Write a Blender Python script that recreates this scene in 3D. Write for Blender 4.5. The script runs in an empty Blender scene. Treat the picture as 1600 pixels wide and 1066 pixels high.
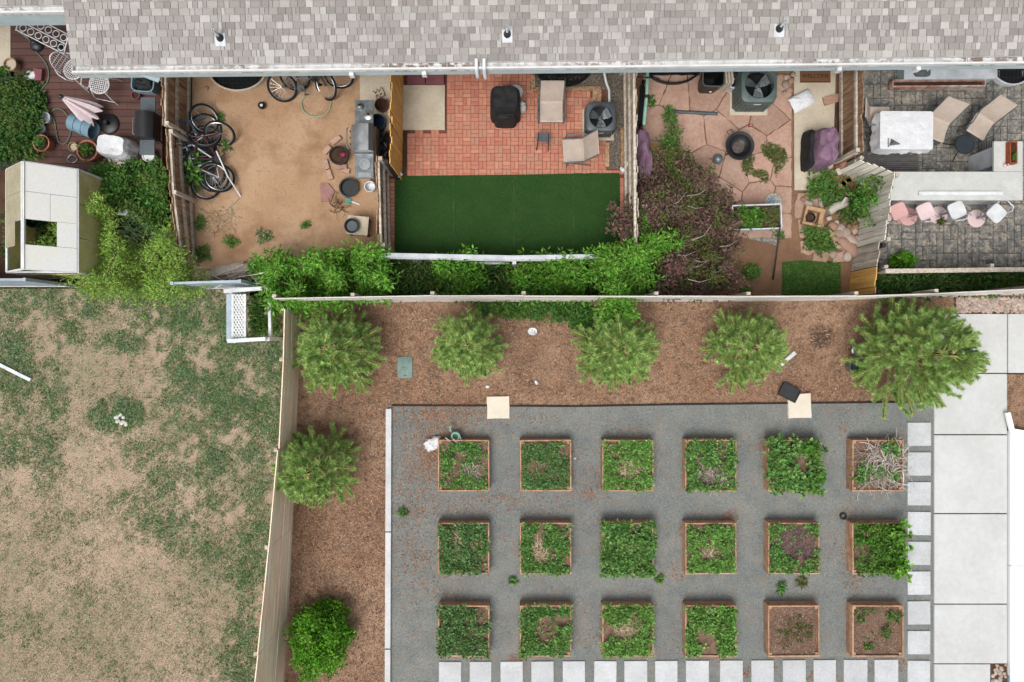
import bpy, math, random
import numpy as np
from mathutils import Vector, Matrix, Euler
from mathutils import noise as mnoise
R = math.radians
SC = bpy.context.scene
COL = SC.collection
# ------------------------------------------------------------------ camera, sky, sun, exposure
CAMH = 16.5            # drone height above the ground (m)
FPX = 1067.0           # focal length in pixels of the 1600 px wide photograph (24 mm equivalent)
cam = bpy.data.cameras.new('camera'); cam.sensor_width = 36.0; cam.lens = FPX / 1600 * 36.0
cam.clip_start = 0.1; cam.clip_end = 2000
camo = bpy.data.objects.new('camera', cam); COL.objects.link(camo)
camo.location = (0, 0, CAMH); camo.rotation_euler = (0, 0, 0); SC.camera = camo
SUN_EL, SUN_AZ = 64, 208
wd = bpy.data.worlds.new('World'); SC.world = wd; wd.use_nodes = True
wn = wd.node_tree.nodes; wl = wd.node_tree.links
for n in list(wn): wn.remove(n)
sky = wn.new('ShaderNodeTexSky'); sky.sky_type = 'NISHITA'; sky.sun_disc = False
sky.sun_elevation = R(SUN_EL); sky.sun_rotation = R(SUN_AZ); sky.dust_density = 6; sky.air_density = 1.0
hs = wn.new('ShaderNodeHueSaturation'); hs.inputs['Saturation'].default_value = 0.30
bg = wn.new('ShaderNodeBackground'); bg.inputs['Strength'].default_value = 0.135
wo = wn.new('ShaderNodeOutputWorld')
wl.new(sky.outputs[0], hs.inputs['Color']); wl.new(hs.outputs[0], bg.inputs['Color']); wl.new(bg.outputs[0], wo.inputs['Surface'])
sl = bpy.data.lights.new('sun', 'SUN'); sl.energy = 1.3; sl.angle = R(34); sl.color = (1.0, 0.985, 0.955)
so = bpy.data.objects.new('sun', sl); COL.objects.link(so); so.location = (0, -10, 40)
_d = Vector((math.sin(R(SUN_AZ)) * math.cos(R(SUN_EL)), math.cos(R(SUN_AZ)) * math.cos(R(SUN_EL)), math.sin(R(SUN_EL))))
so.rotation_euler = _d.to_track_quat('Z', 'Y').to_euler()
SC.view_settings.view_transform = 'Standard'; SC.view_settings.look = 'None'
SC.view_settings.exposure = 0.40; SC.view_settings.gamma = 1.0
SC.render.engine = 'CYCLES'
# ------------------------------------------------------------------ helpers
EXPK = 1.45            # how much brighter a flat surface shows than its base colour under this sky
def W(px, py, z=0.0):
    k = (CAMH - z) / FPX
    return Vector(((px - 800) * k, (533 - py) * k, z))
def M(p): return p / 64.65
def S(r, g, b, k=None):
    k = k or EXPK
    f = lambda c: (c / 255 / 12.92 if c / 255 <= 0.04045 else ((c / 255 + 0.055) / 1.055) ** 2.4)
    return (min(f(r) / k, .85), min(f(g) / k, .85), min(f(b) / k, .85), 1)
ORG = {}
def org(o): return ORG.get(o.name, Vector((0, 0, 0)))
def tag(o, label=None, cat=None, group=None, kind=None):
    if label: o['label'] = label
    if cat: o['category'] = cat
    if group: o['group'] = group
    if kind: o['kind'] = kind
    return o
def thing(name, label, cat, loc=(0, 0, 0), rz=0, group=None):
    o = bpy.data.objects.new(name, None); COL.objects.link(o); o.empty_display_size = .2
    o.location = loc; o.rotation_euler = (0, 0, rz); ORG[o.name] = Vector(loc)
    return tag(o, label, cat, group)
def link(name, me, parent=None, loc=None, rot=None, scale=None):
    o = bpy.data.objects.new(name, me); COL.objects.link(o)
    if parent: o.parent = parent
    if loc is not None: o.location = loc
    if rot is not None: o.rotation_euler = rot
    if scale is not None: o.scale = scale
    ORG[o.name] = org(parent) if parent else Vector((0, 0, 0))
    return o
def inst(name, me, parent, wloc, rot=(0, 0, 0), scale=None):     # world location, parent unrotated
    return link(name, me, parent, Vector(wloc) - org(parent), rot, scale)
class MB:
    def __init__(s): s.V = []; s.F = []
    def add(s, V, F):
        b = len(s.V); s.V += [tuple(v) for v in V]; s.F += [tuple(i + b for i in f) for f in F]; return s
    def box(s, c, d, rz=0, rx=0, ry=0, taper=1.0):
        x, y, z = d[0] / 2, d[1] / 2, d[2] / 2
        v = [Vector((a * x * (taper if e > 0 else 1), b * y * (taper if e > 0 else 1), e * z)) for e in (-1, 1) for a, b in ((-1, -1), (1, -1), (1, 1), (-1, 1))]
        if rz or rx or ry:
            m = Euler((rx, ry, rz)).to_matrix(); v = [m @ q for q in v]
        c = Vector(c); v = [q + c for q in v]
        return s.add(v, [(3, 2, 1, 0), (4, 5, 6, 7), (0, 1, 5, 4), (1, 2, 6, 5), (2, 3, 7, 6), (3, 0, 4, 7)])
    def bar(s, a, b, w, h, up=(0, 0, 1)):
        a = Vector(a); b = Vector(b); d = (b - a).normalized(); u = Vector(up)
        x = d.cross(u)
        if x.length < 1e-4: x = d.cross(Vector((0, 1, 0)))
        x.normalize(); y = x.cross(d)
        v = [p + x * (i * w / 2) + y * (j * h / 2) for p in (a, b) for i, j in ((-1, -1), (1, -1), (1, 1), (-1, 1))]
        return s.add(v, [(0, 1, 2, 3), (7, 6, 5, 4), (1, 0, 4, 5), (2, 1, 5, 6), (3, 2, 6, 7), (0, 3, 7, 4)])
    def prism(s, poly, z0, z1, top_inset=0):
        a = sum(poly[i][0] * poly[(i + 1) % len(poly)][1] - poly[(i + 1) % len(poly)][0] * poly[i][1] for i in range(len(poly)))
        if a < 0: poly = poly[::-1]
        n = len(poly); cx = sum(p[0] for p in poly) / n; cy = sum(p[1] for p in poly) / n
        def ins(p):
            d = Vector((p[0] - cx, p[1] - cy)); l = d.length
            k = max(.2, 1 - top_inset / l) if l > 0 else 1
            return (cx + d.x * k, cy + d.y * k)
        V = [(p[0], p[1], z0) for p in poly] + [(*ins(p), z1) for p in poly]
        F = [tuple(range(n - 1, -1, -1)), tuple(range(n, 2 * n))] + [(i, (i + 1) % n, n + (i + 1) % n, n + i) for i in range(n)]
        return s.add(V, F)
    def tube(s, pts, r, n=6, closed=False, r1=None):
        pts = [Vector(p) for p in pts]; m = len(pts); V = []; F = []; px = None
        for i, p in enumerate(pts):
            if closed: t = pts[(i + 1) % m] - pts[i - 1]
            else: t = pts[min(i + 1, m - 1)] - pts[max(i - 1, 0)]
            if t.length < 1e-9: t = Vector((0, 0, 1))
            t.normalize()
            x = (px - t * px.dot(t)) if px is not None else t.orthogonal()
            if x.length < 1e-6: x = t.orthogonal()
            x.normalize(); px = x; y = t.cross(x)
            rr = r if r1 is None else r + (r1 - r) * i / max(1, m - 1)
            V += [p + (x * math.cos(2 * math.pi * k / n) + y * math.sin(2 * math.pi * k / n)) * rr for k in range(n)]
        for i in range(m if closed else m - 1):
            j = (i + 1) % m
            F += [(i * n + k, i * n + (k + 1) % n, j * n + (k + 1) % n, j * n + k) for k in range(n)]
        if not closed: F += [tuple(range(n - 1, -1, -1)), tuple(range((m - 1) * n, m * n))]
        return s.add(V, F)
    def lathe(s, c, prof, n=20, axis=None, cap=True):
        c = Vector(c); V = []; F = []; m = len(prof)
        q = Vector(axis).to_track_quat('Z', 'Y') if axis else None
        for r, z in prof:
            for k in range(n):
                v = Vector((r * math.cos(2 * math.pi * k / n), r * math.sin(2 * math.pi * k / n), z))
                V.append((q @ v if q else v) + c)
        for i in range(m - 1):
            F += [(i * n + k, i * n + (k + 1) % n, (i + 1) * n + (k + 1) % n, (i + 1) * n + k) for k in range(n)]
        if cap: F += [tuple(range(n - 1, -1, -1)), tuple(range((m - 1) * n, m * n))]
        return s.add(V, F)
    def rings(s, rs, cap=True):
        n = len(rs[0]); V = [p for r in rs for p in r]; F = []
        for i in range(len(rs) - 1):
            F += [(i * n + k, i * n + (k + 1) % n, (i + 1) * n + (k + 1) % n, (i + 1) * n + k) for k in range(n)]
        if cap: F += [tuple(range(n - 1, -1, -1)), tuple(range((len(rs) - 1) * n, len(rs) * n))]
        return s.add(V, F)
    def mesh(s, name, mat, smooth=False, off=None):
        me = bpy.data.meshes.new(name); V = s.V
        if off is not None: V = [(v[0] - off[0], v[1] - off[1], v[2] - off[2]) for v in V]
        me.from_pydata(V, [], s.F); me.materials.append(mat)
        if smooth:
            me.polygons.foreach_set('use_smooth', [True] * len(me.polygons))
            try: me.set_sharp_from_angle(angle=R(40))
            except Exception: pass
        me.update(); return me
    def build(s, name, mat, parent=None, smooth=False, world=False):
        return link(name, s.mesh(name, mat, smooth, org(parent) if (world and parent) else None), parent)
def npmesh(name, V, F, mat):
    me = bpy.data.meshes.new(name); me.from_pydata(np.asarray(V, float).reshape(-1, 3), [], np.asarray(F)); me.materials.append(mat); me.update(); return me
# ------------------------------------------------------------------ materials
def ramp(nt, fac, stops):
    r = nt.nodes.new('ShaderNodeValToRGB'); e = r.color_ramp.elements
    e[0].position, e[0].color = stops[0]; e[1].position, e[1].color = stops[1]
    for p, c in stops[2:]:
        k = e.new(p); k.color = c
    nt.links.new(fac, r.inputs[0]); return r.outputs[0]
def nz(nt, vec, scale, detail=5, rough=.6, kind='noise'):
    if kind == 'noise':
        n = nt.nodes.new('ShaderNodeTexNoise'); n.inputs['Detail'].default_value = detail; n.inputs['Roughness'].default_value = rough
    else:
        n = nt.nodes.new('ShaderNodeTexVoronoi')
    n.inputs['Scale'].default_value = scale; nt.links.new(vec, n.inputs['Vector']); return n
def mixc(nt, fac, a, b, mode='MIX'):
    m = nt.nodes.new('ShaderNodeMix'); m.data_type = 'RGBA'; m.blend_type = mode
    for sock, v in ((0, fac), (6, a), (7, b)):
        if isinstance(v, (int, float)): m.inputs[sock].default_value = v
        elif isinstance(v, tuple): m.inputs[sock].default_value = v
        else: nt.links.new(v, m.inputs[sock])
    return m.outputs[2]
def mth(nt, op, a, b=0.0):
    m = nt.nodes.new('ShaderNodeMath'); m.operation = op
    for i, v in enumerate((a, b)):
        if isinstance(v, (int, float)): m.inputs[i].default_value = v
        else: nt.links.new(v, m.inputs[i])
    return m.outputs[0]
def rand01(nt, mul=1.0):
    oi = nt.nodes.new('ShaderNodeObjectInfo'); g = nt.nodes.new('ShaderNodeNewGeometry')
    v = mth(nt, 'ADD', oi.outputs['Random'], g.outputs['Random Per Island'])
    return mth(nt, 'FRACT', mth(nt, 'MULTIPLY', v, mul))
def pm(name, c1, c2=None, scale=5, rough=.8, bump=0.0, bscale=40, rnd=0.0, pal=None, spec=.3, metal=0, stretch=(1, 1, 1), trans=0, local=False, fine=.12, leafvar=False, bdist=.02):
    m = bpy.data.materials.new(name); m.use_nodes = True; nt = m.node_tree
    b = nt.nodes['Principled BSDF']; out = nt.nodes['Material Output']
    b.inputs['Roughness'].default_value = rough; b.inputs['Metallic'].default_value = metal; b.inputs['Specular IOR Level'].default_value = spec
    if local:
        tc = nt.nodes.new('ShaderNodeTexCoord'); oi = nt.nodes.new('ShaderNodeObjectInfo')
        va = nt.nodes.new('ShaderNodeVectorMath'); va.operation = 'ADD'
        cx = nt.nodes.new('ShaderNodeCombineXYZ'); k = mth(nt, 'MULTIPLY', oi.outputs['Random'], 37.0)
        for i in range(3): nt.links.new(k, cx.inputs[i])
        nt.links.new(tc.outputs['Object'], va.inputs[0]); nt.links.new(cx.outputs[0], va.inputs[1]); vec = va.outputs[0]
    else:
        vec = nt.nodes.new('ShaderNodeNewGeometry').outputs['Position']
    if stretch != (1, 1, 1):
        mp = nt.nodes.new('ShaderNodeMapping'); mp.inputs['Scale'].default_value = stretch; nt.links.new(vec, mp.inputs['Vector']); vec = mp.outputs[0]
    c2 = c2 or tuple(x * .78 for x in c1[:3]) + (1,)
    n1 = nz(nt, vec, scale)
    if pal:
        base = ramp(nt, rand01(nt), [(i / max(1, len(pal) - 1), c) for i, c in enumerate(pal)])
        base = mixc(nt, mth(nt, 'MULTIPLY', n1.outputs[0], .45), base, c2)
    else:
        base = ramp(nt, n1.outputs[0], [(.36, c1), (.66, c2)])
    if leafvar:
        n4 = nz(nt, vec, 2.6, 3); n5 = nz(nt, vec, 13, 2)
        base = mixc(nt, ramp(nt, n4.outputs[0], [(.40, (0, 0, 0, 1)), (.66, (.55, .55, .55, 1))]), base, mixc(nt, .65, base, (.20, .22, .06, 1)))
        g2 = ramp(nt, n5.outputs[0], [(.34, (.62, .64, .62, 1)), (.66, (1.28, 1.26, 1.2, 1))]); base = mixc(nt, 1.0, base, g2, 'MULTIPLY')
    if fine:
        n2 = nz(nt, vec, scale * 9, 3)
        g = ramp(nt, n2.outputs[0], [(.3, (1 - fine * 2,) * 3 + (1,)), (.7, (1 + fine, 1 + fine, 1 + fine, 1))])
        base = mixc(nt, 1.0, base, g, 'MULTIPLY')
    if rnd:
        h = nt.nodes.new('ShaderNodeHueSaturation'); r = rand01(nt, 7.31)
        nt.links.new(mth(nt, 'ADD', mth(nt, 'MULTIPLY', r, 2 * rnd), 1 - rnd), h.inputs['Value'])
        r2 = rand01(nt, 3.77); nt.links.new(mth(nt, 'ADD', mth(nt, 'MULTIPLY', r2, .05 * rnd), .5 - .025 * rnd), h.inputs['Hue'])
        nt.links.new(base, h.inputs['Color']); base = h.outputs[0]
    nt.links.new(base, b.inputs['Base Color'])
    if bump:
        bn = nt.nodes.new('ShaderNodeBump'); bn.inputs['Strength'].default_value = bump; bn.inputs['Distance'].default_value = .02
        n3 = nz(nt, vec, bscale, 4); bn.inputs['Distance'].default_value = bdist; nt.links.new(n3.outputs[0], bn.inputs['Height']); nt.links.new(bn.outputs[0], b.inputs['Normal'])
    if trans:
        t = nt.nodes.new('ShaderNodeBsdfTranslucent'); nt.links.new(base, t.inputs['Color'])
        mx = nt.nodes.new('ShaderNodeMixShader'); mx.inputs[0].default_value = trans
        nt.links.new(b.outputs[0], mx.inputs[1]); nt.links.new(t.outputs[0], mx.inputs[2]); nt.links.new(mx.outputs[0], out.inputs['Surface'])
    return m
def groundmat(name, layers, bump=.4, bscale=60, rough=.95):
    # layers: (scale, detail, lo, hi, colour, strength, kind); the first is the plain base
    m = bpy.data.materials.new(name); m.use_nodes = True; nt = m.node_tree; b = nt.nodes['Principled BSDF']
    b.inputs['Roughness'].default_value = rough; b.inputs['Specular IOR Level'].default_value = .2
    vec = nt.nodes.new('ShaderNodeNewGeometry').outputs['Position']; base = layers[0]
    off = 0
    for (sc, de, lo, hi, c, st, kind) in layers[1:]:
        mp = nt.nodes.new('ShaderNodeMapping'); off += 7.3; mp.inputs['Location'].default_value = (off, -off, off * .3); nt.links.new(vec, mp.inputs['Vector'])
        n = nz(nt, mp.outputs[0], sc, de, .62, kind); src = n.outputs[0]
        if kind == 'cells':
            n = nz(nt, mp.outputs[0], sc, kind='v'); sp = nt.nodes.new('ShaderNodeSeparateColor'); nt.links.new(n.outputs['Color'], sp.inputs[0]); src = sp.outputs[0]
        f = ramp(nt, src, [(lo, (0, 0, 0, 1)), (hi, (st, st, st, 1))])
        base = mixc(nt, f, base, c)
    nt.links.new(base, b.inputs['Base Color'])
    bn = nt.nodes.new('ShaderNodeBump'); bn.inputs['Strength'].default_value = bump; bn.inputs['Distance'].default_value = .03
    n3 = nz(nt, vec, bscale, 6, .7); nt.links.new(n3.outputs[0], bn.inputs['Height']); nt.links.new(bn.outputs[0], b.inputs['Normal'])
    return m
# ------------------------------------------------------------------ foliage
def unit(a): return a / np.maximum(1e-9, np.linalg.norm(a, axis=1, keepdims=True))
def leafquads(P, D, L, Wd, rng, flop=.5, droop=.15, mid=.5):
    n = len(P); D = unit(D); up = np.tile([0, 0, 1.0], (n, 1)) + rng.normal(0, flop, (n, 3))
    s = unit(np.cross(D, up)); nr = np.cross(s, D); L = L[:, None]; Wd = Wd[:, None]
    V = np.empty((n, 4, 3)); V[:, 0] = P; V[:, 1] = P + D * L * mid + s * Wd / 2 + nr * L * .08
    V[:, 2] = P + D * L - nr * L * droop; V[:, 3] = P + D * L * mid - s * Wd / 2 + nr * L * .08
    return V.reshape(-1, 3), np.arange(n * 4).reshape(n, 4)
def needles(P, D, L, w, rng):
    n = len(P); D = unit(D); s = unit(np.cross(D, rng.normal(0, .55, (n, 3)) + [0, 0, 1])); L = L[:, None]
    V = np.empty((n, 3, 3)); V[:, 0] = P + s * w / 2; V[:, 1] = P - s * w / 2; V[:, 2] = P + D * L
    return V.reshape(-1, 3), np.arange(n * 3).reshape(n, 3)
def inpoly(x, y, poly):
    r = np.zeros(len(x), bool); n = len(poly)
    for i in range(n):
        (x0, y0), (x1, y1) = poly[i], poly[(i + 1) % n]
        c = ((y0 > y) != (y1 > y)); r ^= c & (x < (x1 - x0) * (y - y0) / ((y1 - y0) or 1e-9) + x0)
    return r
def sample(poly, n, rng):
    a = np.array(poly, float); lo, hi = a.min(0), a.max(0); out = np.zeros((0, 2))
    while len(out) < n:
        p = rng.uniform(lo, hi, (n * 2, 2)); out = np.vstack([out, p[inpoly(p[:, 0], p[:, 1], poly)]])
    return out[:n]
def px2w(P, z):                     # Nx2 photo pixels + heights -> Nx3
    k = (CAMH - z) / FPX
    return np.stack([(P[:, 0] - 800) * k, (533 - P[:, 1]) * k, z], 1)
def vnoise(P, scale, seed=0):
    return np.array([mnoise.noise(Vector((p[0] * scale + seed * 13.7, p[1] * scale - seed * 5.1, seed * 2.3))) for p in P])
def clumps(C, rad, per, L, w, rng, upb=.5, flop=.5, droop=.2, mid=.5):
    n = len(C); rad = np.broadcast_to(rad, (n,)); d = rng.normal(0, 1, (n * per, 3)); d[:, 2] = np.abs(d[:, 2]) * 1.0 + upb * .4
    d = unit(d); c = np.repeat(C, per, 0); r = np.repeat(rad, per)[:, None]
    P = c + d * r * rng.uniform(.15, 1, (n * per, 1)) * np.array([1, 1, .75])
    D = d * np.array([1, 1, .6]) + rng.normal(0, .35, (n * per, 3))
    l = L * rng.uniform(.6, 1.25, n * per)
    return leafquads(P, D, l, w / L * l, rng, flop, droop, mid)
def join(parts):
    Vs = []; Fs = []; o = 0
    for V, F in parts: Vs.append(V); Fs.append(F + o); o += len(V)
    return np.vstack(Vs), np.vstack(Fs)
rnd = random.Random(7)
def clipconvex(poly, p, nrm):       # keep side where (q-p).n <= 0
    out = []
    for i in range(len(poly)):
        a, b = poly[i], poly[(i + 1) % len(poly)]
        da = (a[0] - p[0]) * nrm[0] + (a[1] - p[1]) * nrm[1]; db = (b[0] - p[0]) * nrm[0] + (b[1] - p[1]) * nrm[1]
        if da <= 0: out.append(a)
        if (da < 0 < db) or (db < 0 < da):
            t = da / (da - db); out.append((a[0] + (b[0] - a[0]) * t, a[1] + (b[1] - a[1]) * t))
    return out
def voronoi(seeds, bound, gap):
    cells = []
    for i, s in enumerate(seeds):
        c = list(bound)
        for j, q in enumerate(seeds):
            if j == i or not c: continue
            d = Vector((q[0] - s[0], q[1] - s[1])); l = d.length; d /= l
            c = clipconvex(c, (s[0] + d.x * (l / 2 - gap), s[1] + d.y * (l / 2 - gap)), d)
        cells.append(c)
    return cells
def roughen(poly, step, amp, rg):
    out = []
    for i in range(len(poly)):
        a, b = Vector(poly[i]), Vector(poly[(i + 1) % len(poly)]); n = max(1, int((b - a).length / step))
        for k in range(n):
            p = a.lerp(b, k / n); q = .25 if k == 0 else 1
            out.append((p.x + rg.uniform(-amp, amp) * q, p.y + rg.uniform(-amp, amp) * q))
    return out
def rockmesh(name, mat, seed, sub=2, flat=.6, amp=.25):
    import bmesh
    bm = bmesh.new(); bmesh.ops.create_icosphere(bm, subdivisions=sub, radius=1.0)
    for v in bm.verts:
        k = 1 + amp * mnoise.noise(v.co * 1.1 + Vector((seed * 3.1, seed, 0))) + amp * .4 * mnoise.noise(v.co * 2.7 + Vector((seed, 0, 9)))
        v.co = Vector((v.co.x * k, v.co.y * k, v.co.z * k * flat))
    me = bpy.data.meshes.new(name); bm.to_mesh(me); bm.free(); me.materials.append(mat)
    me.polygons.foreach_set('use_smooth', [True] * len(me.polygons)); return me
def cover(mb, w, d, h, seed=0, n=40, wr=.03, top=.7, shx=0, shy=0, bulge=0.0, pw=4.0):
    # a draped cloth cover: wavy skirt, folded shoulders, sagging top
    rs = []; levels = [(1.05, 0), (1.03, .18), (1.0, .42), (.98, .62), (.95, .8), (.86, .93), (top, .985), (top * .6, 1.0), (top * .25, .985)]
    for li, (k, zf) in enumerate(levels):
        ring = []
        for i in range(n):
            a = 2 * math.pi * i / n; ca, sa = math.cos(a), math.sin(a)
            q = (abs(ca) ** pw + abs(sa) ** pw) ** (-1 / pw)
            f = mnoise.noise(Vector((ca * 3 + seed, sa * 3, zf * 1.1))) * .6 + math.sin(a * 9 + seed + zf * 2) * .4 * (1 - zf)
            kk = k * (1 + wr * 2.2 * f + bulge * math.sin(zf * math.pi))
            z = h * zf + (mnoise.noise(Vector((ca * k * 2 + seed, sa * k * 2, 5))) * h * wr * 2.2 if zf > .7 else 0)
            ring.append((ca * q * kk * w / 2 + shx * zf, sa * q * kk * d / 2 + shy * zf, max(z, .004)))
        rs.append(ring)
    return mb.rings(rs)
# ------------------------------------------------------------------ shared materials
m_white = pm('white_paint', S(240, 242, 243), S(215, 218, 220), 4, .5, fine=.03)
m_whitedull = pm('white_vinyl', S(228, 232, 236), S(196, 202, 208), 3, .5, fine=.05)
m_blue_trim = pm('pale_blue_siding', S(205, 220, 224), S(188, 206, 212), 3, .6, fine=.04)
m_shingle = pm('asphalt_shingle', S(180, 174, 168), S(150, 143, 138), 9, .95, pal=[S(154, 148, 143), S(174, 169, 164), S(216, 213, 207), S(178, 173, 168), S(165, 160, 156), S(203, 200, 194), S(170, 165, 160), S(150, 145, 141)], fine=.1, bump=.3, bscale=150)
m_roofbase = pm('roof_underlay', S(125, 118, 114), S(105, 100, 97), 8, .95)
m_dark = pm('black_metal', S(34, 36, 38), S(22, 23, 25), 6, .45, fine=.1, spec=.5)
m_blackfab = pm('black_cover_cloth', S(42, 43, 45), S(30, 31, 33), 6, .75, fine=.08, spec=.3, bump=.6, bscale=9, bdist=.04)
m_cloth = pm('white_cloth', S(240, 241, 243), S(224, 226, 230), 4, .9, fine=.03, bump=.7, bscale=8, bdist=.05)
m_blackpl = pm('black_plastic', S(24, 25, 27), S(16, 17, 18), 6, .4, spec=.5)
m_rubber = pm('tyre_rubber', S(30, 30, 32), S(22, 22, 23), 20, .8)
m_grey = pm('grey_metal', S(112, 118, 120), S(90, 96, 98), 5, .5, spec=.5)
m_acgrey = pm('air_conditioner_paint', S(92, 102, 108), S(72, 82, 88), 4, .5, spec=.5)
m_acgreen = pm('air_conditioner_green', S(100, 118, 114), S(80, 96, 93), 4, .5, spec=.5)
m_steel = pm('stainless_steel', S(205, 207, 208), S(170, 173, 175), 5, .28, metal=.75, fine=.05)
m_steeld = pm('galvanised_steel', S(150, 158, 162), S(118, 128, 132), 7, .4, metal=.5)
m_terra = pm('terracotta', S(196, 134, 108), S(170, 110, 88), 7, .9)
m_soil = pm('potting_soil', S(92, 66, 50), S(64, 46, 36), 14, 1, bump=.6, bscale=70, fine=.3)
m_concrete = pm('tan_concrete', S(216, 204, 182), S(198, 185, 164), 2.2, .9, fine=.06, bump=.1, bscale=120)
m_concw = pm('pale_concrete', S(217, 219, 218), S(208, 209, 207), 1.0, .85, fine=.035, bump=.08, bscale=140, rnd=.02)
m_paver = pm('pale_concrete_paver', S(214, 217, 219), S(198, 200, 201), 1.9, .85, fine=.06, bump=.1, bscale=120, rnd=.07)
m_kerb = pm('white_concrete_kerb', S(228, 229, 229), S(205, 206, 206), 2, .85, fine=.05)
m_brick = pm('red_clay_paver', S(176, 90, 70), S(196, 140, 116), 7, .85, pal=[S(212, 144, 118), S(200, 122, 102), S(222, 160, 130), S(194, 116, 98), S(208, 138, 114), S(192, 144, 120), S(214, 140, 116)], fine=.08, bump=.2, bscale=120)
m_joint = pm('brick_joint_sand', S(142, 86, 70), S(116, 72, 58), 20, 1)
m_flag = pm('red_sandstone_flag', S(196, 164, 146), S(184, 146, 128), 1.6, .9, fine=.10, bump=.2, bscale=60, rnd=.17)
m_slatej = pm('dark_paving_joint', S(104, 100, 95), S(84, 81, 77), 12, .95)
m_deck = pm('brown_deck_board', S(106, 74, 66), S(92, 64, 58), 3, .75, local=True, stretch=(.15, 3, 1), fine=.08, rnd=.10)
m_oldwood = pm('weathered_grey_wood', S(204, 194, 180, 1.1), S(160, 146, 130, 1.1), 5, .95, stretch=(3, 3, .35), local=True, rnd=.16, fine=.15)
m_brownwood = pm('brown_weathered_picket', S(176, 146, 116, 1.0), S(126, 94, 70, 1.0), 5, .95, stretch=(3, 3, .35), local=True, rnd=.22, fine=.18)
m_amber = pm('amber_stained_wood', S(224, 178, 104, 1.0), S(198, 146, 76, 1.0), 6, .7, stretch=(3, 3, .35), local=True, rnd=.16, fine=.12)
m_plank = pm('bleached_fence_plank', S(244, 224, 204, .92), S(226, 190, 160, .92), 1.6, .9, stretch=(6, .45, 6), rnd=.07, fine=.10)
m_plankg = pm('grey_fence_plank', S(214, 208, 202, 1.1), S(190, 182, 174, 1.1), 1.6, .9, stretch=(.45, 6, 6), rnd=.06, fine=.10)
m_cedar = pm('cedar_bed_board', S(210, 172, 142), S(178, 128, 98), 7, .85, local=True, stretch=(1, 1, 1), rnd=.16, fine=.14)
m_whiterock = pm('white_stone', S(232, 230, 222), S(210, 206, 196), 8, .9)
m_cedarend = pm('cedar_post', S(206, 170, 132), S(186, 146, 108), 14, .85, rnd=.12)
m_rust = pm('rusty_metal', S(186, 98, 56), S(150, 78, 50), 8, .8, fine=.2)
m_peel = pm('peeling_rusty_paint', S(176, 108, 80), S(222, 210, 200), 5, .8, fine=.2)
m_blackrail = pm('dark_rail', S(58, 52, 48), S(44, 40, 38), 8, .8)
m_sling = pm('beige_sling_fabric', S(206, 190, 176), S(194, 178, 164), 5, .85, fine=.05, bump=.15, bscale=300)
m_purple = pm('faded_purple_tarp', S(148, 116, 138), S(120, 92, 112), 4, .8, fine=.06, bump=.8, bscale=9, bdist=.05)
m_pinkw = pm('pale_pink_fabric', S(238, 220, 222), S(222, 198, 204), 5, .85, fine=.04)
m_pink = pm('pink_enamel', S(232, 184, 180), S(222, 170, 168), 4, .45, fine=.03)
m_pinkl = pm('pale_pink_enamel', S(240, 218, 218), S(232, 206, 206), 4, .45, fine=.03)
m_mint = pm('mint_green_plastic', S(172, 214, 192), S(150, 196, 176), 5, .45, fine=.04)
m_bluepl = pm('pale_blue_plastic', S(136, 168, 184), S(118, 150, 168), 5, .5, fine=.06)
m_glass = pm('window_glass', S(40, 52, 60), S(30, 40, 48), 2, .08, spec=.8, fine=0)
m_cream = pm('greenhouse_panel', S(250, 249, 245, 1.0), S(240, 237, 228, 1.0), 2.5, .5, fine=.03, trans=.2)
m_creamy = pm('yellowed_greenhouse_panel', S(216, 206, 156, 1.0), S(196, 186, 130, 1.0), 3, .5, fine=.05, trans=.25)
m_ltgreyc = pm('grey_stone_countertop', S(214, 215, 210), S(200, 202, 197), 3, .6, fine=.05)
m_pebble = pm('gravel_pebble', S(150, 140, 128), S(110, 104, 96), 9, .9, pal=[S(150, 138, 122), S(96, 92, 86), S(186, 178, 166), S(120, 108, 96), S(70, 66, 62), S(204, 196, 186)])
m_cobble = pm('river_cobble', S(196, 178, 164), S(160, 140, 126), 9, .8, pal=[S(206, 186, 172), S(180, 158, 146), S(222, 208, 198), S(164, 148, 138), S(210, 176, 158), S(190, 182, 176)], fine=.1)
m_rock = pm('garden_rock', S(196, 168, 150), S(150, 120, 104), 6, .9, pal=[S(206, 170, 148), S(182, 134, 112), S(214, 200, 186), S(170, 152, 140), S(196, 150, 128), S(160, 110, 92)], bump=.3)
m_bark = pm('bark', S(110, 86, 66), S(80, 62, 48), 12, .95, bump=.4)
m_twig = pm('green_shoot', S(212, 206, 132, 1.1), S(190, 178, 112, 1.1), 9, .8)
def leafm(name, pal, tr=.22, lv=True): return pm(name, pal[0], tuple(x * .8 for x in pal[len(pal) // 2][:3]) + (1,), 3, .6, pal=pal, rnd=.34, fine=0, trans=tr, spec=.25, leafvar=lv)
l_needle = leafm('pine_needle', [S(130, 165, 90, .82), S(152, 184, 102, .82), S(110, 150, 84, .82), S(174, 198, 118, .82), S(140, 174, 94, .82)], .24)
l_bright = leafm('bright_vine_leaf', [S(112, 180, 58, 1.2), S(88, 154, 48, 1.2), S(140, 200, 80, 1.2), S(74, 136, 44, 1.2)], .3)
l_mid = leafm('mid_green_leaf', [S(78, 128, 54, 1.2), S(100, 152, 66, 1.2), S(62, 108, 48, 1.2), S(122, 172, 84, 1.2)], .25)
l_clover = leafm('clover_leaf', [S(98, 132, 86, 1.15), S(120, 152, 106, 1.15), S(80, 114, 72, 1.15), S(152, 178, 138, 1.15), S(106, 138, 86, 1.15)], .2)
l_straw2 = leafm('light_green_leaf', [S(108, 158, 74, .95), S(134, 182, 94, .95), S(88, 136, 62, .95), S(164, 204, 122, .95)], .25)
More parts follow.
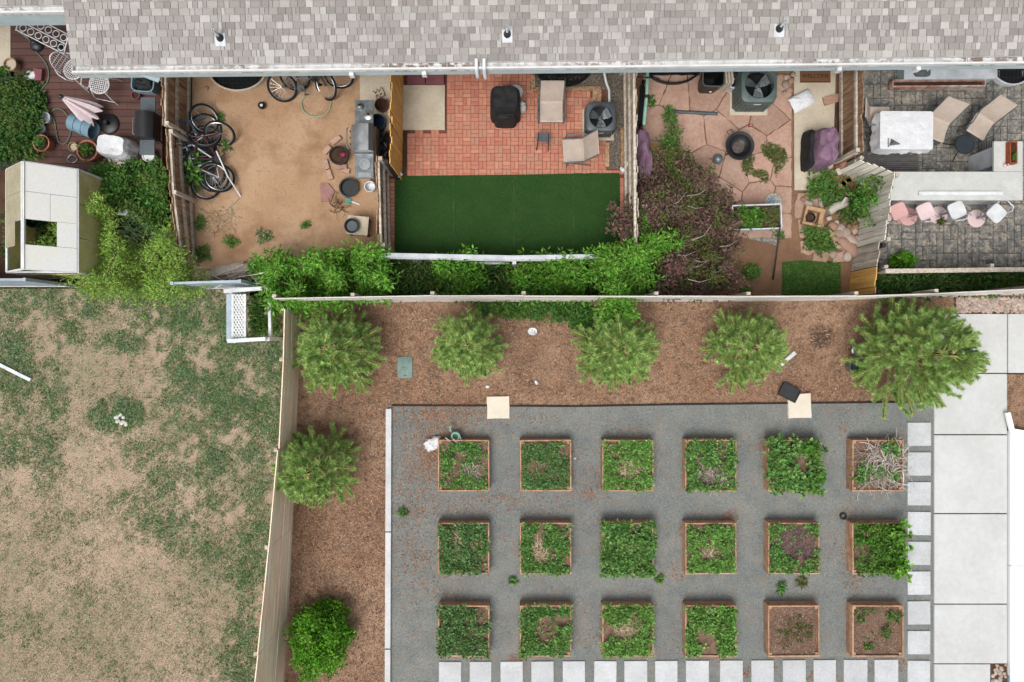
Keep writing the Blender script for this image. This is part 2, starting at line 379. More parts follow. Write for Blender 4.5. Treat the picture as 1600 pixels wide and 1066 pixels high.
l_straw3 = leafm('grey_green_leaf', [S(88, 128, 72, .98), S(110, 152, 92, .98), S(72, 110, 60, .98), S(152, 186, 132, .98)], .22)
l_chip2 = leafm('purple_bark_chip', [S(104, 84, 82), S(84, 66, 66), S(128, 106, 104), S(160, 140, 140), S(72, 58, 58)], 0, False)
l_straw = leafm('strawberry_leaf', [S(88, 136, 66, .95), S(114, 164, 86, .95), S(72, 116, 56, .95), S(148, 192, 116, .95), S(96, 146, 70, .95)], .25)
l_dark = leafm('dark_ivy_leaf', [S(62, 104, 48, 1.2), S(82, 128, 58, 1.2), S(50, 88, 42, 1.2), S(108, 154, 76, 1.2)], .25)
l_yellow = leafm('yellow_green_leaf', [S(140, 184, 72, 1.1), S(118, 166, 62, 1.1), S(164, 200, 94, 1.1), S(98, 148, 54, 1.1), S(160, 178, 92, 1.1)], .3)
l_lime = leafm('lime_bush_leaf', [S(92, 166, 38, 1.2), S(70, 142, 32, 1.2), S(128, 196, 52, 1.2), S(54, 120, 30, 1.2)], .3)
l_purple = leafm('purple_brown_leaf', [S(108, 82, 80, 1.2), S(130, 98, 96, 1.2), S(92, 96, 68, 1.2), S(124, 74, 80, 1.2), S(94, 108, 68, 1.2), S(140, 116, 108, 1.2)], .15, False)
l_olive = leafm('olive_leaf', [S(104, 118, 62), S(86, 104, 54), S(124, 132, 76), S(76, 96, 50)])
l_dry = leafm('dry_straw', [S(206, 186, 146), S(184, 160, 122), S(222, 208, 174), S(166, 140, 108)], .1, False)
l_stem = leafm('bleached_twig', [S(204, 192, 178), S(176, 160, 146), S(222, 214, 204), S(150, 134, 122)], 0, False)
l_litter = leafm('fallen_leaf', [S(184, 132, 98), S(162, 108, 80), S(204, 158, 122), S(146, 102, 80), S(196, 166, 136)], .1, False)
l_chip = leafm('wood_chip', [S(152, 117, 93), S(126, 94, 76), S(172, 136, 110), S(108, 80, 64), S(192, 158, 130), S(154, 119, 94), S(228, 214, 198)], 0, False)
l_bit = leafm('gravel_chip', [S(140, 144, 141), S(160, 162, 156), S(112, 118, 116), S(186, 180, 168), S(126, 130, 127), S(96, 102, 101)], 0, False)
l_turf = leafm('turf_blade', [S(46, 84, 34), S(60, 104, 42), S(38, 70, 30), S(76, 118, 52)], .15)
l_grass = leafm('grass_blade', [S(126, 138, 96, 1.2), S(104, 124, 80, 1.2), S(154, 156, 116, 1.2), S(92, 112, 72, 1.2), S(182, 170, 136, 1.2)], .15)
# ground materials
g_lawn = groundmat('dry_lawn_soil', [S(182, 156, 134), (.9, 6, .42, .66, S(154, 146, 118), .75, 'noise'), (.3, 4, .42, .58, S(202, 174, 152), .85, 'noise'), (5, 6, .46, .66, S(138, 136, 104), .6, 'noise'), (30, 3, .5, .68, S(212, 198, 176), .6, 'noise'), (26, 3, .54, .68, S(120, 112, 86), .7, 'noise'), (60, 2, .6, .75, S(104, 90, 72), .6, 'noise')], .6, 50)
g_mulch = groundmat('brown_mulch', [S(152, 117, 92), (.4, 4, .42, .6, S(184, 150, 122), .9, 'noise'), (1.1, 5, .46, .66, S(122, 90, 72), .75, 'noise'), (5, 6, .5, .64, S(104, 78, 63), .8, 'noise'), (3.4, 6, .54, .66, S(176, 128, 96), .6, 'noise'), (34, 2, .48, .64, S(200, 168, 140), .75, 'noise'), (55, 2, .55, .68, S(88, 66, 54), .7, 'noise')], .8, 45)
g_gravel = groundmat('grey_crushed_stone', [S(130, 134, 131), (.5, 5, .4, .62, S(146, 146, 140), .8, 'noise'), (2.2, 5, .45, .64, S(114, 120, 119), .7, 'noise'), (1.1, 6, .55, .7, S(164, 154, 140), .7, 'noise'), (60, 2, .3, .95, S(158, 162, 158), .55, 'cells'), (70, 2, .5, .95, S(90, 96, 96), .65, 'cells'), (3.2, 6, .55, .68, S(142, 128, 114), .65, 'noise')], .4, 90)
g_dirt = groundmat('sandy_dirt', [S(186, 150, 118), (.8, 5, .4, .62, S(200, 168, 136), .8, 'noise'), (1.5, 6, .48, .66, S(156, 120, 90), .8, 'noise'), (12, 5, .54, .7, S(166, 134, 102), .7, 'noise'), (50, 3, .58, .74, S(214, 184, 150), .5, 'noise'), (5, 6, .66, .74, S(110, 82, 58), .7, 'noise')], .5, 40)
g_soil = groundmat('dark_garden_soil', [S(96, 70, 54), (3, 6, .42, .62, S(70, 50, 40), .8, 'noise'), (30, 3, .55, .7, S(134, 104, 82), .5, 'noise')], .7, 50)
g_redsoil = groundmat('reddish_soil', [S(152, 118, 92), (1.6, 6, .42, .62, S(128, 97, 76), .8, 'noise'), (20, 4, .55, .7, S(172, 136, 108), .6, 'noise')], .7, 50)
g_turf = groundmat('artificial_turf', [S(46, 82, 36), (2, 5, .4, .65, S(38, 72, 32), .6, 'noise'), (80, 2, .45, .7, S(64, 104, 46), .6, 'noise')], .6, 160)
g_grass2 = groundmat('short_green_grass', [S(70, 112, 48), (6, 5, .42, .65, S(52, 92, 38), .8, 'noise'), (60, 2, .5, .7, S(98, 138, 66), .6, 'noise')], .7, 90)
g_far = groundmat('suburb_ground', [S(150, 140, 112), (.2, 5, .4, .6, S(120, 126, 88), .8, 'noise'), (4, 5, .45, .65, S(166, 150, 124), .5, 'noise')], .3, 20)
g_dgrav = groundmat('dark_pea_gravel', [S(110, 100, 88), (45, 2, .2, .9, S(160, 148, 132), .8, 'cells'), (60, 2, .5, .95, S(60, 54, 48), .8, 'cells')], .7, 60)
m_slate = groundmat('stamped_slate_stone', [S(126, 126, 124), (1.6, 5, .4, .62, S(146, 141, 131), .8, 'noise'), (7, 6, .50, .60, S(188, 177, 156), .75, 'noise'), (5, 6, .52, .62, S(100, 101, 102), .8, 'noise'), (17, 5, .5, .62, S(88, 88, 87), .65, 'noise'), (15, 6, .56, .64, S(196, 188, 172), .7, 'noise')], .6, 26, .7)
def sheet(name, pxpoly, z, mat):
    mb = MB(); P = [W(x, y) for x, y in pxpoly]; mb.prism([(p.x, p.y) for p in P], z - .03, z)
    o = mb.build(name, mat); tag(o, kind='structure'); return o
def rect(x0, y0, x1, y1): return [(x0, y0), (x1, y0), (x1, y1), (x0, y1)]
_g = MB(); _g.add([(-400, -400, -.06), (400, -400, -.06), (400, 400, -.06), (-400, 400, -.06)], [(0, 1, 2, 3)])
tag(_g.build('ground', g_far), kind='structure')
sheet('lawn', [(-300, 452), (440, 452), (466, 480), (456, 800), (444, 1066), (442, 1250), (-300, 1250)], .004, g_lawn)
sheet('mulch_bed', [(440, 466), (1750, 455), (1750, 1250), (442, 1250), (444, 1066), (456, 800), (466, 480)], .004, g_mulch)
sheet('garden_soil', rect(-300, -20, 298, 450), .003, g_soil)
sheet('dirt_yard', [(299, 60), (610, 60), (606, 418), (400, 420), (303, 420)], .005, g_dirt)
sheet('planting_strip', [(390, 421), (606, 420), (606, 404), (985, 404), (985, 465), (390, 465)], .004, g_soil)
sheet('reddish_yard', [(978, 60), (1338, 60), (1338, 300), (1345, 462), (986, 464), (986, 403), (978, 403)], .003, g_redsoil)
sheet('hedge_strip', [(1347, 424), (1750, 424), (1750, 454), (1347, 462)], .003, g_soil)
court = sheet('gravel_court', [(606, 633), (900, 634), (1200, 630), (1460, 628), (1460, 1250), (604, 1250)], .012, g_gravel)
# square pavers set into the gravel court
def paver_at(x0, y0, x1, y1):
    a, b = W(x0, y0), W(x1, y1); mb = MB(); w, d = abs(b.x - a.x), abs(a.y - b.y)
    mb.prism([(-w / 2, -d / 2), (w / 2, -d / 2), (w / 2, d / 2), (-w / 2, d / 2)], 0, .045, .006)
    o = mb.build('paver', m_paver, court); o.location = ((a.x + b.x) / 2, (a.y + b.y) / 2, .002); o.rotation_euler = (rnd.uniform(-.004, .004), rnd.uniform(-.004, .004), rnd.uniform(-.012, .012))
for i in range(13): paver_at(1416.5, 660 + 46.4 * i, 1453 - .15 * i, 696.5 + 46.4 * i)
for x0, x1 in ((686, 721), (734, 768), (782, 817), (830, 865), (879, 914), (928, 963), (975, 1011), (1023, 1058), (1071, 1107), (1124, 1160), (1173, 1208), (1222, 1258), (1270, 1305), (1317, 1354), (1365, 1402)):
    paver_at(x0, 1033 - (x0 - 686) * .005, x1, 1069)
# concrete path of big slabs
path = sheet('concrete_path', [(1456, 489), (1750, 489), (1750, 585), (1573, 585), (1573, 1250), (1456, 1250)], .006, m_blackrail)
def slab(x0, y0, x1, y1, g=.7):
    mb = MB(); P = [W(*q) for q in ((x0 + g, y0 + g), (x1 - g, y0 + g), (x1 - g, y1 - g), (x0 + g, y1 - g))]
    mb.prism([(p.x, p.y) for p in P], .0, .05, .006); mb.build('slab', m_concw, path)
for y0, y1 in ((490, 583.5), (583.5, 679), (679, 802), (802, 943), (943, 1036)): slab(1457, y0, 1572, y1)
slab(1572, 490, 1700, 583.5); slab(1457, 1036, 1546, 1066); slab(1457, 1066, 1572, 1150)
kerb = MB(); 
for y0, y1 in ((638, 829), (830, 1011), (1012, 1180)):
    P = [W(604 + (y0 - 638) * -.004, y0), W(612.5 + (y0 - 638) * -.004, y0), W(612.5 + (y1 - 638) * -.004, y1), W(604 + (y1 - 638) * -.004, y1)]; kerb.prism([(p.x, p.y) for p in P], 0, .10, .008)
tag(kerb.build('kerb', m_kerb), kind='structure')
edg = MB(); edg.tube([W(x, y, .03) for x, y in ((612, 633.5), (760, 634), (900, 635), (1060, 632), (1250, 630), (1459, 628))], .022, 5)
tag(edg.build('path_edging', m_blackrail), kind='structure')
# ------------------------------------------------------------------ row houses
def house(label, px0, py0, length, fdepth, wallv, vents, left_end=False, nshow=300, rz=.0101, extra_left=0):
    E = W(px0, py0, 3.0); hs_ = thing('row_house', label, 'house', (E.x, E.y, 0), rz)
    sl_ = .22; dep = 5.2
    rb = MB()
    def zz(v): return 3.0 + sl_ * v if v < dep else 3.0 + sl_ * (2 * dep - v)
    u0 = -extra_left
    rb.add([(u0, .0, 3.0), (length, .0, 3.0), (length, dep, zz(dep)), (u0, dep, zz(dep)), (length, 2 * dep, 3.0), (u0, 2 * dep, 3.0),
            (u0, .0, 2.9), (length, .0, 2.9), (length, dep, zz(dep) - .1), (u0, dep, zz(dep) - .1), (length, 2 * dep, 2.9), (u0, 2 * dep, 2.9)],
           [(0, 1, 2, 3), (3, 2, 4, 5), (7, 6, 9, 8), (8, 9, 11, 10), (0, 3, 9, 6), (3, 5, 11, 9), (2, 1, 7, 8), (4, 2, 8, 10), (1, 0, 6, 7), (5, 4, 10, 11)])
    roof = rb.build('roof', m_roofbase, hs_)
    widths = [.075, .10, .125, .15, .18, .21]; meshes = {}
    ex = .128
    def tab(mb, u, v, w, lift):
        a = .004; t = .011 + lift
        x0, x1 = u + a, u + w - a; v0, v1 = v - .004, v + ex + .01
        mb.add([(x0, v0, t), (x1, v0, t), (x1, v1, .002), (x0, v1, .002), (x0, v0, 0), (x1, v0, 0), (x1, v1, 0), (x0, v1, 0)],
               [(0, 1, 2, 3), (4, 5, 1, 0), (5, 6, 2, 1), (6, 7, 3, 2), (7, 4, 0, 3)])
    for w in widths:
        q = MB(); tab(q, 0, 0, w, 0); meshes[w] = q.mesh('shingle', m_shingle)
    rest = MB(); cnt = 0; ang = math.atan(sl_); ca, sa = math.cos(ang), math.sin(ang)
    for row in range(int(dep / ex / math.cos(math.atan(sl_)))):
        u = u0 - rnd.uniform(0, .1); u = max(u, u0)
        while u < length:
            w = rnd.choice(widths); v = row * ex
            vis = -1 < u < 18.8
            if cnt < nshow and vis:
                o = link('shingle', meshes[w], roof, (u, v * ca - .03, 3.003 + v * sa), (ang, 0, 0)); cnt += 1
            else:
                q = MB(); tab(q, u, v, w, rnd.uniform(0, .004)); rest.add([(a, b * ca - c * sa - .03, 3.003 + b * sa + c * ca) for a, b, c in q.V], q.F)
            u += w
    tag(rest.build('shingle_field', m_shingle, roof), kind='stuff')
    # gutter: open trough with hangers, back fascia, deep front board below
    gm = MB(); g0, g1 = -.165, -.02
    gm.box(((u0 + length) / 2, (g0 + g1) / 2, 2.90), (length - u0, g1 - g0, .012)); gm.box(((u0 + length) / 2, g0, 2.945), (length - u0, .014, .11))
    gm.box(((u0 + length) / 2, g0 + .012, 2.997), (length - u0, .034, .01)); gm.box(((u0 + length) / 2, g1, 2.94), (length - u0, .012, .09))
    gm.box((u0, (g0 + g1) / 2, 2.94), (.012, g1 - g0, .10))
    gut = gm.build('gutter', m_gut, hs_)
    hg = MB(); hg.box((0, (g0 + g1) / 2, 2.982), (.012, g1 - g0 - .02, .008)); hme = hg.mesh('gutter_hanger', m_whitedull)
    u = u0 + .5
    while u < length:
        link('gutter_hanger', hme, gut, (u, 0, 0)); u += rnd.uniform(.52, .66)
    fb = MB(); fb.box(((u0 + length) / 2, g0 + .022, 2.89 - fdepth / 2), (length - u0 - .004, .04, fdepth)); fb.build('fascia', m_blue_trim, hs_)
    sb = MB(); sb.box(((u0 + length) / 2, (wallv + g0 + .044) / 2, 2.62), (length - u0 - .02, wallv - g0 - .046, .03)); sb.build('soffit', m_blue_trim, hs_)
    wb = MB(); wb.box(((u0 + length) / 2, wallv + .1, 1.30), (length - u0 - .04, .2, 2.6)); wb.box((u0 + .12, wallv + 4.4, 1.3), (.2, 8.4, 2.6)); wb.box((length - .12, wallv + 4.4, 1.3), (.2, 8.4, 2.6)); wb.box(((u0 + length) / 2, wallv + 8.7, 1.3), (length - u0 - .04, .2, 2.6)); wb.build('wall', m_blue_trim, hs_)
    for px, py in vents:
        base = W(px, py, 3.1); u = base.x - E.x; v = base.y - E.y; z = zz(v) + .012
        vb = MB(); vb.box((u, v - .04, z + .008), (.20, .24, .006), rx=ang); fl = vb.build('vent_flashing', m_whitedull, hs_)
        c = MB(); c.lathe((u, v, z + .0), [(.085, -.01), (.062, .06), (.05, .10), (.05, .11)], 16); c.build('vent_collar', m_dark, fl, True)
        t = MB(); t.lathe((u, v, z), [(.028, .05), (.028, .34), (.02, .34), (.018, .26)], 12); t.build('vent_pipe', m_whitedull, fl, True)
    return hs_, E
def gutm():
    m = pm('gutter_white', S(244, 244, 243), S(226, 226, 224), 3, .5, fine=.02); nt = m.node_tree; b = nt.nodes['Principled BSDF']
    src = b.inputs['Base Color'].links[0].from_socket
    g = nt.nodes.new('ShaderNodeNewGeometry'); n1 = nz(nt, g.outputs['Position'], 6.5, 6, .65); n2 = nz(nt, g.outputs['Position'], .35, 2, .5)
    f = mth(nt, 'MULTIPLY', ramp(nt, n1.outputs[0], [(.47, (0, 0, 0, 1)), (.53, (1, 1, 1, 1))]), ramp(nt, n2.outputs[0], [(.42, (.12, .12, .12, 1)), (.58, (1, 1, 1, 1))]))
    sp = nt.nodes.new('ShaderNodeSeparateXYZ'); nt.links.new(g.outputs['Position'], sp.inputs[0])
    f = mth(nt, 'MULTIPLY', f, mth(nt, 'LESS_THAN', sp.outputs[2], 2.93))
    nt.links.new(mixc(nt, mth(nt, 'MULTIPLY', f, .9), src, S(128, 108, 94)), b.inputs['Base Color']); return m
m_gut = gutm()
h1, E1 = house('long row house with grey mixed shingles and white gutter behind the yards', 112, 100, 21.5, .20, 1.32, ((345, 62), (793, 61), (1217, 57)))
h2, E2 = house('set-back row house corner with white gutter above the deck', -260, 9, 4.62, .46, 1.45, (), nshow=40)
# doors, windows and downspouts of the long row house (local coordinates along the wall)
def hpart(name, mat, boxes, h=h1):
    mb = MB()
    for c, d in boxes: mb.box(c, d)
    return mb.build(name, mat, h)
for uc in (6.3, 13.3, 16.2):
    fr = hpart('patio_door', m_white, [((uc, 1.29, 1.05), (1.8, .06, 2.1))])
    for s in (-1, 1):
        g = MB(); g.box((uc + s * .43, 1.255, 1.05), (.76, .02, 1.9)); g.build('pane', m_glass, fr)
for uc in (3.6, 10.2, 18.5):
    fr = hpart('window', m_white, [((uc, 1.29, 1.5), (1.3, .06, 1.1))])
    g = MB(); g.box((uc, 1.255, 1.5), (1.15, .02, .95)); g.build('pane', m_glass, fr)
for px in (548, 662, 1313, 1437):
    u = W(px, 115, 2.9).x - E1.x
    mb = MB(); mb.box((u, -.20, 2.80), (.09, .07, .14)); mb.bar((u, -.2, 2.76), (u, 1.25, 2.42), .075, .06); mb.bar((u, 1.26, 2.45), (u, 1.26, .1), .075, .06, up=(0, 1, 0)); mb.build('downspout', m_white, h1)
u = W(228, 112, 2.9).x - E1.x
mb = MB(); mb.bar((u - .25, -.1, 2.86), (u + .1, -.19, 2.6), .085, .07); mb.bar((u + .1, -.19, 2.62), (u + .15, 1.25, 2.4), .085, .07); mb.build('downspout', m_blue_trim, h1)
for px, dz in ((745, 0), (757, -.05)):
    u = W(px, 115, 2.9).x - E1.x
    mb = MB(); mb.tube([(u, .0, 3.04), (u, -.19, 3.02), (u, -.225, 2.9 + dz), (u + .01, -.23, 2.72 + dz)], .036, 10); mb.build('white_pipe', m_white, h1, True)
# ------------------------------------------------------------------ fences
m_palewood = pm('pale_weathered_picket', S(226, 222, 210, 1.1), S(196, 188, 172, 1.1), 5, .95, stretch=(3, 3, .35), local=True, rnd=.08, fine=.12)
def picket_fence(label, pts, mat, railmat, w=.14, zig=.03, group='fences between the yards', rails=(.25, .75), side=1, gap=.006, postmat=None, topcap=False):
    # pts: list of (px, py, height) along the base
    B = [(W(x, y), h) for x, y, h in pts]; f = thing('picket_fence', label, 'fence', B[0][0], 0, group)
    q = MB(); q.box((0, 0, .5), (w - gap, .02, 1.0)); pme = q.mesh('picket', mat)
    for (a, ha), (b, hb) in zip(B, B[1:]):
        d = b - a; L = d.length; d.normalize(); ang = math.atan2(d.y, d.x); nrm = Vector((-d.y, d.x, 0)) * side; n = max(1, int(L / w))
        for i in range(n):
            t = (i + .5) / n; h = ha + (hb - ha) * t + rnd.uniform(-zig, zig); p = a + d * (L * t)
            inst('picket', pme, f, p + nrm * rnd.uniform(0, .006), (rnd.uniform(-.02, .02), 0, ang + rnd.uniform(-.02, .02)), (L / n / w, 1, h))
        for r in rails:
            k = MB(); k.bar(a + nrm * .045 + Vector((0, 0, ha * r)), b + nrm * .045 + Vector((0, 0, hb * r)), .05, .09); k.build('rail', railmat, f, world=True)
        if topcap:
            k = MB(); k.bar(a + Vector((0, 0, ha + .03)), b + Vector((0, 0, hb + .03)), .10, .03); k.build('top_rail', railmat, f, world=True)
        for p, h in ((a, ha), (b, hb)):
            if p is b and b is not B[-1][0]: continue
            k = MB(); k.box(p + nrm * .10 + d * (.05 if p is a else -.05) + Vector((0, 0, h / 2)), (.085, .085, h * .98), ang); k.build('post', postmat or railmat, f, world=True)
    return f
def plank_fence(label, pts, mat, n, side=1, group='plank fence around the garden court', postmat=None, every=2.3):
    B = [(W(x, y), h) for x, y, h in pts]; f = thing('plank_fence', label, 'fence', B[0][0], 0, group)
    for (a, ha), (b, hb) in zip(B, B[1:]):
        d = b - a; L = d.length; d.normalize(); ang = math.atan2(d.y, d.x); nrm = Vector((-d.y, d.x, 0)) * side
        for i in range(n):
            t0, t1 = i / n, (i + 1) / n; k = MB(); j = rnd.uniform(-.006, .006)
            V = []
            for p, h in ((a, ha), (b - d * .006, hb)):
                for zf, o in ((t0, -.011), (t0, .011), (t1, .011), (t1, -.011)):
                    V.append(p + nrm * (o + j) + Vector((0, 0, .03 + h * zf + (.004 if zf == t0 else -.004))))
            k.add(V, [(0, 1, 2, 3), (7, 6, 5, 4), (1, 0, 4, 5), (2, 1, 5, 6), (3, 2, 6, 7), (0, 3, 7, 4)]); k.build('plank', mat, f, world=True)
        m = max(1, round(L / every))
        for i in range(m + 1):
            t = i / m; p = a + d * (L * t); h = ha + (hb - ha) * t
            if i == m and b is not B[-1][0]: continue
            k = MB(); k.box(p + nrm * .065 + Vector((0, 0, h / 2)), (.085, .07, h - .04), ang); k.build('post', postmat or m_oldwood, f, world=True)
    return f
plank_fence('bleached plank fence dividing the weedy lawn from the mulch bed, south part', [(463, 690, 1.3), (457, 825, 1.6), (450, 965, 1.95), (443, 1085, 2.25), (440, 1240, 2.25)], m_plank, 9, side=-1)
plank_fence('tan plank fence beside the pines, north part by the white lattice enclosure', [(470, 486, 1.15), (468, 560, 1.15), (463, 689, 1.22)], m_plank, 7, side=-1)
plank_fence('long grey plank fence running behind the row of pines', [(466, 474, 1.7), (690, 471, 1.95), (816, 471, 2.0), (1000, 471, 1.9), (1130, 471, 1.8), (1290, 469, 1.5), (1400, 466, 1.6), (1520, 462, 2.3), (1720, 458, 2.6)], m_plankg, 9, side=1)
F1 = picket_fence('weathered brown picket fence between the deck and the bare dirt yard', [(297, 110, 1.32), (296, 222, 1.30)], m_brownwood, m_oldwood, rails=(.12, .55, .93), side=1)
picket_fence('lower brown picket fence section behind the pile of bicycles', [(296, 224, 1.12), (299, 312, 1.05), (304, 418, .72)], m_brownwood, m_oldwood, rails=(.12, .5, .9), side=1)
picket_fence('amber stained picket fence beside the concrete pad of the brick patio', [(631, 112, 1.70), (628, 282, 1.55)], m_amber, m_blackrail, rails=(.3, .8), side=-1)
picket_fence('grey weathered picket fence at the left edge of the green turf', [(606, 270, 1.5), (608, 398, 1.35)], m_brownwood, m_oldwood, rails=(.15, .5, .92), side=1)
picket_fence('grey picket fence between the turf and the purple shrub', [(976, 112, 1.55), (979, 402, 1.45)], m_oldwood, m_oldwood, rails=(.15, .55, .95), side=-1)
picket_fence('pale low picket fence along the south edge of the green turf', [(606, 407, 1.0), (800, 411, 1.0), (986, 408, 1.0)], m_whitedull, m_whitedull, rails=(.2, .9), side=-1, topcap=True)
picket_fence('brown picket fence beside the welcome mat and plank', [(1310, 100, 1.15), (1310, 258, 1.15)], m_brownwood, m_oldwood, rails=(.2, .8), side=-1)
picket_fence('pale grey picket fence corner leaning by the rock garden', [(1308, 268, 1.0), (1348, 290, 1.35), (1338, 388, 1.25)], m_palewood, m_oldwood, rails=(.2, .8), side=1, gap=.016)
picket_fence('stone grey mossy picket fence below the pale corner fence', [(1336, 389, 1.15), (1330, 424, 1.15)], m_oldwood, m_blackrail, rails=(.2, .8), side=1)
picket_fence('amber stained gate end picket fence by the patch of grass', [(1330, 425, 1.15), (1326, 464, 1.2)], m_amber, m_blackrail, rails=(.2, .8), side=1)
picket_fence('low tan picket fence along the south edge of the slate patio', [(1345, 431, 1.05), (1500, 429, 1.05), (1720, 427, 1.05)], m_plankg, m_oldwood, rails=(.2, .8), side=1, topcap=True)
def vinyl(label, a, b, h):
    A, B = W(*a), W(*b); f = thing('vinyl_fence', label, 'fence', A, 0, 'white vinyl fences along the lawn'); d = (B - A); L = d.length; d.normalize(); n = max(2, int(L / .28)); ang = math.atan2(d.y, d.x)
    q = MB(); q.box((0, 0, h / 2), (L / n - .008, .025, h - .1)); me = q.mesh('board', m_bluegrey)
    for i in range(n): inst('board', me, f, A + d * (L * (i + .5) / n) + Vector((0, 0, .03)), (0, 0, ang))
    for z, s in ((.08, .06), (h, .05)):
        k = MB(); k.bar(A + Vector((0, 0, z)), B + Vector((0, 0, z)), .05, s); k.build('rail', m_white if z < .5 else m_bluegrey, f, world=True)
    for p in (A, B): k = MB(); k.box(p + Vector((0, 0, h / 2 + .03)), (.07, .07, h + .03), ang); k.build('post', m_bluegrey, f, world=True)
m_bluegrey = pm('shade_toned_vinyl', S(190, 204, 216), S(164, 180, 194), 4, .5, fine=.04)  # grey-blue tone of white vinyl in shade, put into the base colour
vinyl('white vinyl fence with painted grey-blue shade, south of the greenhouse', (-120, 447), (118, 447), 1.7)
vinyl('white vinyl fence piece with painted grey-blue shade, north of the white lattice enclosure', (318, 451), (414, 448), 1.5)
f = thing('board_fence', 'collapsed old grey boards at the south end of the dirt yard', 'fence', W(322, 424))
for i, (x0, y0, x1, y1, z) in enumerate(((322, 427, 402, 412, .25), (324, 431, 405, 417, .35), (330, 436, 404, 425, .18), (330, 422, 380, 412, .06), (455, 420, 590, 411, .3))):
    k = MB(); k.bar(W(x0, y0, z), W(x1, y1, z + .12), .12, .02, up=(0, .5, .8)); k.build('board', m_oldwood, f, world=True)
# ------------------------------------------------------------------ paved yards
# brick patio, basket weave
patio = sheet('brick_patio', [(606, 60), (978, 60), (978, 404), (606, 404)], .004, m_joint)
q = MB(); q.prism([(-.094, -.0455), (.094, -.0455), (.094, .0455), (-.094, .0455)], 0, .03, .004); brme = q.mesh('brick', m_brick)
bricks = []
def weave(x0, y0, x1, y1, skip):
    a, b = W(x0, y0), W(x1, y1); u = .192; nx = int((b.x - a.x) / u); ny = int((a.y - b.y) / u)
    for i in range(nx + 1):
        for j in range(ny + 1):
            cx, cy = a.x + (i + .5) * u, a.y - (j + .5) * u
            for s in (-1, 1):
                if (i + j) % 2: p = (cx, cy + s * u / 4, 0)
                else: p = (cx + s * u / 4, cy, R(90))
                X = 800 + p[0] * 64.65; Y = 533 - p[1] * 64.65
                if any(r[0] < X < r[2] and r[1] < Y < r[3] for r in skip) or X > x1 - 4 or Y > 282: continue
                bricks.append((X, Y, p))
weave(636.5, 116, 951, 278, [(600, 100, 698, 208), (832, 100, 1000, 138), (926, 100, 1000, 158), (918, 160, 972, 220)])
for j in range(27):
    for X in (611.5,): bricks.append((X, 283 + j * 4.55 * 1.0, ((X - 800) / 64.65, (533 - (283 + j * 6.2)) / 64.65, 0))) if 283 + j * 6.2 < 400 else None
for j in range(10): bricks.append((971.5, 285 + j * 12.4, ((971.5 - 800) / 64.65, (533 - (285 + j * 12.4)) / 64.65, R(90))))
for j in range(3): bricks.append((950 + j * 12.3, 270, ((950 + j * 12.3 - 800) / 64.65, (533 - 270) / 64.65, 0)))
bricks.sort(key=lambda b: -b[1])
rest = MB()
for i, (X, Y, p) in enumerate(bricks):
    z = .004 + rnd.uniform(0, .004); rot = (rnd.uniform(-.012, .012), rnd.uniform(-.012, .012), p[2] + rnd.uniform(-.02, .02))
    if i < 300: link('brick', brme, patio, (p[0], p[1], z), rot)
    else:
        q = MB(); q.prism([(-.094, -.0455), (.094, -.0455), (.094, .0455), (-.094, .0455)], 0, .03, .004); mm = Euler(rot).to_matrix()
        rest.add([mm @ Vector(v) + Vector((p[0], p[1], z)) for v in q.V], q.F)
tag(rest.build('brick_field', m_brick, patio), kind='stuff')
sheet('concrete_pad', rect(629, 135, 695.5, 204.5), .075, m_concrete)
m_maroon = pm('maroon_step', S(148, 92, 98), S(132, 80, 86), 5, .85)
for x0, x1, lab in ((637.5, 665.5, 'left'), (666.5, 695, 'right')):
    a, b = W(x0, 108), W(x1, 134.5); mb = MB(); mb.prism([(a.x, a.y), (b.x, a.y), (b.x, b.y), (a.x, b.y)], .04, .17, .01)
    o = mb.build('step_block', m_maroon); tag(o, 'dusty maroon step block above the concrete pad, %s of the two' % lab, 'step', 'maroon step blocks')
turf = sheet('turf', [(617, 276), (800, 274), (967, 271), (967.5, 402), (617, 402)], .052, g_turf)
rng = np.random.default_rng(3)
P = sample([(617.5, 277), (800, 275), (966, 272), (967, 401), (617.5, 401)], 26000, rng); Pw = px2w(P, np.full(len(P), .052))
V, F = needles(Pw, rng.normal(0, .7, (len(P), 3)) + [0, 0, 1], rng.uniform(.015, .035, len(P)), .008, rng)
tag(link('turf_pile', npmesh('turf_pile', V, F, l_turf)), 'dark green artificial turf pile covering the small yard', 'turf', kind='stuff')
for X in (709, 803, 896):            # seams between turf strips
    k = MB(); k.box((*W(X, 338)[:2], 0.0555), (.010, 1.93, .003)); k.build('seam', l_turf, turf)
# gravel strip, timbers and pad around the air conditioner
sheet('gravel_strip', rect(946, 60, 976, 264), .012, g_dgrav); sheet('well_gravel', [(832, 60), (945, 60), (945, 140), (832, 138)], .014, g_dgrav)
tim = thing('timber_edging', 'weathered timber edging along the gravel strip by the grey air conditioner', 'timber', W(950, 200))
for a, b in (((948.5, 224), (948.5, 262)), ((972.5, 200), (972.5, 262)), ((833, 141), (938, 139)), ((936, 142), (936, 160)), ((929, 142), (929, 158)), ((833, 118), (833, 140))):
    k = MB(); k.bar(W(*a, .05), W(*b, .05), .10, .09); k.build('timber', m_brownwood, tim, world=True)
def pebbles(name, label, poly, n, r, mat, z=.015, seed=0):
    rg = random.Random(seed); mb = MB(); rr = np.random.default_rng(seed)
    for x, y in sample(poly, n, rr):
        p = W(x, y, z); s = r * rg.uniform(.6, 1.4); a = rg.uniform(0, 6.28)
        pts = [(p.x + s * math.cos(a + t) * rg.uniform(.8, 1.1), p.y + .75 * s * math.sin(a + t)) for t in (0, 1.05, 2.1, 3.14, 4.2, 5.2)]
        mb.prism(pts, z - .004, z + s * .6, s * .45)
    return tag(mb.build(name, mat), label, 'gravel', kind='stuff')
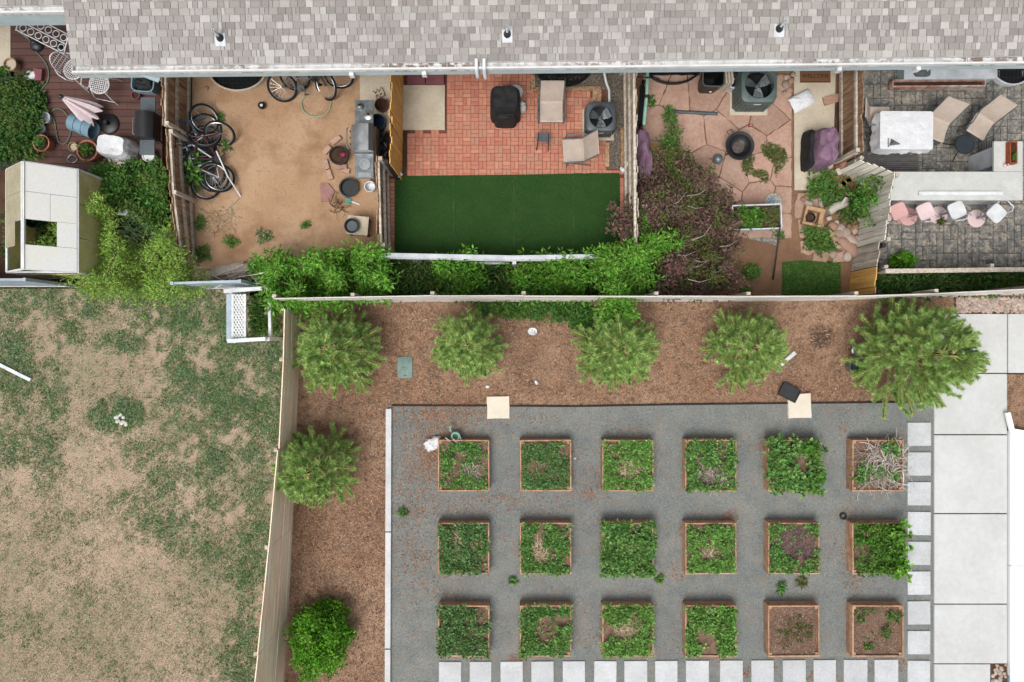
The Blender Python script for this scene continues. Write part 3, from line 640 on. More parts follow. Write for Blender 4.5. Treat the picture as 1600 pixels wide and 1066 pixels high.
pebbles('pebbles', 'brown pea gravel between the timbers beside the brick patio', rect(951, 118, 971, 262), 900, .014, m_pebble, seed=1)
pebbles('pebbles', 'speckled gravel around the black window well of the brick patio', [(834, 118), (940, 118), (940, 137), (836, 137)], 500, .014, m_pebble, seed=2)
# side strip of yard C beside the amber fence
sheet('soil_strip', rect(627.5, 205, 638.5, 276), .012, g_soil)
# ---- flagstone yard
fseeds = [(1022, 140), (1052, 152), (1100, 148), (1148, 178), (1196, 186), (1230, 150), (1074, 206), (1026, 190), (1020, 250), (1128, 200), (1172, 222), (1222, 224), (1062, 268), (1106, 262), (1146, 272), (1184, 262), (1128, 300), (1190, 306), (1228, 272), (1226, 312), (1224, 356), (1192, 352), (1150, 345), (1108, 330), (1255, 322), (1268, 350)]
flag = sheet('flagstone_patio', [(1004, 100), (1240, 100), (1240, 300), (1285, 300), (1285, 372), (1140, 372), (1060, 340), (1004, 290)], .006, g_redsoil)
bound = [(1004, 118), (1286, 118), (1286, 372), (1004, 372)]
for i, c in enumerate(voronoi(fseeds, [(x, y) for x, y in bound], .55)):
    if len(c) < 3: continue
    cl = c
    if fseeds[i][0] < 1236:
        cl = clipconvex(c, (1236, 0), (1, 0))
    else:
        cl = clipconvex(clipconvex(c, (1240, 0), (-1, 0)), (0, 302), (0, -1))
    if len(cl) < 3: continue
    cl = roughen(cl, 7, .9, rnd); P = [W(x, y) for x, y in cl]; mb = MB(); mb.prism([(p.x, p.y) for p in P], .0, .03 + rnd.uniform(0, .006), .006); mb.build('flagstone', m_flag, flag)
sheet('concrete_walk', [(1239, 60), (1306, 60), (1300, 262), (1262, 298), (1240, 298)], .05, m_concrete)
sheet('dark_soil_strip', [(1303, 150), (1334, 150), (1334, 262), (1303, 262)], .056, g_soil)
gp = sheet('grass_patch', [(1222, 410), (1250, 407), (1313, 408), (1313, 461), (1222, 462)], .02, g_grass2)
for nm, c in (('flagstone', [(1249, 377), (1268, 376), (1282, 388), (1262, 400), (1250, 395)]), ('flagstone', [(1270, 394), (1282, 388), (1298, 396), (1290, 411), (1268, 408)]), ('flagstone', [(1300, 398), (1322, 390), (1337, 396), (1326, 408), (1300, 411)]), ('flagstone', [(1140, 358), (1162, 355), (1164, 368), (1144, 372)])):
    P = [W(*q) for q in roughen(c, 6, .6, rnd)]; mb = MB(); mb.prism([(p.x, p.y) for p in P], .0, .045, .008); mb.build(nm, m_flag, flag)
sheet('stone_step', [(1163, 357), (1215, 357), (1213, 384), (1170, 374)], .025, m_slate)
# ---- slate patio: random ashlar
spat = sheet('slate_patio', [(1339, 60), (1760, 60), (1760, 424), (1336, 424), (1349, 300), (1339, 262)], .004, m_slatej)
uw = .17; a0 = W(1342, 110); nx, ny = 34, 30; occ = set(); cnt = 0; rest = MB()
for j in range(ny):
    for i in range(nx):
        if (i, j) in occ: continue
        w, h = rnd.choice([(1, 1), (2, 1), (1, 2), (2, 2), (2, 2), (3, 2), (2, 3)])
        while w > 1 and any((i + k, j) in occ for k in range(w)): w -= 1
        for k in range(w):
            for l in range(h): occ.add((i + k, j + l))
        cx, cy = a0.x + (i + w / 2) * uw, a0.y - (j + h / 2) * uw; X = 800 + cx * 64.65; Y = 533 - cy * 64.65
        if Y > 418 or (Y > 262 and X < 1352): continue
        g = .006; pts = roughen([(cx - w * uw / 2 + g, cy - h * uw / 2 + g), (cx + w * uw / 2 - g, cy - h * uw / 2 + g), (cx + w * uw / 2 - g, cy + h * uw / 2 - g), (cx - w * uw / 2 + g, cy + h * uw / 2 - g)], .09, .005, rnd)
        tgt = MB() if X < 1610 and cnt < 300 else rest
        tgt.prism(pts, 0, .018 + rnd.uniform(0, .008), .008)
        if tgt is not rest: tgt.build('slate_stone', m_slate, spat); cnt += 1
if rest.V: tag(rest.build('slate_field', m_slate, spat), kind='stuff')
# ---- deck
deck = sheet('deck', rect(-300, 10, 257, 266), .02, m_blackrail)
pitch = .163; y = W(0, 20).y; i = 0
while True:
    yy = y - i * pitch
    if 533 - yy * 64.65 > 264: break
    x0 = W(20.5, 0).x; x1 = W(256, 0).x; cut = rnd.uniform(.2, .8)
    for xa, xb in ((x0, x0 + (x1 - x0) * cut - .003), (x0 + (x1 - x0) * cut + .003, x1)):
        mb = MB(); mb.box(((xb - xa) / 2, 0, .02), (xb - xa, pitch - .012, .04)); o = mb.build('plank', m_deck, deck); o.location = (xa, yy, .03)
    i += 1
sheet('concrete_slab', rect(-300, 20, 20, 112), .08, m_concrete)
sheet('concrete_apron', [(562, 60), (612, 60), (610, 205), (563, 205)], .02, m_concrete)
# ------------------------------------------------------------------ raised garden beds
CX = [724.5, 852.5, 981, 1110.5, 1240, 1371.5]; CY = [727.5, 857, 986]; BH = .30
rows = ['top', 'middle', 'bottom']; cols = ['first', 'second', 'third', 'fourth', 'fifth', 'sixth']
def bed(ci, ri, note, dx=0, rot=0):
    c = W(CX[ci], CY[ri], BH); s = 1.215; t = .03
    b = thing('raised_bed', 'cedar raised bed, %s in the %s row, %s' % (cols[ci], rows[ri], note), 'raised bed', (c.x, c.y, .012), R(rot), 'square cedar raised beds on the gravel')
    for k in range(4):
        L = s if k % 2 == 0 else s - 2 * t - .004
        for zz_, hh in ((BH * .25, BH * .5 - .004), (BH * .75, BH * .5)):
            mb = MB(); mb.box((0, 0, 0), (L, t, hh)); o = mb.build('board', m_cedar, b)
            a = k * math.pi / 2; rr = s / 2 - t / 2; o.location = (-math.sin(a) * -rr * 1.0, math.cos(a) * -rr * 1.0, zz_ + rnd.uniform(-.003, .003)); o.rotation_euler = (rnd.uniform(-.015, .015), 0, a + rnd.uniform(-.004, .004))
    for sx in (-1, 1):
        for sy in (-1, 1):
            mb = MB(); mb.box((sx * (s / 2 - t - .032), sy * (s / 2 - t - .032), BH / 2 - .008), (.06, .06, BH - .026)); mb.build('corner_post', m_cedarend, b)
    so = MB(); n = 10; ss = s - 2 * t; V = []; F = []
    for i in range(n + 1):
        for j in range(n + 1):
            x, y = -ss / 2 + ss * i / n, -ss / 2 + ss * j / n
            V.append((x, y, BH - .05 + .03 * mnoise.noise(Vector((x * 3 + ci * 5, y * 3 + ri * 7, 0)))))
    F = [(i * (n + 1) + j, (i + 1) * (n + 1) + j, (i + 1) * (n + 1) + j + 1, i * (n + 1) + j + 1) for i in range(n) for j in range(n)]
    so.add(V, F); so.build('soil', m_bedsoil, b, True)
    return b, c
m_bedsoil = groundmat('raised_bed_soil', [S(138, 110, 92), (6, 5, .42, .62, S(110, 84, 70), .8, 'noise'), (50, 3, .5, .7, S(190, 164, 146), .7, 'noise')], .8, 60)
def bedplants(ci, ri, label, n, holes=(), lsz=.075, mat=None, over=.05, zt=.10, extra=(), keep=None, seed=0, dry=0, blobs=None, strip=0):
    rg = np.random.default_rng(100 + ci * 10 + ri + seed); c = W(CX[ci], CY[ri], BH); s = .56 + over
    P = rg.uniform(-s, s, (n * 3, 2))
    d = np.ones(len(P)) * 1.0
    nv = vnoise(P, 3.0, ci * 3 + ri); edge = s - np.max(np.abs(P), 1); d[edge < over + .04 * 1] *= .35; nv2 = vnoise(P, 7.0, ci * 7 + ri * 3 + 1); d *= np.clip(.62 + nv * 1.0 + nv2 * .9, .06, 1)
    for hx, hy, rx, ry, k in holes:
        q = ((P[:, 0] - hx) / rx) ** 2 + ((P[:, 1] - hy) / ry) ** 2 + nv * .3
        d *= np.where(q < 1, 1 - k, 1)
    if blobs:
        bl = np.zeros(len(P))
        for hx, hy, r, k in blobs: bl = np.maximum(bl, k * (((P[:, 0] - hx) ** 2 + (P[:, 1] - hy) ** 2) < (r * (1 + nv * .4)) ** 2))
        d *= bl
    P = P[rg.random(len(P)) < d][:int(n * .72)]; nv = vnoise(P, 5.0, 5 + ci + ri)
    z = BH - .04 + zt * np.clip(.6 + nv, .1, 1.4) * rg.uniform(.4, 1, len(P))
    C = np.stack([c.x + P[:, 0], c.y + P[:, 1], z + .012], 1)
    V, F = clumps(C, .04, 5, lsz * .78, lsz * .55, rg, upb=1.0, flop=.6, mid=.55)
    o = link('bed_plants', npmesh('bed_plants', V, F, mat or l_straw)); tag(o, label, 'plants', kind='stuff')
    return o, c, rg
def strands(name, label, cat, c, sx, sy, n, L, w, mat, rg, z=.26, curl=.3, zr=.05):
    P = np.stack([c[0] + rg.uniform(-sx, sx, n), c[1] + rg.uniform(-sy, sy, n), z + rg.uniform(0, zr, n)], 1); mb = MB()
    for p in P:
        a = rg.uniform(0, 6.28); k = rg.normal(0, curl); l = L * rg.uniform(.5, 1.3); q = Vector(p); pts = [q.copy()]
        for i in range(4):
            q = q + Vector((math.cos(a), math.sin(a), rg.normal(0, .12))) * l / 4; q.z = max(q.z, z - .02); a += k; pts.append(q.copy())
        mb.tube(pts, w * rg.uniform(.6, 1.2), 3)
    return tag(mb.build(name, mat), label, cat, kind='stuff')
NOTES = {(0, 0): 'half filled with patchy strawberries and dry stalks', (1, 0): 'filled with clover-like green leaves', (2, 0): 'full of leaves around a straw-coloured centre', (3, 0): 'with wilting vines on dark mulch', (4, 0): 'with big squash leaves spilling to the right', (5, 0): 'covered in bleached dead vines',
         (0, 1): 'leafy with a brown streak at left', (1, 1): 'leafy with an L-shaped dry patch', (2, 1): 'overflowing with dense leaves', (3, 1): 'packed with leaves and a tan spot', (4, 1): 'mostly dark bark with leaves at the edges', (5, 1): 'overgrown on its right side by bright grass',
         (0, 2): 'leafy with an open upper right corner', (1, 2): 'leafy around a brown soil hole', (2, 2): 'leafy with a broken straw centre', (3, 2): 'grassy with a bare lower centre', (4, 2): 'nearly empty with pale mulch', (5, 2): 'mostly bare with a few corner plants'}
BC = {}
for (ci, ri), nt_ in NOTES.items(): BC[ci, ri] = bed(ci, ri, nt_, rot=rnd.uniform(-.5, .5))
PL = lambda ci, ri, t: '%s growing in the %s bed of the %s row' % (t, cols[ci], rows[ri])
l_grassy = leafm('fresh_green_leaf', [S(84, 146, 48), S(108, 172, 62), S(64, 120, 40), S(134, 194, 82)])
bedplants(0, 0, PL(0, 0, 'patchy dark strawberry leaves'), 700, [(-.1, .22, .2, .14, .9), (.25, -.1, .22, .2, .9), (-.3, -.3, .2, .14, .8), (.1, .0, .3, .1, .6)], over=-.02)
bedplants(1, 0, PL(1, 0, 'even carpet of small leaves'), 1900, [(-.25, -.12, .16, .22, .7), (.05, .05, .1, .08, .7)], over=.0, lsz=.055, mat=l_straw3)
bedplants(2, 0, PL(2, 0, 'bushy ring of leaves'), 1500, [(.02, -.08, .33, .28, .95)], over=.02, lsz=.07, mat=l_straw2)
bedplants(3, 0, PL(3, 0, 'scattered wilting leafy stems'), 900, [(0, -.25, .42, .24, .95), (.15, .1, .2, .3, .5)], over=.03, lsz=.085)
bedplants(4, 0, PL(4, 0, 'broad squash leaves'), 700, [(.1, .1, .32, .16, .95), (.2, -.05, .15, .15, .95)], over=.10, lsz=.14, zt=.16)
bedplants(4, 0, PL(4, 0, 'large leaves spilling over the right board'), 90, lsz=.19, zt=.25, over=.1, blobs=[(.55, .25, .2, 1), (.42, .4, .2, 1), (.5, -.35, .15, 1)], seed=7, mat=l_grassy)
bedplants(5, 0, PL(5, 0, 'sparse grey-green shoots'), 330, blobs=[(-.38, -.2, .25, 1), (.35, .42, .18, 1), (0, -.15, .16, .7), (.4, -.2, .12, .6)], lsz=.09)
bedplants(0, 1, PL(0, 1, 'patchy mint leaves'), 1250, [(-.15, .02, .12, .38, .85), (.45, -.35, .2, .25, .9), (.2, .05, .25, .2, .6)], over=.03, mat=l_straw3, lsz=.08)
bedplants(1, 1, PL(1, 1, 'strawberry leaves'), 1250, [(-.2, 0, .16, .42, .96), (.0, -.12, .34, .2, .93), (-.05, .45, .16, .12, .9), (.45, .4, .15, .2, .8)], over=.03, mat=l_straw)
bedplants(2, 1, PL(2, 1, 'dense overflowing leaves'), 2100, [(.1, -.05, .2, .2, .8)], over=.07, zt=.16, lsz=.095)
bedplants(3, 1, PL(3, 1, 'dense small leaves'), 1900, [(-.08, -.14, .24, .15, .95), (-.05, .08, .2, .16, .8)], over=.0, zt=.14, mat=l_straw2, lsz=.065)
bedplants(4, 1, PL(4, 1, 'edge leaves'), 900, [(.12, .12, .48, .42, .985), (.35, -.1, .2, .25, .8)], over=.02)
bedplants(5, 1, PL(5, 1, 'bright bushy leaves'), 1500, [(-.45, -.05, .1, .25, .8)], over=.03, zt=.2, mat=l_grassy, lsz=.08)
bedplants(5, 1, PL(5, 1, 'tall grass tufts at the right side'), 260, lsz=.17, zt=.35, over=.12, blobs=[(.55, .45, .22, 1), (.58, .1, .18, 1), (.5, -.4, .2, 1)], seed=5, mat=l_bright)
bedplants(0, 2, PL(0, 2, 'dark leaf carpet'), 1500, [(.5, .42, .2, .25, .9), (-.05, .1, .3, .25, .5)], over=.06, mat=l_straw3)
bedplants(1, 2, PL(1, 2, 'ring of leaves'), 1350, [(.0, .02, .3, .36, .98), (.35, .25, .22, .14, .92)], over=.05, mat=l_straw)
bedplants(2, 2, PL(2, 2, 'leaves around straw'), 1500, [(-.1, .03, .36, .2, .95), (.2, .2, .2, .34, .9)], over=.05, mat=l_straw2)
bedplants(3, 2, PL(3, 2, 'grassy leaves'), 1300, [(-.08, -.32, .26, .36, .97), (-.3, .0, .14, .14, .6)], over=.02, lsz=.1, mat=l_straw2)
bedplants(4, 2, PL(4, 2, 'small yellowing herbs'), 240, blobs=[(.02, .22, .2, .8), (-.2, -.12, .25, .9), (.2, -.05, .25, .6)], mat=l_olive, zt=.03, lsz=.05)
bedplants(5, 2, PL(5, 2, 'few corner herbs'), 200, blobs=[(-.42, .4, .16, 1), (.42, .38, .18, 1), (.2, 0, .12, .8), (-.2, -.1, .1, .6), (-.25, -.38, .1, .9), (0, .48, .15, .7)], mat=l_mid, lsz=.075)
def bedc(ci, ri, dx=0, dy=0): b = W(CX[ci], CY[ri], BH); return (b.x + dx, b.y + dy)
rg = np.random.default_rng(11)
strands('dead_vines', 'bleached dead vines tangled over the last bed of the top row', 'vines', bedc(5, 0, .12, -.02), .46, .46, 240, .42, .008, l_stem, rg, z=.25, zr=.13, curl=.4)
strands('dry_stalks', 'dry grey stalks in the first bed of the top row', 'stalks', bedc(0, 0, .2, -.12), .16, .2, 60, .3, .006, l_stem, rg, z=.25, zr=.08)
strands('dry_vines', 'pale dry vines in the fourth bed of the top row', 'vines', bedc(3, 0, 0, -.28), .42, .2, 110, .3, .005, l_stem, rg, z=.25, zr=.05)
for (ci, ri, dx, dy, sx, sy, n) in ((2, 0, .02, -.08, .22, .16, 120), (2, 2, -.02, .03, .28, .16, 160), (1, 1, -.12, -.06, .2, .28, 140), (3, 1, -.08, -.1, .16, .12, 90), (2, 1, .1, -.05, .1, .12, 40), (0, 1, -.15, 0, .06, .28, 60)):
    strands('straw', 'dry straw in the %s bed of the %s row' % (cols[ci], rows[ri]), 'straw', bedc(ci, ri, dx, dy), sx, sy, int(n * 2.2), .12, .007, l_dry, rg, z=.262, zr=.04)
for (ci, ri, label, n, blob) in ((4, 1, 'purple grey bark chips', 2200, (.1, .1, .42, .4)), (4, 2, 'pale grey bark chips', 1300, (0, 0, .55, .55)), (5, 2, 'reddish bark chips', 1100, (0, 0, .55, .55)), (5, 0, 'brown bark chips', 600, (0, .1, .5, .4)), (3, 0, 'dark shredded bark', 800, (.05, -.1, .5, .42)), (1, 2, 'reddish bark bits', 350, (0, 0, .22, .28))):
    c = bedc(ci, ri, blob[0], blob[1]); P = np.stack([c[0] + rg.uniform(-blob[2], blob[2], n), c[1] + rg.uniform(-blob[3], blob[3], n), np.full(n, BH - .03) + rg.uniform(0, .02, n)], 1)
    V, F = leafquads(P, rg.normal(0, 1, (n, 3)) * [1, 1, .2], rg.uniform(.02, .055, n), rg.uniform(.01, .02, n), rg, .4, 0)
    tag(link('bark_chips', npmesh('bark_chips', V, F, l_chip2 if (ci, ri) in ((4, 1), (3, 0)) else l_chip)), '%s covering the %s bed of the %s row' % (label, cols[ci], rows[ri]), 'bark chips', kind='stuff')
# ------------------------------------------------------------------ trees, shrubs, vines
def pine(label, px, py, h, rad, seed, nw=8, sx=1.0, sy=1.0, dens=78, whorls=5):
    rg = np.random.default_rng(seed); top = W(px, py, h); t = thing('pine_tree', label, 'tree', (top.x, top.y, 0), 0, 'young pines in the mulch bed')
    mb = MB(); mb.tube([(0, 0, 0), (.02, .01, h * .4), (0, 0, h * .8), (0, 0, h)], .055, 7, r1=.012); mb.build('trunk', m_bark, t, True)
    br = MB(); P = []; D = []; Ls = []
    def shoot(a, d, l, n):
        s = rg.uniform(0, 1, n) ** .8; p = a[None] + d[None] * (s[:, None] * l)
        r = rg.normal(0, 1, (n, 3)); r -= (r @ d)[:, None] * d[None]; r = unit(r)
        P.append(p); D.append(d[None] * rg.uniform(.45, .8, (n, 1)) + r * rg.uniform(.7, .95, (n, 1)) + np.array([0, 0, .12])); Ls.append(rg.uniform(.075, .115, n))
    for k in range(whorls):
        f = k / max(1, whorls - 1); z = h * (.22 + .72 * f); bl = rad * (1 - f * .62); nb = nw if k < whorls - 1 else max(6, nw - 2)
        a0 = rg.uniform(0, 6.28)
        for b in range(nb):
            a = a0 + 6.283 * b / nb + rg.normal(0, .16); el = R(10 + 26 * f + rg.normal(0, 6)); L = bl * rg.uniform(.88, 1.08)
            d = np.array([math.cos(a) * math.cos(el) * sx, math.sin(a) * math.cos(el) * sy, math.sin(el)])
            o = np.array([0, 0, z - L * .3]); mid = o + d * L * .5; e = o + d * L + np.array([0, 0, .12 * L])
            br.tube([o, mid, e], .012, 4, r1=.009); dd = e - mid; ll = np.linalg.norm(dd); dd = dd / ll
            br.tube([mid + [0, 0, .022], e + dd * .03 + [0, 0, .022]], .0095, 4)
            shoot(o + (mid - o) * .55, dd, L * .25, int(dens * 1.2)); shoot(mid, dd, ll + .02, int(dens * 5.0 * ll / .4))
            for s in range(2 if L < .62 else 4):
                fs = .40 + .16 * (s // 2) + rg.uniform(0, .1); ps = o + (e - o) * fs; sgn = 1 if s % 2 else -1
                aa = R(40) * sgn + rg.normal(0, .14); c_, s_ = math.cos(aa), math.sin(aa); d2 = np.array([d[0] * c_ - d[1] * s_, d[0] * s_ + d[1] * c_, d[2] + rg.uniform(.05, .3)]); d2 /= np.linalg.norm(d2)
                l2 = L * rg.uniform(.30, .46); br.tube([ps, ps + d2 * l2], .007, 3); shoot(ps + d2 * l2 * .1, d2, l2 * .92, int(dens * 4.0 * l2 / .4))
    shoot(np.array([0, 0, h - .2]), np.array([0, 0, 1.0]), .2, dens * 3)
    br.build('branches', m_twig, t)
    V, F = needles(np.vstack(P), np.vstack(D), np.concatenate(Ls), .010, rg)
    link('crown', npmesh('crown', V, F, l_needle), t); return t
pine('bushy young pine at the left end of the pine row by the plank fence', 498, 550, 2.2, 1.14, 1, nw=9)
pine('young pine with star-shaped crown, second in the row beside the green valve lid', 724, 541, 2.2, .92, 2, whorls=5, nw=8)
pine('young pine in the middle of the row with a brown tip', 982, 546, 2.3, 1.06, 3, nw=9)
pine('young pine fourth in the row beside the white board', 1206, 545, 2.3, 1.0, 4, nw=8)
pine('largest pine of the row overhanging the concrete path', 1505, 555, 2.6, 1.5, 5, nw=10, whorls=7, dens=60, sx=1.0)
pine('lone young pine below the row against the plank fence', 462, 750, 2.1, 1.04, 6, nw=8, whorls=5)
def bush(name, label, cat, px, py, rx, ry, h, mat, n, lsz, seed, per=9, asp=.55, clump=.13, group=None, stems=5, flop=.5, base=.1):
    rg = np.random.default_rng(seed); c = W(px, py, h * .5); t = thing(name, label, cat, (c.x, c.y, 0), 0, group); sx, sy = M(rx), M(ry)
    mb = MB()
    for i in range(stems):
        a = rg.uniform(0, 6.28); mb.tube([(0, 0, 0), (sx * .3 * math.cos(a), sy * .3 * math.sin(a), h * .4), (sx * .7 * math.cos(a), sy * .7 * math.sin(a), h * .75)], .018, 5, r1=.005)
    mb.build('stem', m_bark, t)
    u = unit(rg.normal(0, 1, (n, 3))); u[:, 2] = np.abs(u[:, 2]); k = rg.uniform(.35, 1, (n, 1)) ** .5 * (1 + .42 * np.array([mnoise.noise(Vector(v * 2.2) + Vector((seed, 0, 0))) for v in u])[:, None])
    C = u * k * np.array([sx * .95, sy * .95, h * (1 - base)]) + [0, 0, h * base * .5]
    V, F = clumps(C, clump, per, lsz, lsz * asp, rg, flop=flop)
    link('crown', npmesh('crown', V, F, mat), t); return t
bush('shrub', 'bright lime green leafy shrub below the lone pine', 'shrub', 497, 1003, 48, 58, 1.25, l_lime, 650, .085, 21, per=12)
bush('shrub', 'small round clipped shrub with a white tag near the rockery', 'shrub', 1175, 425, 12, 12, .35, l_mid, 160, .05, 22, clump=.05)
bush('shrub', 'small bright shrub growing at the edge of the slate patio', 'shrub', 1412, 409, 15, 14, .45, l_lime, 140, .09, 23, clump=.07)
bush('shrub', 'leafy green plant at the foot of the brown picket fence beside the bicycles', 'shrub', 306, 264, 15, 26, .5, l_grassy, 90, .16, 24, clump=.08, per=6, asp=.5)
def mass(name, label, cat, poly, n, z0, z1, mat, lsz, seed, per=8, asp=.5, clump=.12, kind='stuff', nsc=1.4, flop=.5, thr=None, bump=.5, group=None, edge=4.0):
    rg = np.random.default_rng(seed); P = sample(poly, n, rg); P = P + rg.normal(0, edge, P.shape); q = P / 64.65; nv = vnoise(q, nsc, seed)
    if thr is not None: k = nv > thr; P = P[k]; nv = nv[k]
    z = z0 + (z1 - z0) * np.clip(.5 + nv * bump * 2, 0, 1) * rg.uniform(.55, 1.0, len(P)); C = px2w(P, z)
    V, F = clumps(C, clump, per, lsz, lsz * asp, rg, flop=flop)
    o = link(name, npmesh(name, V, F, mat)); tag(o, label, cat, group, kind); return o
mass('ivy', 'dark green ground ivy patch at the left of the deck', 'ivy', [(-60, 128), (30, 126), (62, 138), (66, 170), (58, 215), (52, 248), (-60, 250)], 900, .05, .35, l_dark, .10, 31, asp=.6, per=9)
mass('perennials', 'green leafy perennials between the deck and the dark irises', 'plants', [(146, 268), (200, 255), (255, 262), (262, 345), (245, 350), (190, 320), (150, 315)], 700, .15, .6, l_mid, .10, 32, asp=.55)
mass('sprawling_shrub', 'sprawling yellow-green shrub spilling over the fence beside the greenhouse', 'shrub', [(62, 395), (95, 350), (110, 318), (150, 308), (172, 330), (182, 365), (215, 392), (248, 372), (262, 345), (276, 360), (285, 395), (322, 438), (318, 462), (240, 466), (150, 460), (112, 440), (84, 412)], 1500, .3, 1.5, l_yellow, .085, 33, asp=.28, per=11, flop=.8, nsc=1.6, edge=7)
for i, (x, y, r_, hh, lab) in enumerate(((205, 385, 60, 1.0, 'arching yellow-green stems'),)): pass
mass('vine', 'bright green vine spilling over the fence corner above the first pine', 'vine', [(392, 416), (420, 402), (470, 408), (540, 398), (590, 388), (608, 408), (608, 458), (560, 470), (520, 472), (500, 482), (455, 486), (425, 474), (412, 448), (396, 434)], 950, .5, 1.7, l_bright, .115, 34, asp=.42, per=10, nsc=2.2, edge=7)
mass('strip_plants', 'dark leafy plants in the strip between turf and plank fence', 'plants', rect(608, 412, 990, 462), 900, .1, .7, l_dark, .13, 35, asp=.45, per=7)
for i, (poly, lab) in enumerate((([(680, 408), (700, 402), (745, 404), (748, 440), (720, 455), (690, 440)], 'left'), ([(795, 412), (850, 405), (880, 412), (885, 455), (830, 460), (810, 440)], 'middle'), ([(868, 408), (905, 404), (912, 440), (905, 462), (865, 460)], 'right'))):
    mass('vine_clump', 'bright green vine clump over the planting strip, %s of the three' % lab, 'vine', poly, 170, .3, 1.3, l_bright, .115, 36 + i, asp=.4, per=9, nsc=2.2, edge=8, group='vine clumps in the planting strip')
mass('vine', 'bright green vine climbing over the plank fence onto the middle pine', 'vine', [(922, 402), (950, 392), (985, 380), (1055, 368), (1048, 385), (1015, 400), (1012, 440), (990, 458), (978, 470), (985, 500), (975, 520), (955, 515), (940, 480), (945, 450), (925, 430)], 620, .7, 1.9, l_bright, .105, 40, asp=.42, per=10, nsc=2.2, edge=7)
mass('weeds', 'low green weeds along the plank fence between second and third pine', 'weeds', [(742, 474), (800, 472), (900, 474), (930, 490), (915, 515), (880, 498), (820, 492), (760, 486)], 420, .03, .3, l_mid, .10, 41, asp=.4)
mass('purple_shrub', 'dark purple-brown leaved shrub with bare pale branches', 'shrub', [(955, 330), (985, 318), (1000, 290), (1015, 258), (1050, 245), (1080, 262), (1105, 270), (1130, 300), (1145, 335), (1150, 380), (1145, 420), (1150, 455), (1080, 462), (1015, 458), (1000, 420), (1000, 380), (960, 365)], 1150, .3, 1.4, l_purple, .09, 42, asp=.55, per=10, flop=.7, nsc=1.9, edge=8)
mass('green_shoots', 'green and red shoots mixed through the purple-brown shrub', 'shrub', [(1000, 320), (1060, 280), (1120, 310), (1140, 400), (1140, 450), (1020, 440)], 430, .4, 1.45, l_olive, .08, 142, asp=.4, edge=14, nsc=2.5)
mass('olive_shoots', 'olive green shoots at the top of the purple shrub', 'shrub', [(1008, 262), (1030, 232), (1060, 236), (1090, 262), (1110, 268), (1080, 290), (1020, 310)], 260, .3, 1.1, l_olive, .09, 43, asp=.4)
mass('olive_shoots', 'green climbing weeds along the joints west of the flagstones', 'weeds', [(1040, 170), (1054, 176), (1060, 215), (1056, 245), (1038, 248), (1036, 230), (1046, 200)], 90, .1, .7, l_mid, .09, 44, asp=.4)
mass('weeds', 'lime green weeds below the purple tarp by the fence', 'weeds', [(985, 330), (1010, 322), (1020, 345), (1010, 362), (985, 362)], 110, .4, 1.0, l_bright, .09, 45, asp=.4)
mass('dark_plants', 'dark green plants under the south edge of the purple shrub', 'plants', [(1015, 425), (1060, 430), (1065, 458), (1015, 460)], 120, .1, .5, l_mid, .12, 46, asp=.4)
mass('hedge', 'dark green leafy hedge strip south of the slate patio', 'hedge', [(1368, 433), (1720, 431), (1720, 450), (1500, 452), (1368, 460)], 900, .3, .8, l_dark, .13, 47, asp=.45)
for i, (poly, lab, m_, h_) in enumerate((([(1262, 275), (1285, 262), (1310, 285), (1322, 300), (1300, 315), (1270, 310)], 'leafy groundcover beside the purple covered grill', l_mid, .3), ([(1335, 300), (1345, 285), (1390, 278), (1382, 300), (1365, 320), (1362, 345), (1345, 340)], 'lime leafed climber on the pale corner fence', l_grassy, 1.2), ([(1262, 366), (1290, 360), (1305, 385), (1285, 392), (1262, 378)], 'blue-green groundcover beside the rock pile', l_mid, .2), ([(1310, 320), (1340, 305), (1345, 325), (1330, 345)], 'dark groundcover around the driftwood stump', l_dark, .25))):
    mass('groundcover', lab, 'plants', poly, 120, .04, h_, m_, .09, 50 + i, asp=.5, clump=.07, edge=6, nsc=3)
mass('moss', 'patchy olive moss growing over the flagstones', 'moss', [(1156, 250), (1175, 245), (1195, 225), (1222, 222), (1230, 245), (1215, 270), (1205, 290), (1180, 275), (1158, 266)], 1200, .025, .06, l_olive, .03, 56, asp=.7, clump=.03, per=6, thr=-.08, nsc=2.5, edge=2)
mass('grass', 'short green grass of the small square patch', 'grass', rect(1224, 411, 1311, 459), 1500, .02, .05, l_mid, .05, 57, asp=.2, clump=.02, per=6, edge=.6)
for i, (x, y, r_, lab, m_) in enumerate(((312, 350, 9, 'weed tuft by the brown picket fence base', l_mid), (317, 395, 12, 'leafy weed at the southwest corner of the dirt yard', l_mid), (362, 378, 8, 'small weed beside the straw on the dirt', l_mid), (478, 353, 4, 'tiny weed in the middle of the dirt yard', l_mid), (412, 370, 9, 'flat grey-green weed on the dirt', l_clover), (354, 228, 6, 'small weed by the red bicycle frame', l_mid), (1165, 456, 8, 'spiky pale plant at the plank fence foot', l_grassy), (345, 185, 4, 'sprout beside the black bicycle wheel', l_mid), (1216, 368, 7, 'grassy tuft behind the white planter leg', l_mid), (1016, 158, 7, 'green weed in the joint beside the mint green scooter', l_mid), (630, 800, 6, 'weed tuft inside the white kerb', l_mid), (1220, 918, 8, 'weed between the middle and bottom bed rows', l_mid), (1252, 910, 8, 'olive weed tuft below the bark filled bed', l_olive), (1031, 905, 4, 'small weed by the fourth bed of the bottom row', l_mid), (802, 908, 4, 'weed sprig between bottom and middle rows', l_mid))):
    bush('weed', lab, 'weed', x, y, r_ * rnd.uniform(.7, 1.3), r_ * rnd.uniform(.6, 1.2), .05 + r_ * .004, m_, 6 + int(r_ * 1.5), .11, 60 + i, clump=.05, per=5, asp=.3, group='small weeds', stems=2)
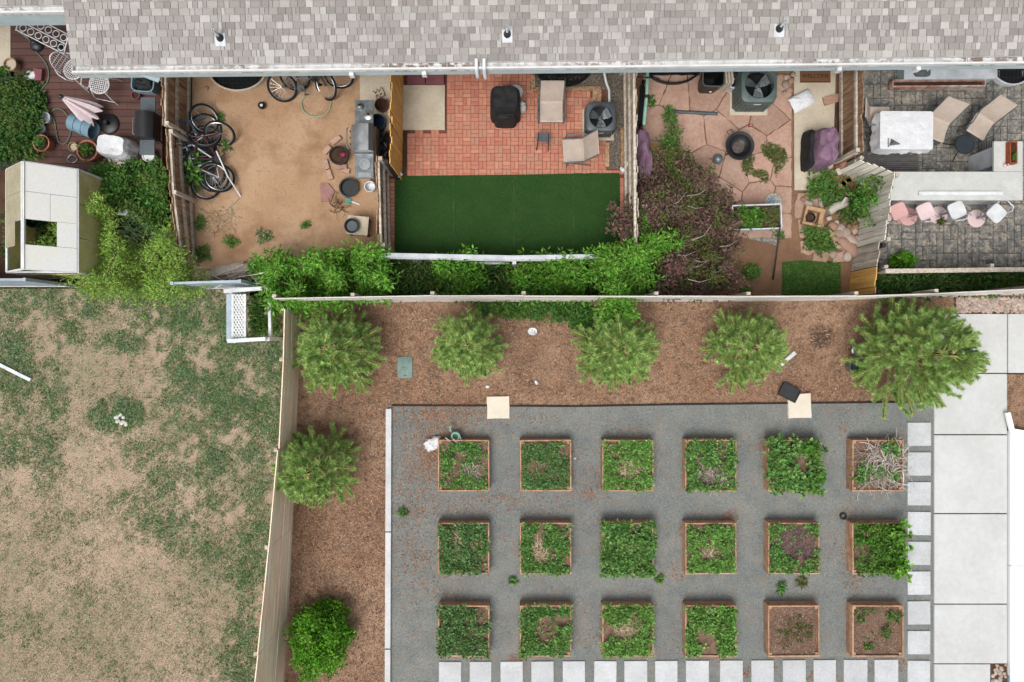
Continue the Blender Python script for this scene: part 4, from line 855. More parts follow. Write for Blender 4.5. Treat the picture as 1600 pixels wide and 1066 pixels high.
# dark strappy irises
rg = np.random.default_rng(80); P = sample([(188, 335), (212, 322), (240, 345), (246, 370), (225, 392), (200, 375)], 260, rg); Pw = px2w(P, np.full(260, .02)); a = rg.uniform(0, 6.28, 260)
D = np.stack([np.cos(a) + .5, np.sin(a) * .7, rg.uniform(.3, 1.2, 260)], 1); V, F = leafquads(Pw, D, rg.uniform(.25, .5, 260), np.full(260, .03), rg, .4, .4)
tag(link('irises', npmesh('irises', V, F, l_clover)), 'strappy dark iris leaves around the pale utility box', 'plants', kind='stuff')
mb = MB()
for i in range(10):
    p = W(rg.uniform(1030, 1135), rg.uniform(300, 440), rg.uniform(.8, 1.4)); a = rg.uniform(-.6, .5); l = rg.uniform(.25, .6)
    mb.tube([p, p + Vector((math.cos(a) * l * .5, math.sin(a) * l * .5, .05)), p + Vector((math.cos(a + .3) * l, math.sin(a + .3) * l, .02))], .008, 4, r1=.003)
tag(mb.build('bare_branches', l_stem), 'bare pale branches poking out of the purple-brown shrub', 'branches', kind='stuff')
mb = MB()
for i in range(34):
    p = W(rg.uniform(330, 420), rg.uniform(425, 452), rg.uniform(.5, 1.2)); a = rg.uniform(-1, .6); l = rg.uniform(.3, .8)
    mb.tube([p, p + Vector((math.cos(a) * l, math.sin(a) * l, .1))], .007, 3)
tag(mb.build('dry_vines', l_stem), 'tangle of dry vines above the collapsed boards', 'vines', kind='stuff')
# ------------------------------------------------------------------ lawn cover
rg = np.random.default_rng(90)
blobs = [(290, 500, 80, 35, 1), (330, 555, 80, 60, 1), (370, 620, 60, 80, 1), (345, 690, 75, 55, .75), (300, 640, 60, 40, .55), (105, 530, 25, 28, 1), (428, 600, 14, 110, 1), (180, 650, 42, 26, 1), (260, 465, 90, 22, .9), (15, 560, 45, 90, .6), (40, 480, 60, 40, .6), (75, 590, 26, 30, .7), (88, 630, 22, 30, .7), (205, 535, 60, 18, .7), (50, 700, 60, 50, .45), (400, 900, 34, 160, .65), (385, 1010, 40, 60, .7), (300, 780, 110, 80, .4), (140, 470, 30, 25, .6), (355, 860, 50, 60, .45), (235, 720, 60, 40, .3)]
P = rg.uniform([-40, 452], [450, 1090], (420000, 2)); keep = P[:, 0] < 466 - (P[:, 1] - 480) * .033 - 4; P = P[keep]
d = np.full(len(P), .035)
for x, y, rx, ry, k in blobs: d = np.maximum(d, k * np.clip(1.3 - .75 * ((P[:, 0] - x) / rx) ** 2 - .75 * ((P[:, 1] - y) / ry) ** 2, 0, 1))
# soft clumpy break-up from summed sines (fast)
def fastn(P, s, seed):
    r_ = np.random.default_rng(seed); o = np.zeros(len(P))
    for i in range(10):
        a = r_.uniform(0, 6.28); f = s * r_.uniform(.5, 2.2); o += np.sin(P[:, 0] * f * math.cos(a) + P[:, 1] * f * math.sin(a) + r_.uniform(0, 6.28))
    return o / 4.5
n1 = fastn(P, .045, 1); n2 = fastn(P, .16, 2)
d = d * np.clip(.7 + .55 * n1 + .5 * n2, 0, 1.3); d += .10 * np.clip(n1 * .6 + n2 - .1, 0, 1)
K = P[rg.random(len(P)) < d * .72]
Kw = px2w(K, np.full(len(K), .006)); V, F = leafquads(Kw + np.stack([np.zeros(len(K)), np.zeros(len(K)), rg.uniform(0, .05, len(K))], 1), rg.normal(0, 1, (len(K), 3)) * [1, 1, .35] + [0, 0, .15], rg.uniform(.022, .055, len(K)), rg.uniform(.015, .032, len(K)), rg, .5)
tag(link('clover', npmesh('clover', V, F, l_clover)), 'clover and low weeds spreading over the dry lawn', 'clover', kind='stuff')
G = P[rg.random(len(P)) < np.clip(.24 + .14 * n2 + .10 * n1 + .16 * (P[:, 1] - 640) / 420, 0, .6)][:130000]; Gw = px2w(G, np.full(len(G), .004))
V, F = needles(Gw, rg.normal(0, .8, (len(G), 3)) + [0, 0, .7], rg.uniform(.02, .06, len(G)), .009, rg)
tag(link('lawn_grass', npmesh('lawn_grass', V, F, l_grass)), 'thin dry grass of the weedy lawn', 'grass', kind='stuff')
n = 2600; K = np.stack([rg.uniform(0, 440, n), rg.uniform(470, 1066, n)], 1); K = K[rg.random(n) < .25 + .75 * (K[:, 1] - 470) / 600]; V, F = leafquads(px2w(K, np.full(len(K), .03)), rg.normal(0, 1, (len(K), 3)) * [1, 1, .2], rg.uniform(.012, .032, len(K)), rg.uniform(.01, .024, len(K)), rg, .3, 0)
tag(link('pale_chips', npmesh('pale_chips', V, F, l_stem)), 'scattered pale stone and wood chips on the lawn', 'chips', kind='stuff')
# ------------------------------------------------------------------ mulch, litter and gravel bits
mp = [(448, 474), (1600, 468), (1600, 489), (1456, 489), (1456, 626), (1100, 630), (900, 633), (602, 634), (601, 1080), (448, 1080), (458, 800), (468, 490)]
P = sample(mp, 30000, rg); Pw = px2w(P, np.full(len(P), .006) + rg.uniform(0, .02, len(P)))
V, F = leafquads(Pw, rg.normal(0, 1, (len(P), 3)) * [1, 1, .25], rg.uniform(.02, .07, len(P)), rg.uniform(.008, .022, len(P)), rg, .4, 0)
tag(link('mulch_chips', npmesh('mulch_chips', V, F, l_chip)), 'shredded wood chips of the mulch bed', 'mulch', kind='stuff')
P = sample(mp, 2600, rg); Pw = px2w(P, np.full(len(P), .02)); V, F = leafquads(Pw, rg.normal(0, 1, (len(P), 3)) * [1, 1, .2], rg.uniform(.04, .11, len(P)), rg.uniform(.012, .03, len(P)), rg, .3, .05)
tag(link('bark_strips', npmesh('bark_strips', V, F, l_chip)), 'larger pale bark strips scattered over the mulch bed', 'bark', kind='stuff')
_r = random.Random(4); lbx = [(_r.uniform(620, 1440), _r.uniform(640, 1025), _r.uniform(12, 55), _r.uniform(8, 30), _r.randrange(25, 110)) for _ in range(46)]
lb = lbx + [(500, 680, 60, 20, 900), (480, 830, 30, 60, 600), (560, 600, 60, 25, 600), (700, 645, 90, 22, 1800), (690, 690, 60, 40, 1900), (672, 715, 20, 40, 900), (770, 620, 40, 20, 500), (900, 610, 120, 18, 500), (1100, 600, 80, 20, 350), (1290, 590, 60, 40, 400), (650, 760, 50, 60, 900), (640, 860, 30, 80, 700), (760, 780, 60, 14, 220), (830, 790, 90, 18, 260), (925, 750, 30, 40, 260), (910, 940, 40, 30, 60), (690, 920, 50, 30, 300), (1140, 810, 14, 10, 120), (1065, 830, 10, 12, 50), (1330, 800, 20, 10, 60), (1330, 985, 8, 25, 100), (1190, 700, 6, 25, 80), (1315, 670, 12, 8, 40), (806, 1030, 16, 8, 120), (1110, 1030, 30, 8, 120), (1165, 1050, 8, 12, 100), (1285, 1060, 26, 8, 200), (1205, 1040, 8, 14, 100), (1370, 1045, 10, 14, 80), (1410, 1040, 10, 10, 80), (830, 650, 60, 15, 120), (1000, 700, 40, 60, 60), (545, 470, 60, 10, 300), (930, 1000, 20, 30, 80), (1045, 1000, 20, 40, 80), (920, 770, 18, 12, 120), (690, 800, 60, 10, 150), (1060, 900, 10, 8, 40), (1420, 800, 15, 8, 30), (340, 345, 30, 16, 160)]
Q = np.vstack([np.stack([rg.normal(x, rx * .55, n), rg.normal(y, ry * .55, n)], 1) for x, y, rx, ry, n in lb]); Pw = px2w(Q, np.full(len(Q), .016) + rg.uniform(0, .012, len(Q)))
V, F = leafquads(Pw, rg.normal(0, 1, (len(Q), 3)) * [1, 1, .2], rg.uniform(.02, .055, len(Q)), rg.uniform(.012, .03, len(Q)), rg, .4, .1)
tag(link('fallen_leaves', npmesh('fallen_leaves', V, F, l_litter)), 'drifts of orange-brown fallen leaves on gravel and mulch', 'leaves', kind='stuff')
P = sample([(614, 636), (1455, 632), (1455, 1080), (612, 1080)], 20000, rg); Pw = px2w(P, np.full(len(P), .014)); V, F = leafquads(Pw, rg.normal(0, 1, (len(P), 3)) * [1, 1, .3], rg.uniform(.01, .034, len(P)), rg.uniform(.008, .022, len(P)), rg, .5, 0)
tag(link('gravel_chips', npmesh('gravel_chips', V, F, l_bit)), 'loose crushed grey stone on the garden court', 'gravel', kind='stuff')
P = sample([(305, 125), (560, 125), (580, 290), (600, 400), (310, 412)], 1800, rg); Pw = px2w(P, np.full(len(P), .008)); V, F = leafquads(Pw, rg.normal(0, 1, (len(P), 3)) * [1, 1, .2], rg.uniform(.008, .025, len(P)), rg.uniform(.006, .015, len(P)), rg, .4, 0)
tag(link('dirt_crumbs', npmesh('dirt_crumbs', V, F, l_chip)), 'crumbs and bits of bark on the bare dirt yard', 'debris', kind='stuff')
strands('straw', 'straw scattered at the left of the bare dirt yard', 'straw', W(345, 345)[:2], .4, .3, 120, .2, .005, l_dry, rg, z=.012, zr=.02)
P = sample(rect(1573, 588, 1700, 672), 1500, rg); Pw = px2w(P, np.full(len(P), .01)); V, F = leafquads(Pw, rg.normal(0, 1, (len(P), 3)) * [1, 1, .25], rg.uniform(.02, .07, len(P)), rg.uniform(.008, .022, len(P)), rg, .4, 0)
tag(link('mulch_chips', npmesh('mulch_chips', V, F, l_chip)), 'dark wood chips in the small bed right of the concrete path', 'mulch', kind='stuff')
# river cobbles at the right end of the plank fence
cob = sheet('cobble_bed', [(1490, 465), (1750, 461), (1750, 489), (1490, 489)], .008, g_soil)
cme = [rockmesh('cobble', m_cobble, i, 2, .55, .22) for i in range(5)]; pts = []
while len(pts) < 210:
    x, y = rnd.uniform(1494, 1640), rnd.uniform(465, 488)
    if all((x - a) ** 2 + (y - b) ** 2 > 14 for a, b in pts) or rnd.random() < .004: pts.append((x, y))
for x, y in pts:
    s = rnd.uniform(.035, .062); p = W(x, y); o = link('cobble', rnd.choice(cme), cob, (p.x, p.y, .02), (rnd.uniform(-.3, .3), rnd.uniform(-.3, .3), rnd.uniform(0, 6.28)), (s * rnd.uniform(1, 1.4), s, s))
cob2 = sheet('cobble_patch', rect(1546, 1034, 1572, 1070), .03, g_soil)
for i in range(22):
    p = W(rnd.uniform(1549, 1570), rnd.uniform(1037, 1068)); s = rnd.uniform(.03, .06); link('cobble', rnd.choice(cme), cob2, (p.x, p.y, .045), (0, 0, rnd.uniform(0, 6)), (s * 1.2, s, s))
# ------------------------------------------------------------------ objects
m_mosaic = pm('blue_mosaic', S(90, 140, 180), S(70, 120, 160), 9, .4, pal=[S(70, 120, 170), S(150, 190, 200), S(90, 150, 190), S(210, 220, 220), S(60, 100, 150)])
def pot(label, px, py, r, h, mat, name='plant_pot', cat='pot', fill=None, group='pots and buckets', leaf=None, lab2=None, n=18, hollow=.75, z0=0.0, flare=1.18):
    p = W(px, py, h / 2 + z0); t = thing(name, label, cat, (p.x, p.y, z0), 0, group)
    mb = MB(); mb.lathe((0, 0, 0), [(r / flare, .0), (r, h), (r * .9, h), (r * .86, h * (1 - hollow))], n); mb.build('body', mat, t, True)
    k = MB(); k.lathe((0, 0, 0), [(r * 1.0, h - .03), (r * 1.06, h - .028), (r * 1.06, h + .004), (r * .92, h + .004), (r * .92, h - .03)], n, cap=False); k.build('rim', mat, t, True)
    if fill is not None:
        s = MB(); s.lathe((0, 0, 0), [(.001, h - .045), (r * .895, h - .05)], n, cap=False); s.build('soil', fill, t)
    if leaf:
        rg = np.random.default_rng(int(px)); C = rg.normal(0, r * .35, (14, 3)); C[:, 2] = h + np.abs(C[:, 2]) * .9
        V, F = clumps(C, .05, 8, .08, .03, rg); link('foliage', npmesh('foliage', V, F, leaf), t)
    return t
def frame_thing(name, label, cat, px, py, rz=0, group=None, z=0): p = W(px, py); return thing(name, label, cat, (p.x, p.y, z), rz, group)
# ---- air conditioners
def ac(label, px, py, s, h, mat, rz=0, badge=True):
    p = W(px, py, h * .0); t = thing('air_conditioner', label, 'air conditioner', (p.x, p.y, .0), rz, 'air conditioner units')
    k = MB(); k.box((0, -.02, .035), (s * 1.08, s * 1.08, .07)); k.build('pad', m_concrete, t)
    def ring(r_, z): # rounded square
        return [(math.copysign(abs(math.cos(a)) ** .32, math.cos(a)) * r_, math.copysign(abs(math.sin(a)) ** .32, math.sin(a)) * r_, z) for a in [2 * math.pi * i / 48 for i in range(48)]]
    b = MB(); b.rings([ring(s * .46, .075), ring(s * .48, .10), ring(s * .48, h - .1)], False); b.build('cabinet', mat, t, True)
    f = MB(); rr = s * .40
    circ = lambda r_, z: [(math.cos(2 * math.pi * i / 48) * r_, math.sin(2 * math.pi * i / 48) * r_, z) for i in range(48)]
    f.rings([ring(s * .49, h - .1), ring(s * .485, h - .02), ring(s * .45, h), circ(rr, h + .012), circ(rr, h - .10), circ(rr * .98, h - .16)], False); f.build('top_cover', mat, t, True)
    d = MB(); d.lathe((0, 0, 0), [(.001, h - .34), (rr, h - .34), (rr, h - .10)], 32, cap=False); d.build('fan_well', m_blackpl, t)
    g = MB()
    for i in range(5): g.tube([(math.cos(2 * math.pi * j / 40) * rr * (.25 + .18 * i), math.sin(2 * math.pi * j / 40) * rr * (.25 + .18 * i), h + .006) for j in range(40)], .0025, 3, True)
    for i in range(8): a = i * math.pi / 4; g.tube([(math.cos(a) * .05, math.sin(a) * .05, h + .01), (math.cos(a) * rr, math.sin(a) * rr, h + .01)], .003, 3)
    g.build('fan_grille', m_dark, t)
    hub = MB(); hub.lathe((0, 0, 0), [(.05, h - .2), (.055, h - .12), (.02, h - .10)], 14); hub.build('fan_hub', m_grey, t)
    for i in range(3):
        a = R(35 + 120 * i); q = MB(); n_ = Vector((-math.sin(a), math.cos(a), 0)); e = Vector((math.cos(a), math.sin(a), 0))
        V = []
        for r_, w_, dz in ((.05, .05, 0), (rr * .55, .10, .0), (rr * .93, .115, 0)):
            for s_ in (-1, 1): V.append(e * r_ + n_ * (s_ * w_) + Vector((0, 0, h - .15 + s_ * .03)))
        q.add(V, [(0, 2, 3, 1), (2, 4, 5, 3)]); q.build('fan_blade', m_steeld, t)
    for k4 in range(4):
        for i in range(7):
            a = k4 * math.pi / 2; u = (i - 3) * s * .12; q = MB(); q.box((0, 0, 0), (s * .085, .015, h - .28)); o = q.build('louvre', mat, t)
            o.location = (math.cos(a) * u + math.sin(a) * s * .482, math.sin(a) * u - math.cos(a) * s * .482, h / 2 - .02); o.rotation_euler = (0, 0, a)
    if badge: q = MB(); q.box((0, -s * .496, h - .16), (.16, .008, .03)); q.build('badge', m_white, t)
    return t
ac('grey air conditioner with three fan blades at the corner of the brick patio', 934, 195, .70, .62, m_acgrey)
ac('green-grey air conditioner under the gutter beside the flagstones', 1168, 151, .84, .80, m_acgreen)
k = MB(); k.tube([W(943, 108, .6), W(947, 128, .35), W(952, 142, .3), W(952, 162, .4)], .028, 8); tag(k.build('white_pipe', m_white, None, True), 'white pipe running from the house to the grey air conditioner', 'pipe')
# ---- window wells
def well(label, px, py, rx, ry, rim, bars=True, depth=.25):
    p = W(px, py); t = thing('window_well', label, 'window well', (p.x, p.y, 0), 0, 'window wells along the house'); sx, sy = M(rx), M(ry); n = 28
    arc = [(-math.cos(math.pi * i / n) * sx, -math.sin(math.pi * i / n) * sy) for i in range(n + 1)]
    k = MB(); k.tube([(x, y, .16) for x, y in arc], .022, 6); k.build('rim', rim, t, True)
    w = MB(); V = [(x, y, z) for x, y in arc for z in (.008, .16)]; w.add(V, [(2 * i, 2 * i + 2, 2 * i + 3, 2 * i + 1) for i in range(n)]); w.build('wall', rim, t)
    f = MB(); f.add([(x, y, .022) for x, y in arc], [tuple(range(n + 1))]); f.build('floor', m_blackpl, t)
    if bars:
        for i in range(1, 12):
            x = -sx + 2 * sx * i / 12; y = -sy * math.sqrt(max(0, 1 - (x / sx) ** 2)); q = MB(); q.bar((x, 0, .165), (x, y, .165), .012, .02); q.build('grate_bar', m_dark, t)
        for f_ in (.33, .66):
            xx = sx * math.sqrt(1 - f_ ** 2); q = MB(); q.bar((-xx, -sy * f_, .167), (xx, -sy * f_, .167), .012, .02); q.build('grate_bar', m_dark, t)
well('window well with black grate and pale rim in the dirt yard', 375, 112, 44, 33, m_concrete)
well('black window well cover behind the beige sling chair of the brick patio', 880, 108, 44, 28, m_blackpl, False)
well('black window well beside the mint green scooter', 1050, 104, 44, 30, m_blackpl, False)
well('window well with pale rim at the right end of the slate patio', 1575, 103, 34, 33, m_whitedull)
# ---- bicycles
def bike(label, px, py, rz, tilt, fmat, steer=0, group='bicycles in the dirt yard', z=0.0, s=1.0):
    p = W(px, py); t = thing('bicycle', label, 'bicycle', (p.x, p.y, .02 + z), 0, group); t.rotation_euler = Euler((R(tilt), 0, R(rz)), 'XYZ'); t.scale = (s, s, s)
    r_ = .335
    def wheel(cx, st):
        w = MB(); w.tube([(math.cos(2 * math.pi * i / 32) * r_, 0, math.sin(2 * math.pi * i / 32) * r_) for i in range(32)], .026, 7, True); o = w.build('tyre', m_rubber, t, True)
        w = MB(); w.tube([(math.cos(2 * math.pi * i / 32) * (r_ - .035), 0, math.sin(2 * math.pi * i / 32) * (r_ - .035)) for i in range(32)], .012, 5, True); w.build('rim', m_steel, o)
        w = MB()
        for i in range(18): a = 2 * math.pi * i / 18; w.tube([(0, .02 * (-1) ** i, 0), (math.cos(a) * (r_ - .04), 0, math.sin(a) * (r_ - .04))], .0025, 3)
        w.lathe((0, -.04, 0), [(.02, 0), (.02, .08)], 8, axis=(0, 1, 0)); w.build('spokes', m_steel, o)
        o.location = (cx, 0, r_); o.rotation_euler = (0, 0, R(st))
    wheel(0, 0); wheel(1.04, steer)
    f = MB(); bb = (.44, 0, .29); st = (.34, 0, .80); ht = (.86, 0, .82); hb = (.90, 0, .68)
    for a, b, rr in ((bb, st, .017), (st, ht, .016), (bb, hb, .02), (ht, hb, .02), ((0, .05, r_), bb, .01), ((0, -.05, r_), bb, .01), ((0, .05, r_), (.345, .012, .76), .009), ((0, -.05, r_), (.345, -.012, .76), .009)): f.tube([a, b], rr, 7)
    f.build('frame', fmat, t, True)
    k = MB(); k.tube([hb, (.93, .05, .6), (1.04, .06, r_)], .013, 6); k.tube([hb, (.93, -.05, .6), (1.04, -.06, r_)], .013, 6); k.tube([ht, (.84, 0, .93)], .015, 6); k.build('fork', fmat, t, True)
    k = MB(); k.tube([(.80, -.30, .96), (.84, -.15, .93), (.84, .15, .93), (.80, .30, .96)], .012, 6); k.build('handlebar', m_steel, t, True)
    for s_ in (-1, 1): k = MB(); k.tube([(.80, s_ * .30, .96), (.77, s_ * .40, .965)], .018, 6); k.build('grip', m_rubber, t)
    k = MB(); k.tube([st, (.31, 0, .93)], .013, 6); k.build('seat_post', m_steel, t)
    k = MB(); k.rings([[(.20 + .28 * u, y * (1 - u) * 1.0 + y * .25 * u, .95 + zz_) for y, zz_ in ((-.075, 0), (-.05, .035), (.05, .035), (.075, 0), (0, -.02))] for u in (0, .25, .6, 1)]); k.build('saddle', m_blackfab, t, True)
    k = MB(); k.lathe((.44, -.02, .29), [(.09, 0), (.09, .008)], 18, axis=(0, -1, 0)); k.bar((.44, -.05, .29), (.56, -.05, .17), .02, .012); k.bar((.44, .05, .29), (.32, .05, .41), .02, .012); k.box((.57, -.1, .165), (.09, .09, .02)); k.box((.31, .1, .415), (.09, .09, .02)); k.build('crank', m_dark, t)
    return t
m_bikeb = pm('blue_bike_paint', S(48, 84, 108), S(36, 66, 88), 6, .35, spec=.5); m_bikew = pm('white_bike_paint', S(222, 222, 224), S(200, 200, 204), 6, .35, spec=.5); m_biker = pm('red_bike_paint', S(96, 40, 38), S(70, 30, 30), 6, .35, spec=.5); m_bikek = pm('black_bike_paint', S(40, 42, 46), S(30, 32, 36), 6, .35, spec=.5); m_bikeg = pm('silver_bike_paint', S(170, 174, 178), S(150, 154, 158), 6, .35, metal=.4)
bike('black bicycle at the back of the pile against the brown picket fence', 352, 270, 95, -58, m_bikek)
bike('white framed bicycle lying on top of the pile by the brown fence', 368, 276, 108, -66, m_bikew, steer=25, z=.10)
bike('blue bicycle leaning in the pile near the fence post', 338, 260, 86, -45, m_bikeb, z=.02)
bike('red and black bicycle in front of the pile with its wheel turned out', 362, 284, 82, -72, m_biker, steer=-50, z=.16)
bike('small black bicycle tangled under the pile nearest the fence', 344, 292, 97, -66, m_bikek, steer=20, z=.05, s=.9)
bike('black bicycle leaning at the wall below the gutter with a pale tyre wall', 446, 159, 2, -56, m_bikek, steer=-35)
bike('grey bicycle leaning behind under the gutter of the dirt yard', 468, 142, 3, -38, m_bikeg, z=.03)
def hose(label, pts, r, mat, name='hose', cat='hose', z=.03):
    P = [W(x, y, z) for x, y in pts]; Q = []
    for i in range(len(P) - 1):
        p0, p1, p2, p3 = P[max(i - 1, 0)], P[i], P[i + 1], P[min(i + 2, len(P) - 1)]
        for k in range(5):
            u = k / 5; Q.append(.5 * ((2 * p1) + (-p0 + p2) * u + (2 * p0 - 5 * p1 + 4 * p2 - p3) * u * u + (-p0 + 3 * p1 - 3 * p2 + p3) * u ** 3))
    Q.append(P[-1]); mb = MB(); mb.tube(Q, r, 6); return tag(mb.build(name, mat, None, True), label, cat)
m_hose = pm('pale_green_hose', S(170, 188, 160), S(150, 170, 142), 12, .6); m_hose2 = pm('dusty_green_hose', S(120, 132, 116), S(98, 112, 98), 12, .6)
hose('pale green hose looped on the dirt below the fallen bicycle', [(477, 150), (471, 160), (475, 174), (488, 182), (504, 181), (515, 170), (518, 152)], .016, m_hose)
hose('green garden hose winding across the brown deck', [(28, 42), (44, 60), (54, 78), (70, 96), (76, 112), (74, 128), (64, 142), (64, 160), (74, 174), (84, 186), (88, 206), (92, 222), (102, 224), (110, 210), (110, 190), (100, 174), (88, 170), (78, 176)], .016, m_hose2, z=.09)
hose('second green hose curling past the ivy', [(-4, 140), (6, 128), (24, 121), (44, 124), (56, 136), (58, 145)], .016, m_hose2, z=.09)
hose('coiled grey cable on the deck beside the tan pot', [(106, 248), (112, 242), (120, 246), (119, 252), (110, 254), (105, 250), (109, 243), (117, 243), (121, 250), (114, 255)], .012, m_steeld, 'cable', 'cable', z=.09)
# ---- dirt yard things
k = MB(); k.tube([W(338, 236, .7), W(356, 276, .35), W(376, 307, .03)], .018, 8); tag(k.build('white_pole', m_white, None, True), 'thin white pole leaning on the bicycle pile down to the dirt', 'pole')
k = MB(); k.tube([W(374, 310, .02), W(366, 318, .02), W(352, 328, .02)], .012, 6); tag(k.build('bamboo_stick', l_dry), 'short yellow stick on the dirt at the end of the white pole', 'stick')
t = frame_thing('ball', 'small black and white ball on the dirt', 'ball', 411, 167); k = MB(); k.lathe((0, 0, .09), [(.001, -.09), (.05, -.075), (.085, -.03), (.085, .03), (.05, .075), (.001, .09)], 16); k.build('body', m_blackpl, t, True); k = MB(); k.lathe((.015, -.01, .165), [(.04, 0), (.02, .014)], 8); k.build('patch', m_white, t)
for px, py, r_, lab in ((322, 139, .055, 'small grey cap on the soil by the fence top'), (298 + 25, 128, .04, 'tiny pale disc near the grate')):
    pass
k = rockmesh('stone', m_rock, 3); o = link('stone', k, None, W(323, 139) + Vector((0, 0, .03)), None, (.06, .055, .06)); tag(o, 'small round grey stone near the brown fence in the dirt yard', 'stone', 'small stones in the dirt yard')
o = link('stone', k, None, W(337, 131) + Vector((0, 0, .03)), None, (.05, .05, .05)); tag(o, 'pale stone beside the window well grate', 'stone', 'small stones in the dirt yard')
# stainless gas grill
t = frame_thing('gas_grill', 'stainless steel gas grill with side shelves in the dirt yard', 'grill', 581, 235, 0)
k = MB(); k.box((0, .02, .42), (.52, .62, .74)); k.build('cabinet', m_steeld, t)
k = MB(); n = 8
prof = [(-.30, .80), (-.29, .92), (-.20, 1.05), (-.02, 1.12), (.16, 1.10), (.24, 1.0), (.25, .80)]
k.rings([[(x, y, z) for x, z in prof] for y in (-.30, .30)]); k.build('hood', m_steel, t, True)
k = MB(); k.box((.20, 0, 1.10), (.10, .60, .03)); k.build('hood_band', m_dark, t)
k = MB(); k.tube([(-.33, -.24, .98), (-.36, -.22, 1.0), (-.36, .22, 1.0), (-.33, .24, .98)], .014, 6); k.build('handle', m_steel, t, True)
for i in range(4): q = MB(); q.lathe((-.31, -.22 + i * .145, .78), [(.03, 0), (.026, .035)], 12, axis=(-1, 0, 0)); q.build('knob', m_blackpl, t)
k = MB(); k.box((0, .62, .84), (.42, .58, .04)); k.build('side_shelf', m_steeld, t)
k = MB(); k.box((0, -.60, .84), (.42, .56, .04)); s_ = k.build('side_burner', m_steeld, t); q = MB(); q.lathe((.02, -.56, .862), [(.13, 0), (.13, .02), (.09, .02), (.085, .006)], 20); q.build('burner_lid', m_steel, s_, True); q = MB(); q.box((.02, -.80, .87), (.3, .1, .012)); q.build('tray', m_steel, s_)
for sx in (-.2, .2):
    for sy in (-.28, .32): q = MB(); q.box((sx, sy, .035), (.05, .05, .07)); q.build('leg', m_dark, t)
gx = W(581, 235)
for dx, dy, r_, h_, mat, nm, lab in ((-.08, .74, .07, .12, m_steel, 'cup', 'steel cup on the upper shelf of the stainless grill'), (.10, .56, .11, .05, m_steel, 'pan_lid', 'round steel lid with dark knob on the stainless grill shelf')):
    t2 = thing(nm, lab, nm.replace('_', ' '), (gx.x + dx, gx.y + dy, .862)); k = MB(); k.lathe((0, 0, 0), [(r_ * .9, 0), (r_, h_ * .6), (r_ * .6, h_), (r_ * .2, h_ * 1.05)], 18); k.build('body', mat, t2, True); k = MB(); k.lathe((0, 0, h_ * 1.03), [(.03, 0), (.035, .03), (.01, .04)], 10); k.build('knob', m_dark, t2)
pot('maroon plant pot with dark centre beside the amber fence', 597, 166, .155, .22, pm('maroon_glaze', S(112, 66, 66), S(90, 52, 54), 6, .4), fill=m_soil)
pot('dark blue bucket beside the stainless grill', 591, 194, .19, .3, pm('navy_plastic', S(36, 62, 92), S(26, 48, 76), 6, .4))
pot('large black planter with a pink toy inside beside the stainless grill', 531, 245, .215, .28, m_blackpl, fill=m_soil)
k = rockmesh('toy', pm('magenta_plastic', S(150, 50, 84), S(130, 40, 70), 6, .5), 8); o = link('toy', k, None, W(541, 246) + Vector((0, 0, .27)), None, (.08, .07, .08)); tag(o, 'magenta toy lying in the black planter', 'toy')
pot('black basin with dry stems on the dirt', 546, 294, .225, .14, m_dark, name='basin', cat='basin', hollow=.6)
pot('white bucket with black rimmed opening by the grey fence', 579, 293, .125, .2, m_white, name='bucket', cat='bucket')
t = frame_thing('concrete_block', 'perforated pale concrete block on the apron', 'block', 593, 148, R(25)); k = MB()
for i in range(3):
    k.box((-.1 + i * .1, 0, .05), (.03, .2, .1)); 
k.box((0, .09, .05), (.23, .03, .1)); k.box((0, 0, .05), (.2, .03, .098)); k.box((0, -.09, .05), (.23, .03, .1)); k.build('body', m_concrete, t)
for i, (x, y, a, l, w_, lab) in enumerate(((526, 220, 38, .26, .12, 'nearest the grill knobs'), (512, 235, 50, .22, .12, 'second below the grill knobs'), (511, 258, -75, .24, .11, 'third along the curved row'), (516, 274, -72, .24, .11, 'fourth along the curved row'), (534, 262, 3, .28, .11, 'flat below the black planter'), (541, 268, -8, .2, .1, 'lowest beside the black planter'))):
    p = W(x, y); mb = MB(); mb.prism([(-l / 2, -w_ / 2), (l / 2, -w_ / 2), (l / 2, w_ / 2), (-l / 2, w_ / 2)], 0, .08, .006); o = mb.build('edging_brick', m_flag); o.location = (p.x, p.y, .0); o.rotation_euler = (0, 0, R(a)); tag(o, 'loose sandstone edging brick, %s' % lab, 'brick', 'loose edging bricks around the grill')
p = [W(*q) for q in ((500, 288), (514, 287), (524, 300), (518, 315), (502, 316))]; mb = MB(); mb.prism([(q.x, q.y) for q in p], 0, .05, .008); tag(mb.build('paving_stone', pm('rose_stone', S(178, 136, 128), S(160, 118, 110), 5, .9)), 'rose coloured flat stone on the dirt beside the black basin', 'stone')
t = frame_thing('box_table', 'pale wooden box table at the south end of the dirt yard', 'table', 566, 357, R(-5)); k = MB(); k.box((-.02, 0, .40), (.50, .44, .03)); k.build('top', m_concrete, t)
for sx in (-1, 1):
    for sy in (-1, 1): q = MB(); q.box((sx * .2 - .02, sy * .18, .195), (.04, .04, .385)); q.build('leg', m_dark, t)
for sy in (-1, 1): q = MB(); q.box((-.02, sy * .2, .3), (.4, .02, .12)); q.build('apron', m_dark, t)
tp = W(551, 354, .42); t2 = thing('bowl', 'dark grey bowl on the pale box table', 'bowl', (tp.x, tp.y, .418)); k = MB(); k.lathe((0, 0, 0), [(.10, 0), (.17, .09), (.18, .1), (.16, .1), (.09, .02)], 22); k.build('body', m_dark, t2, True); k = MB(); k.lathe((0, 0, 0), [(.001, .06), (.14, .06)], 20, cap=False); k.build('water', m_acgrey, t2)
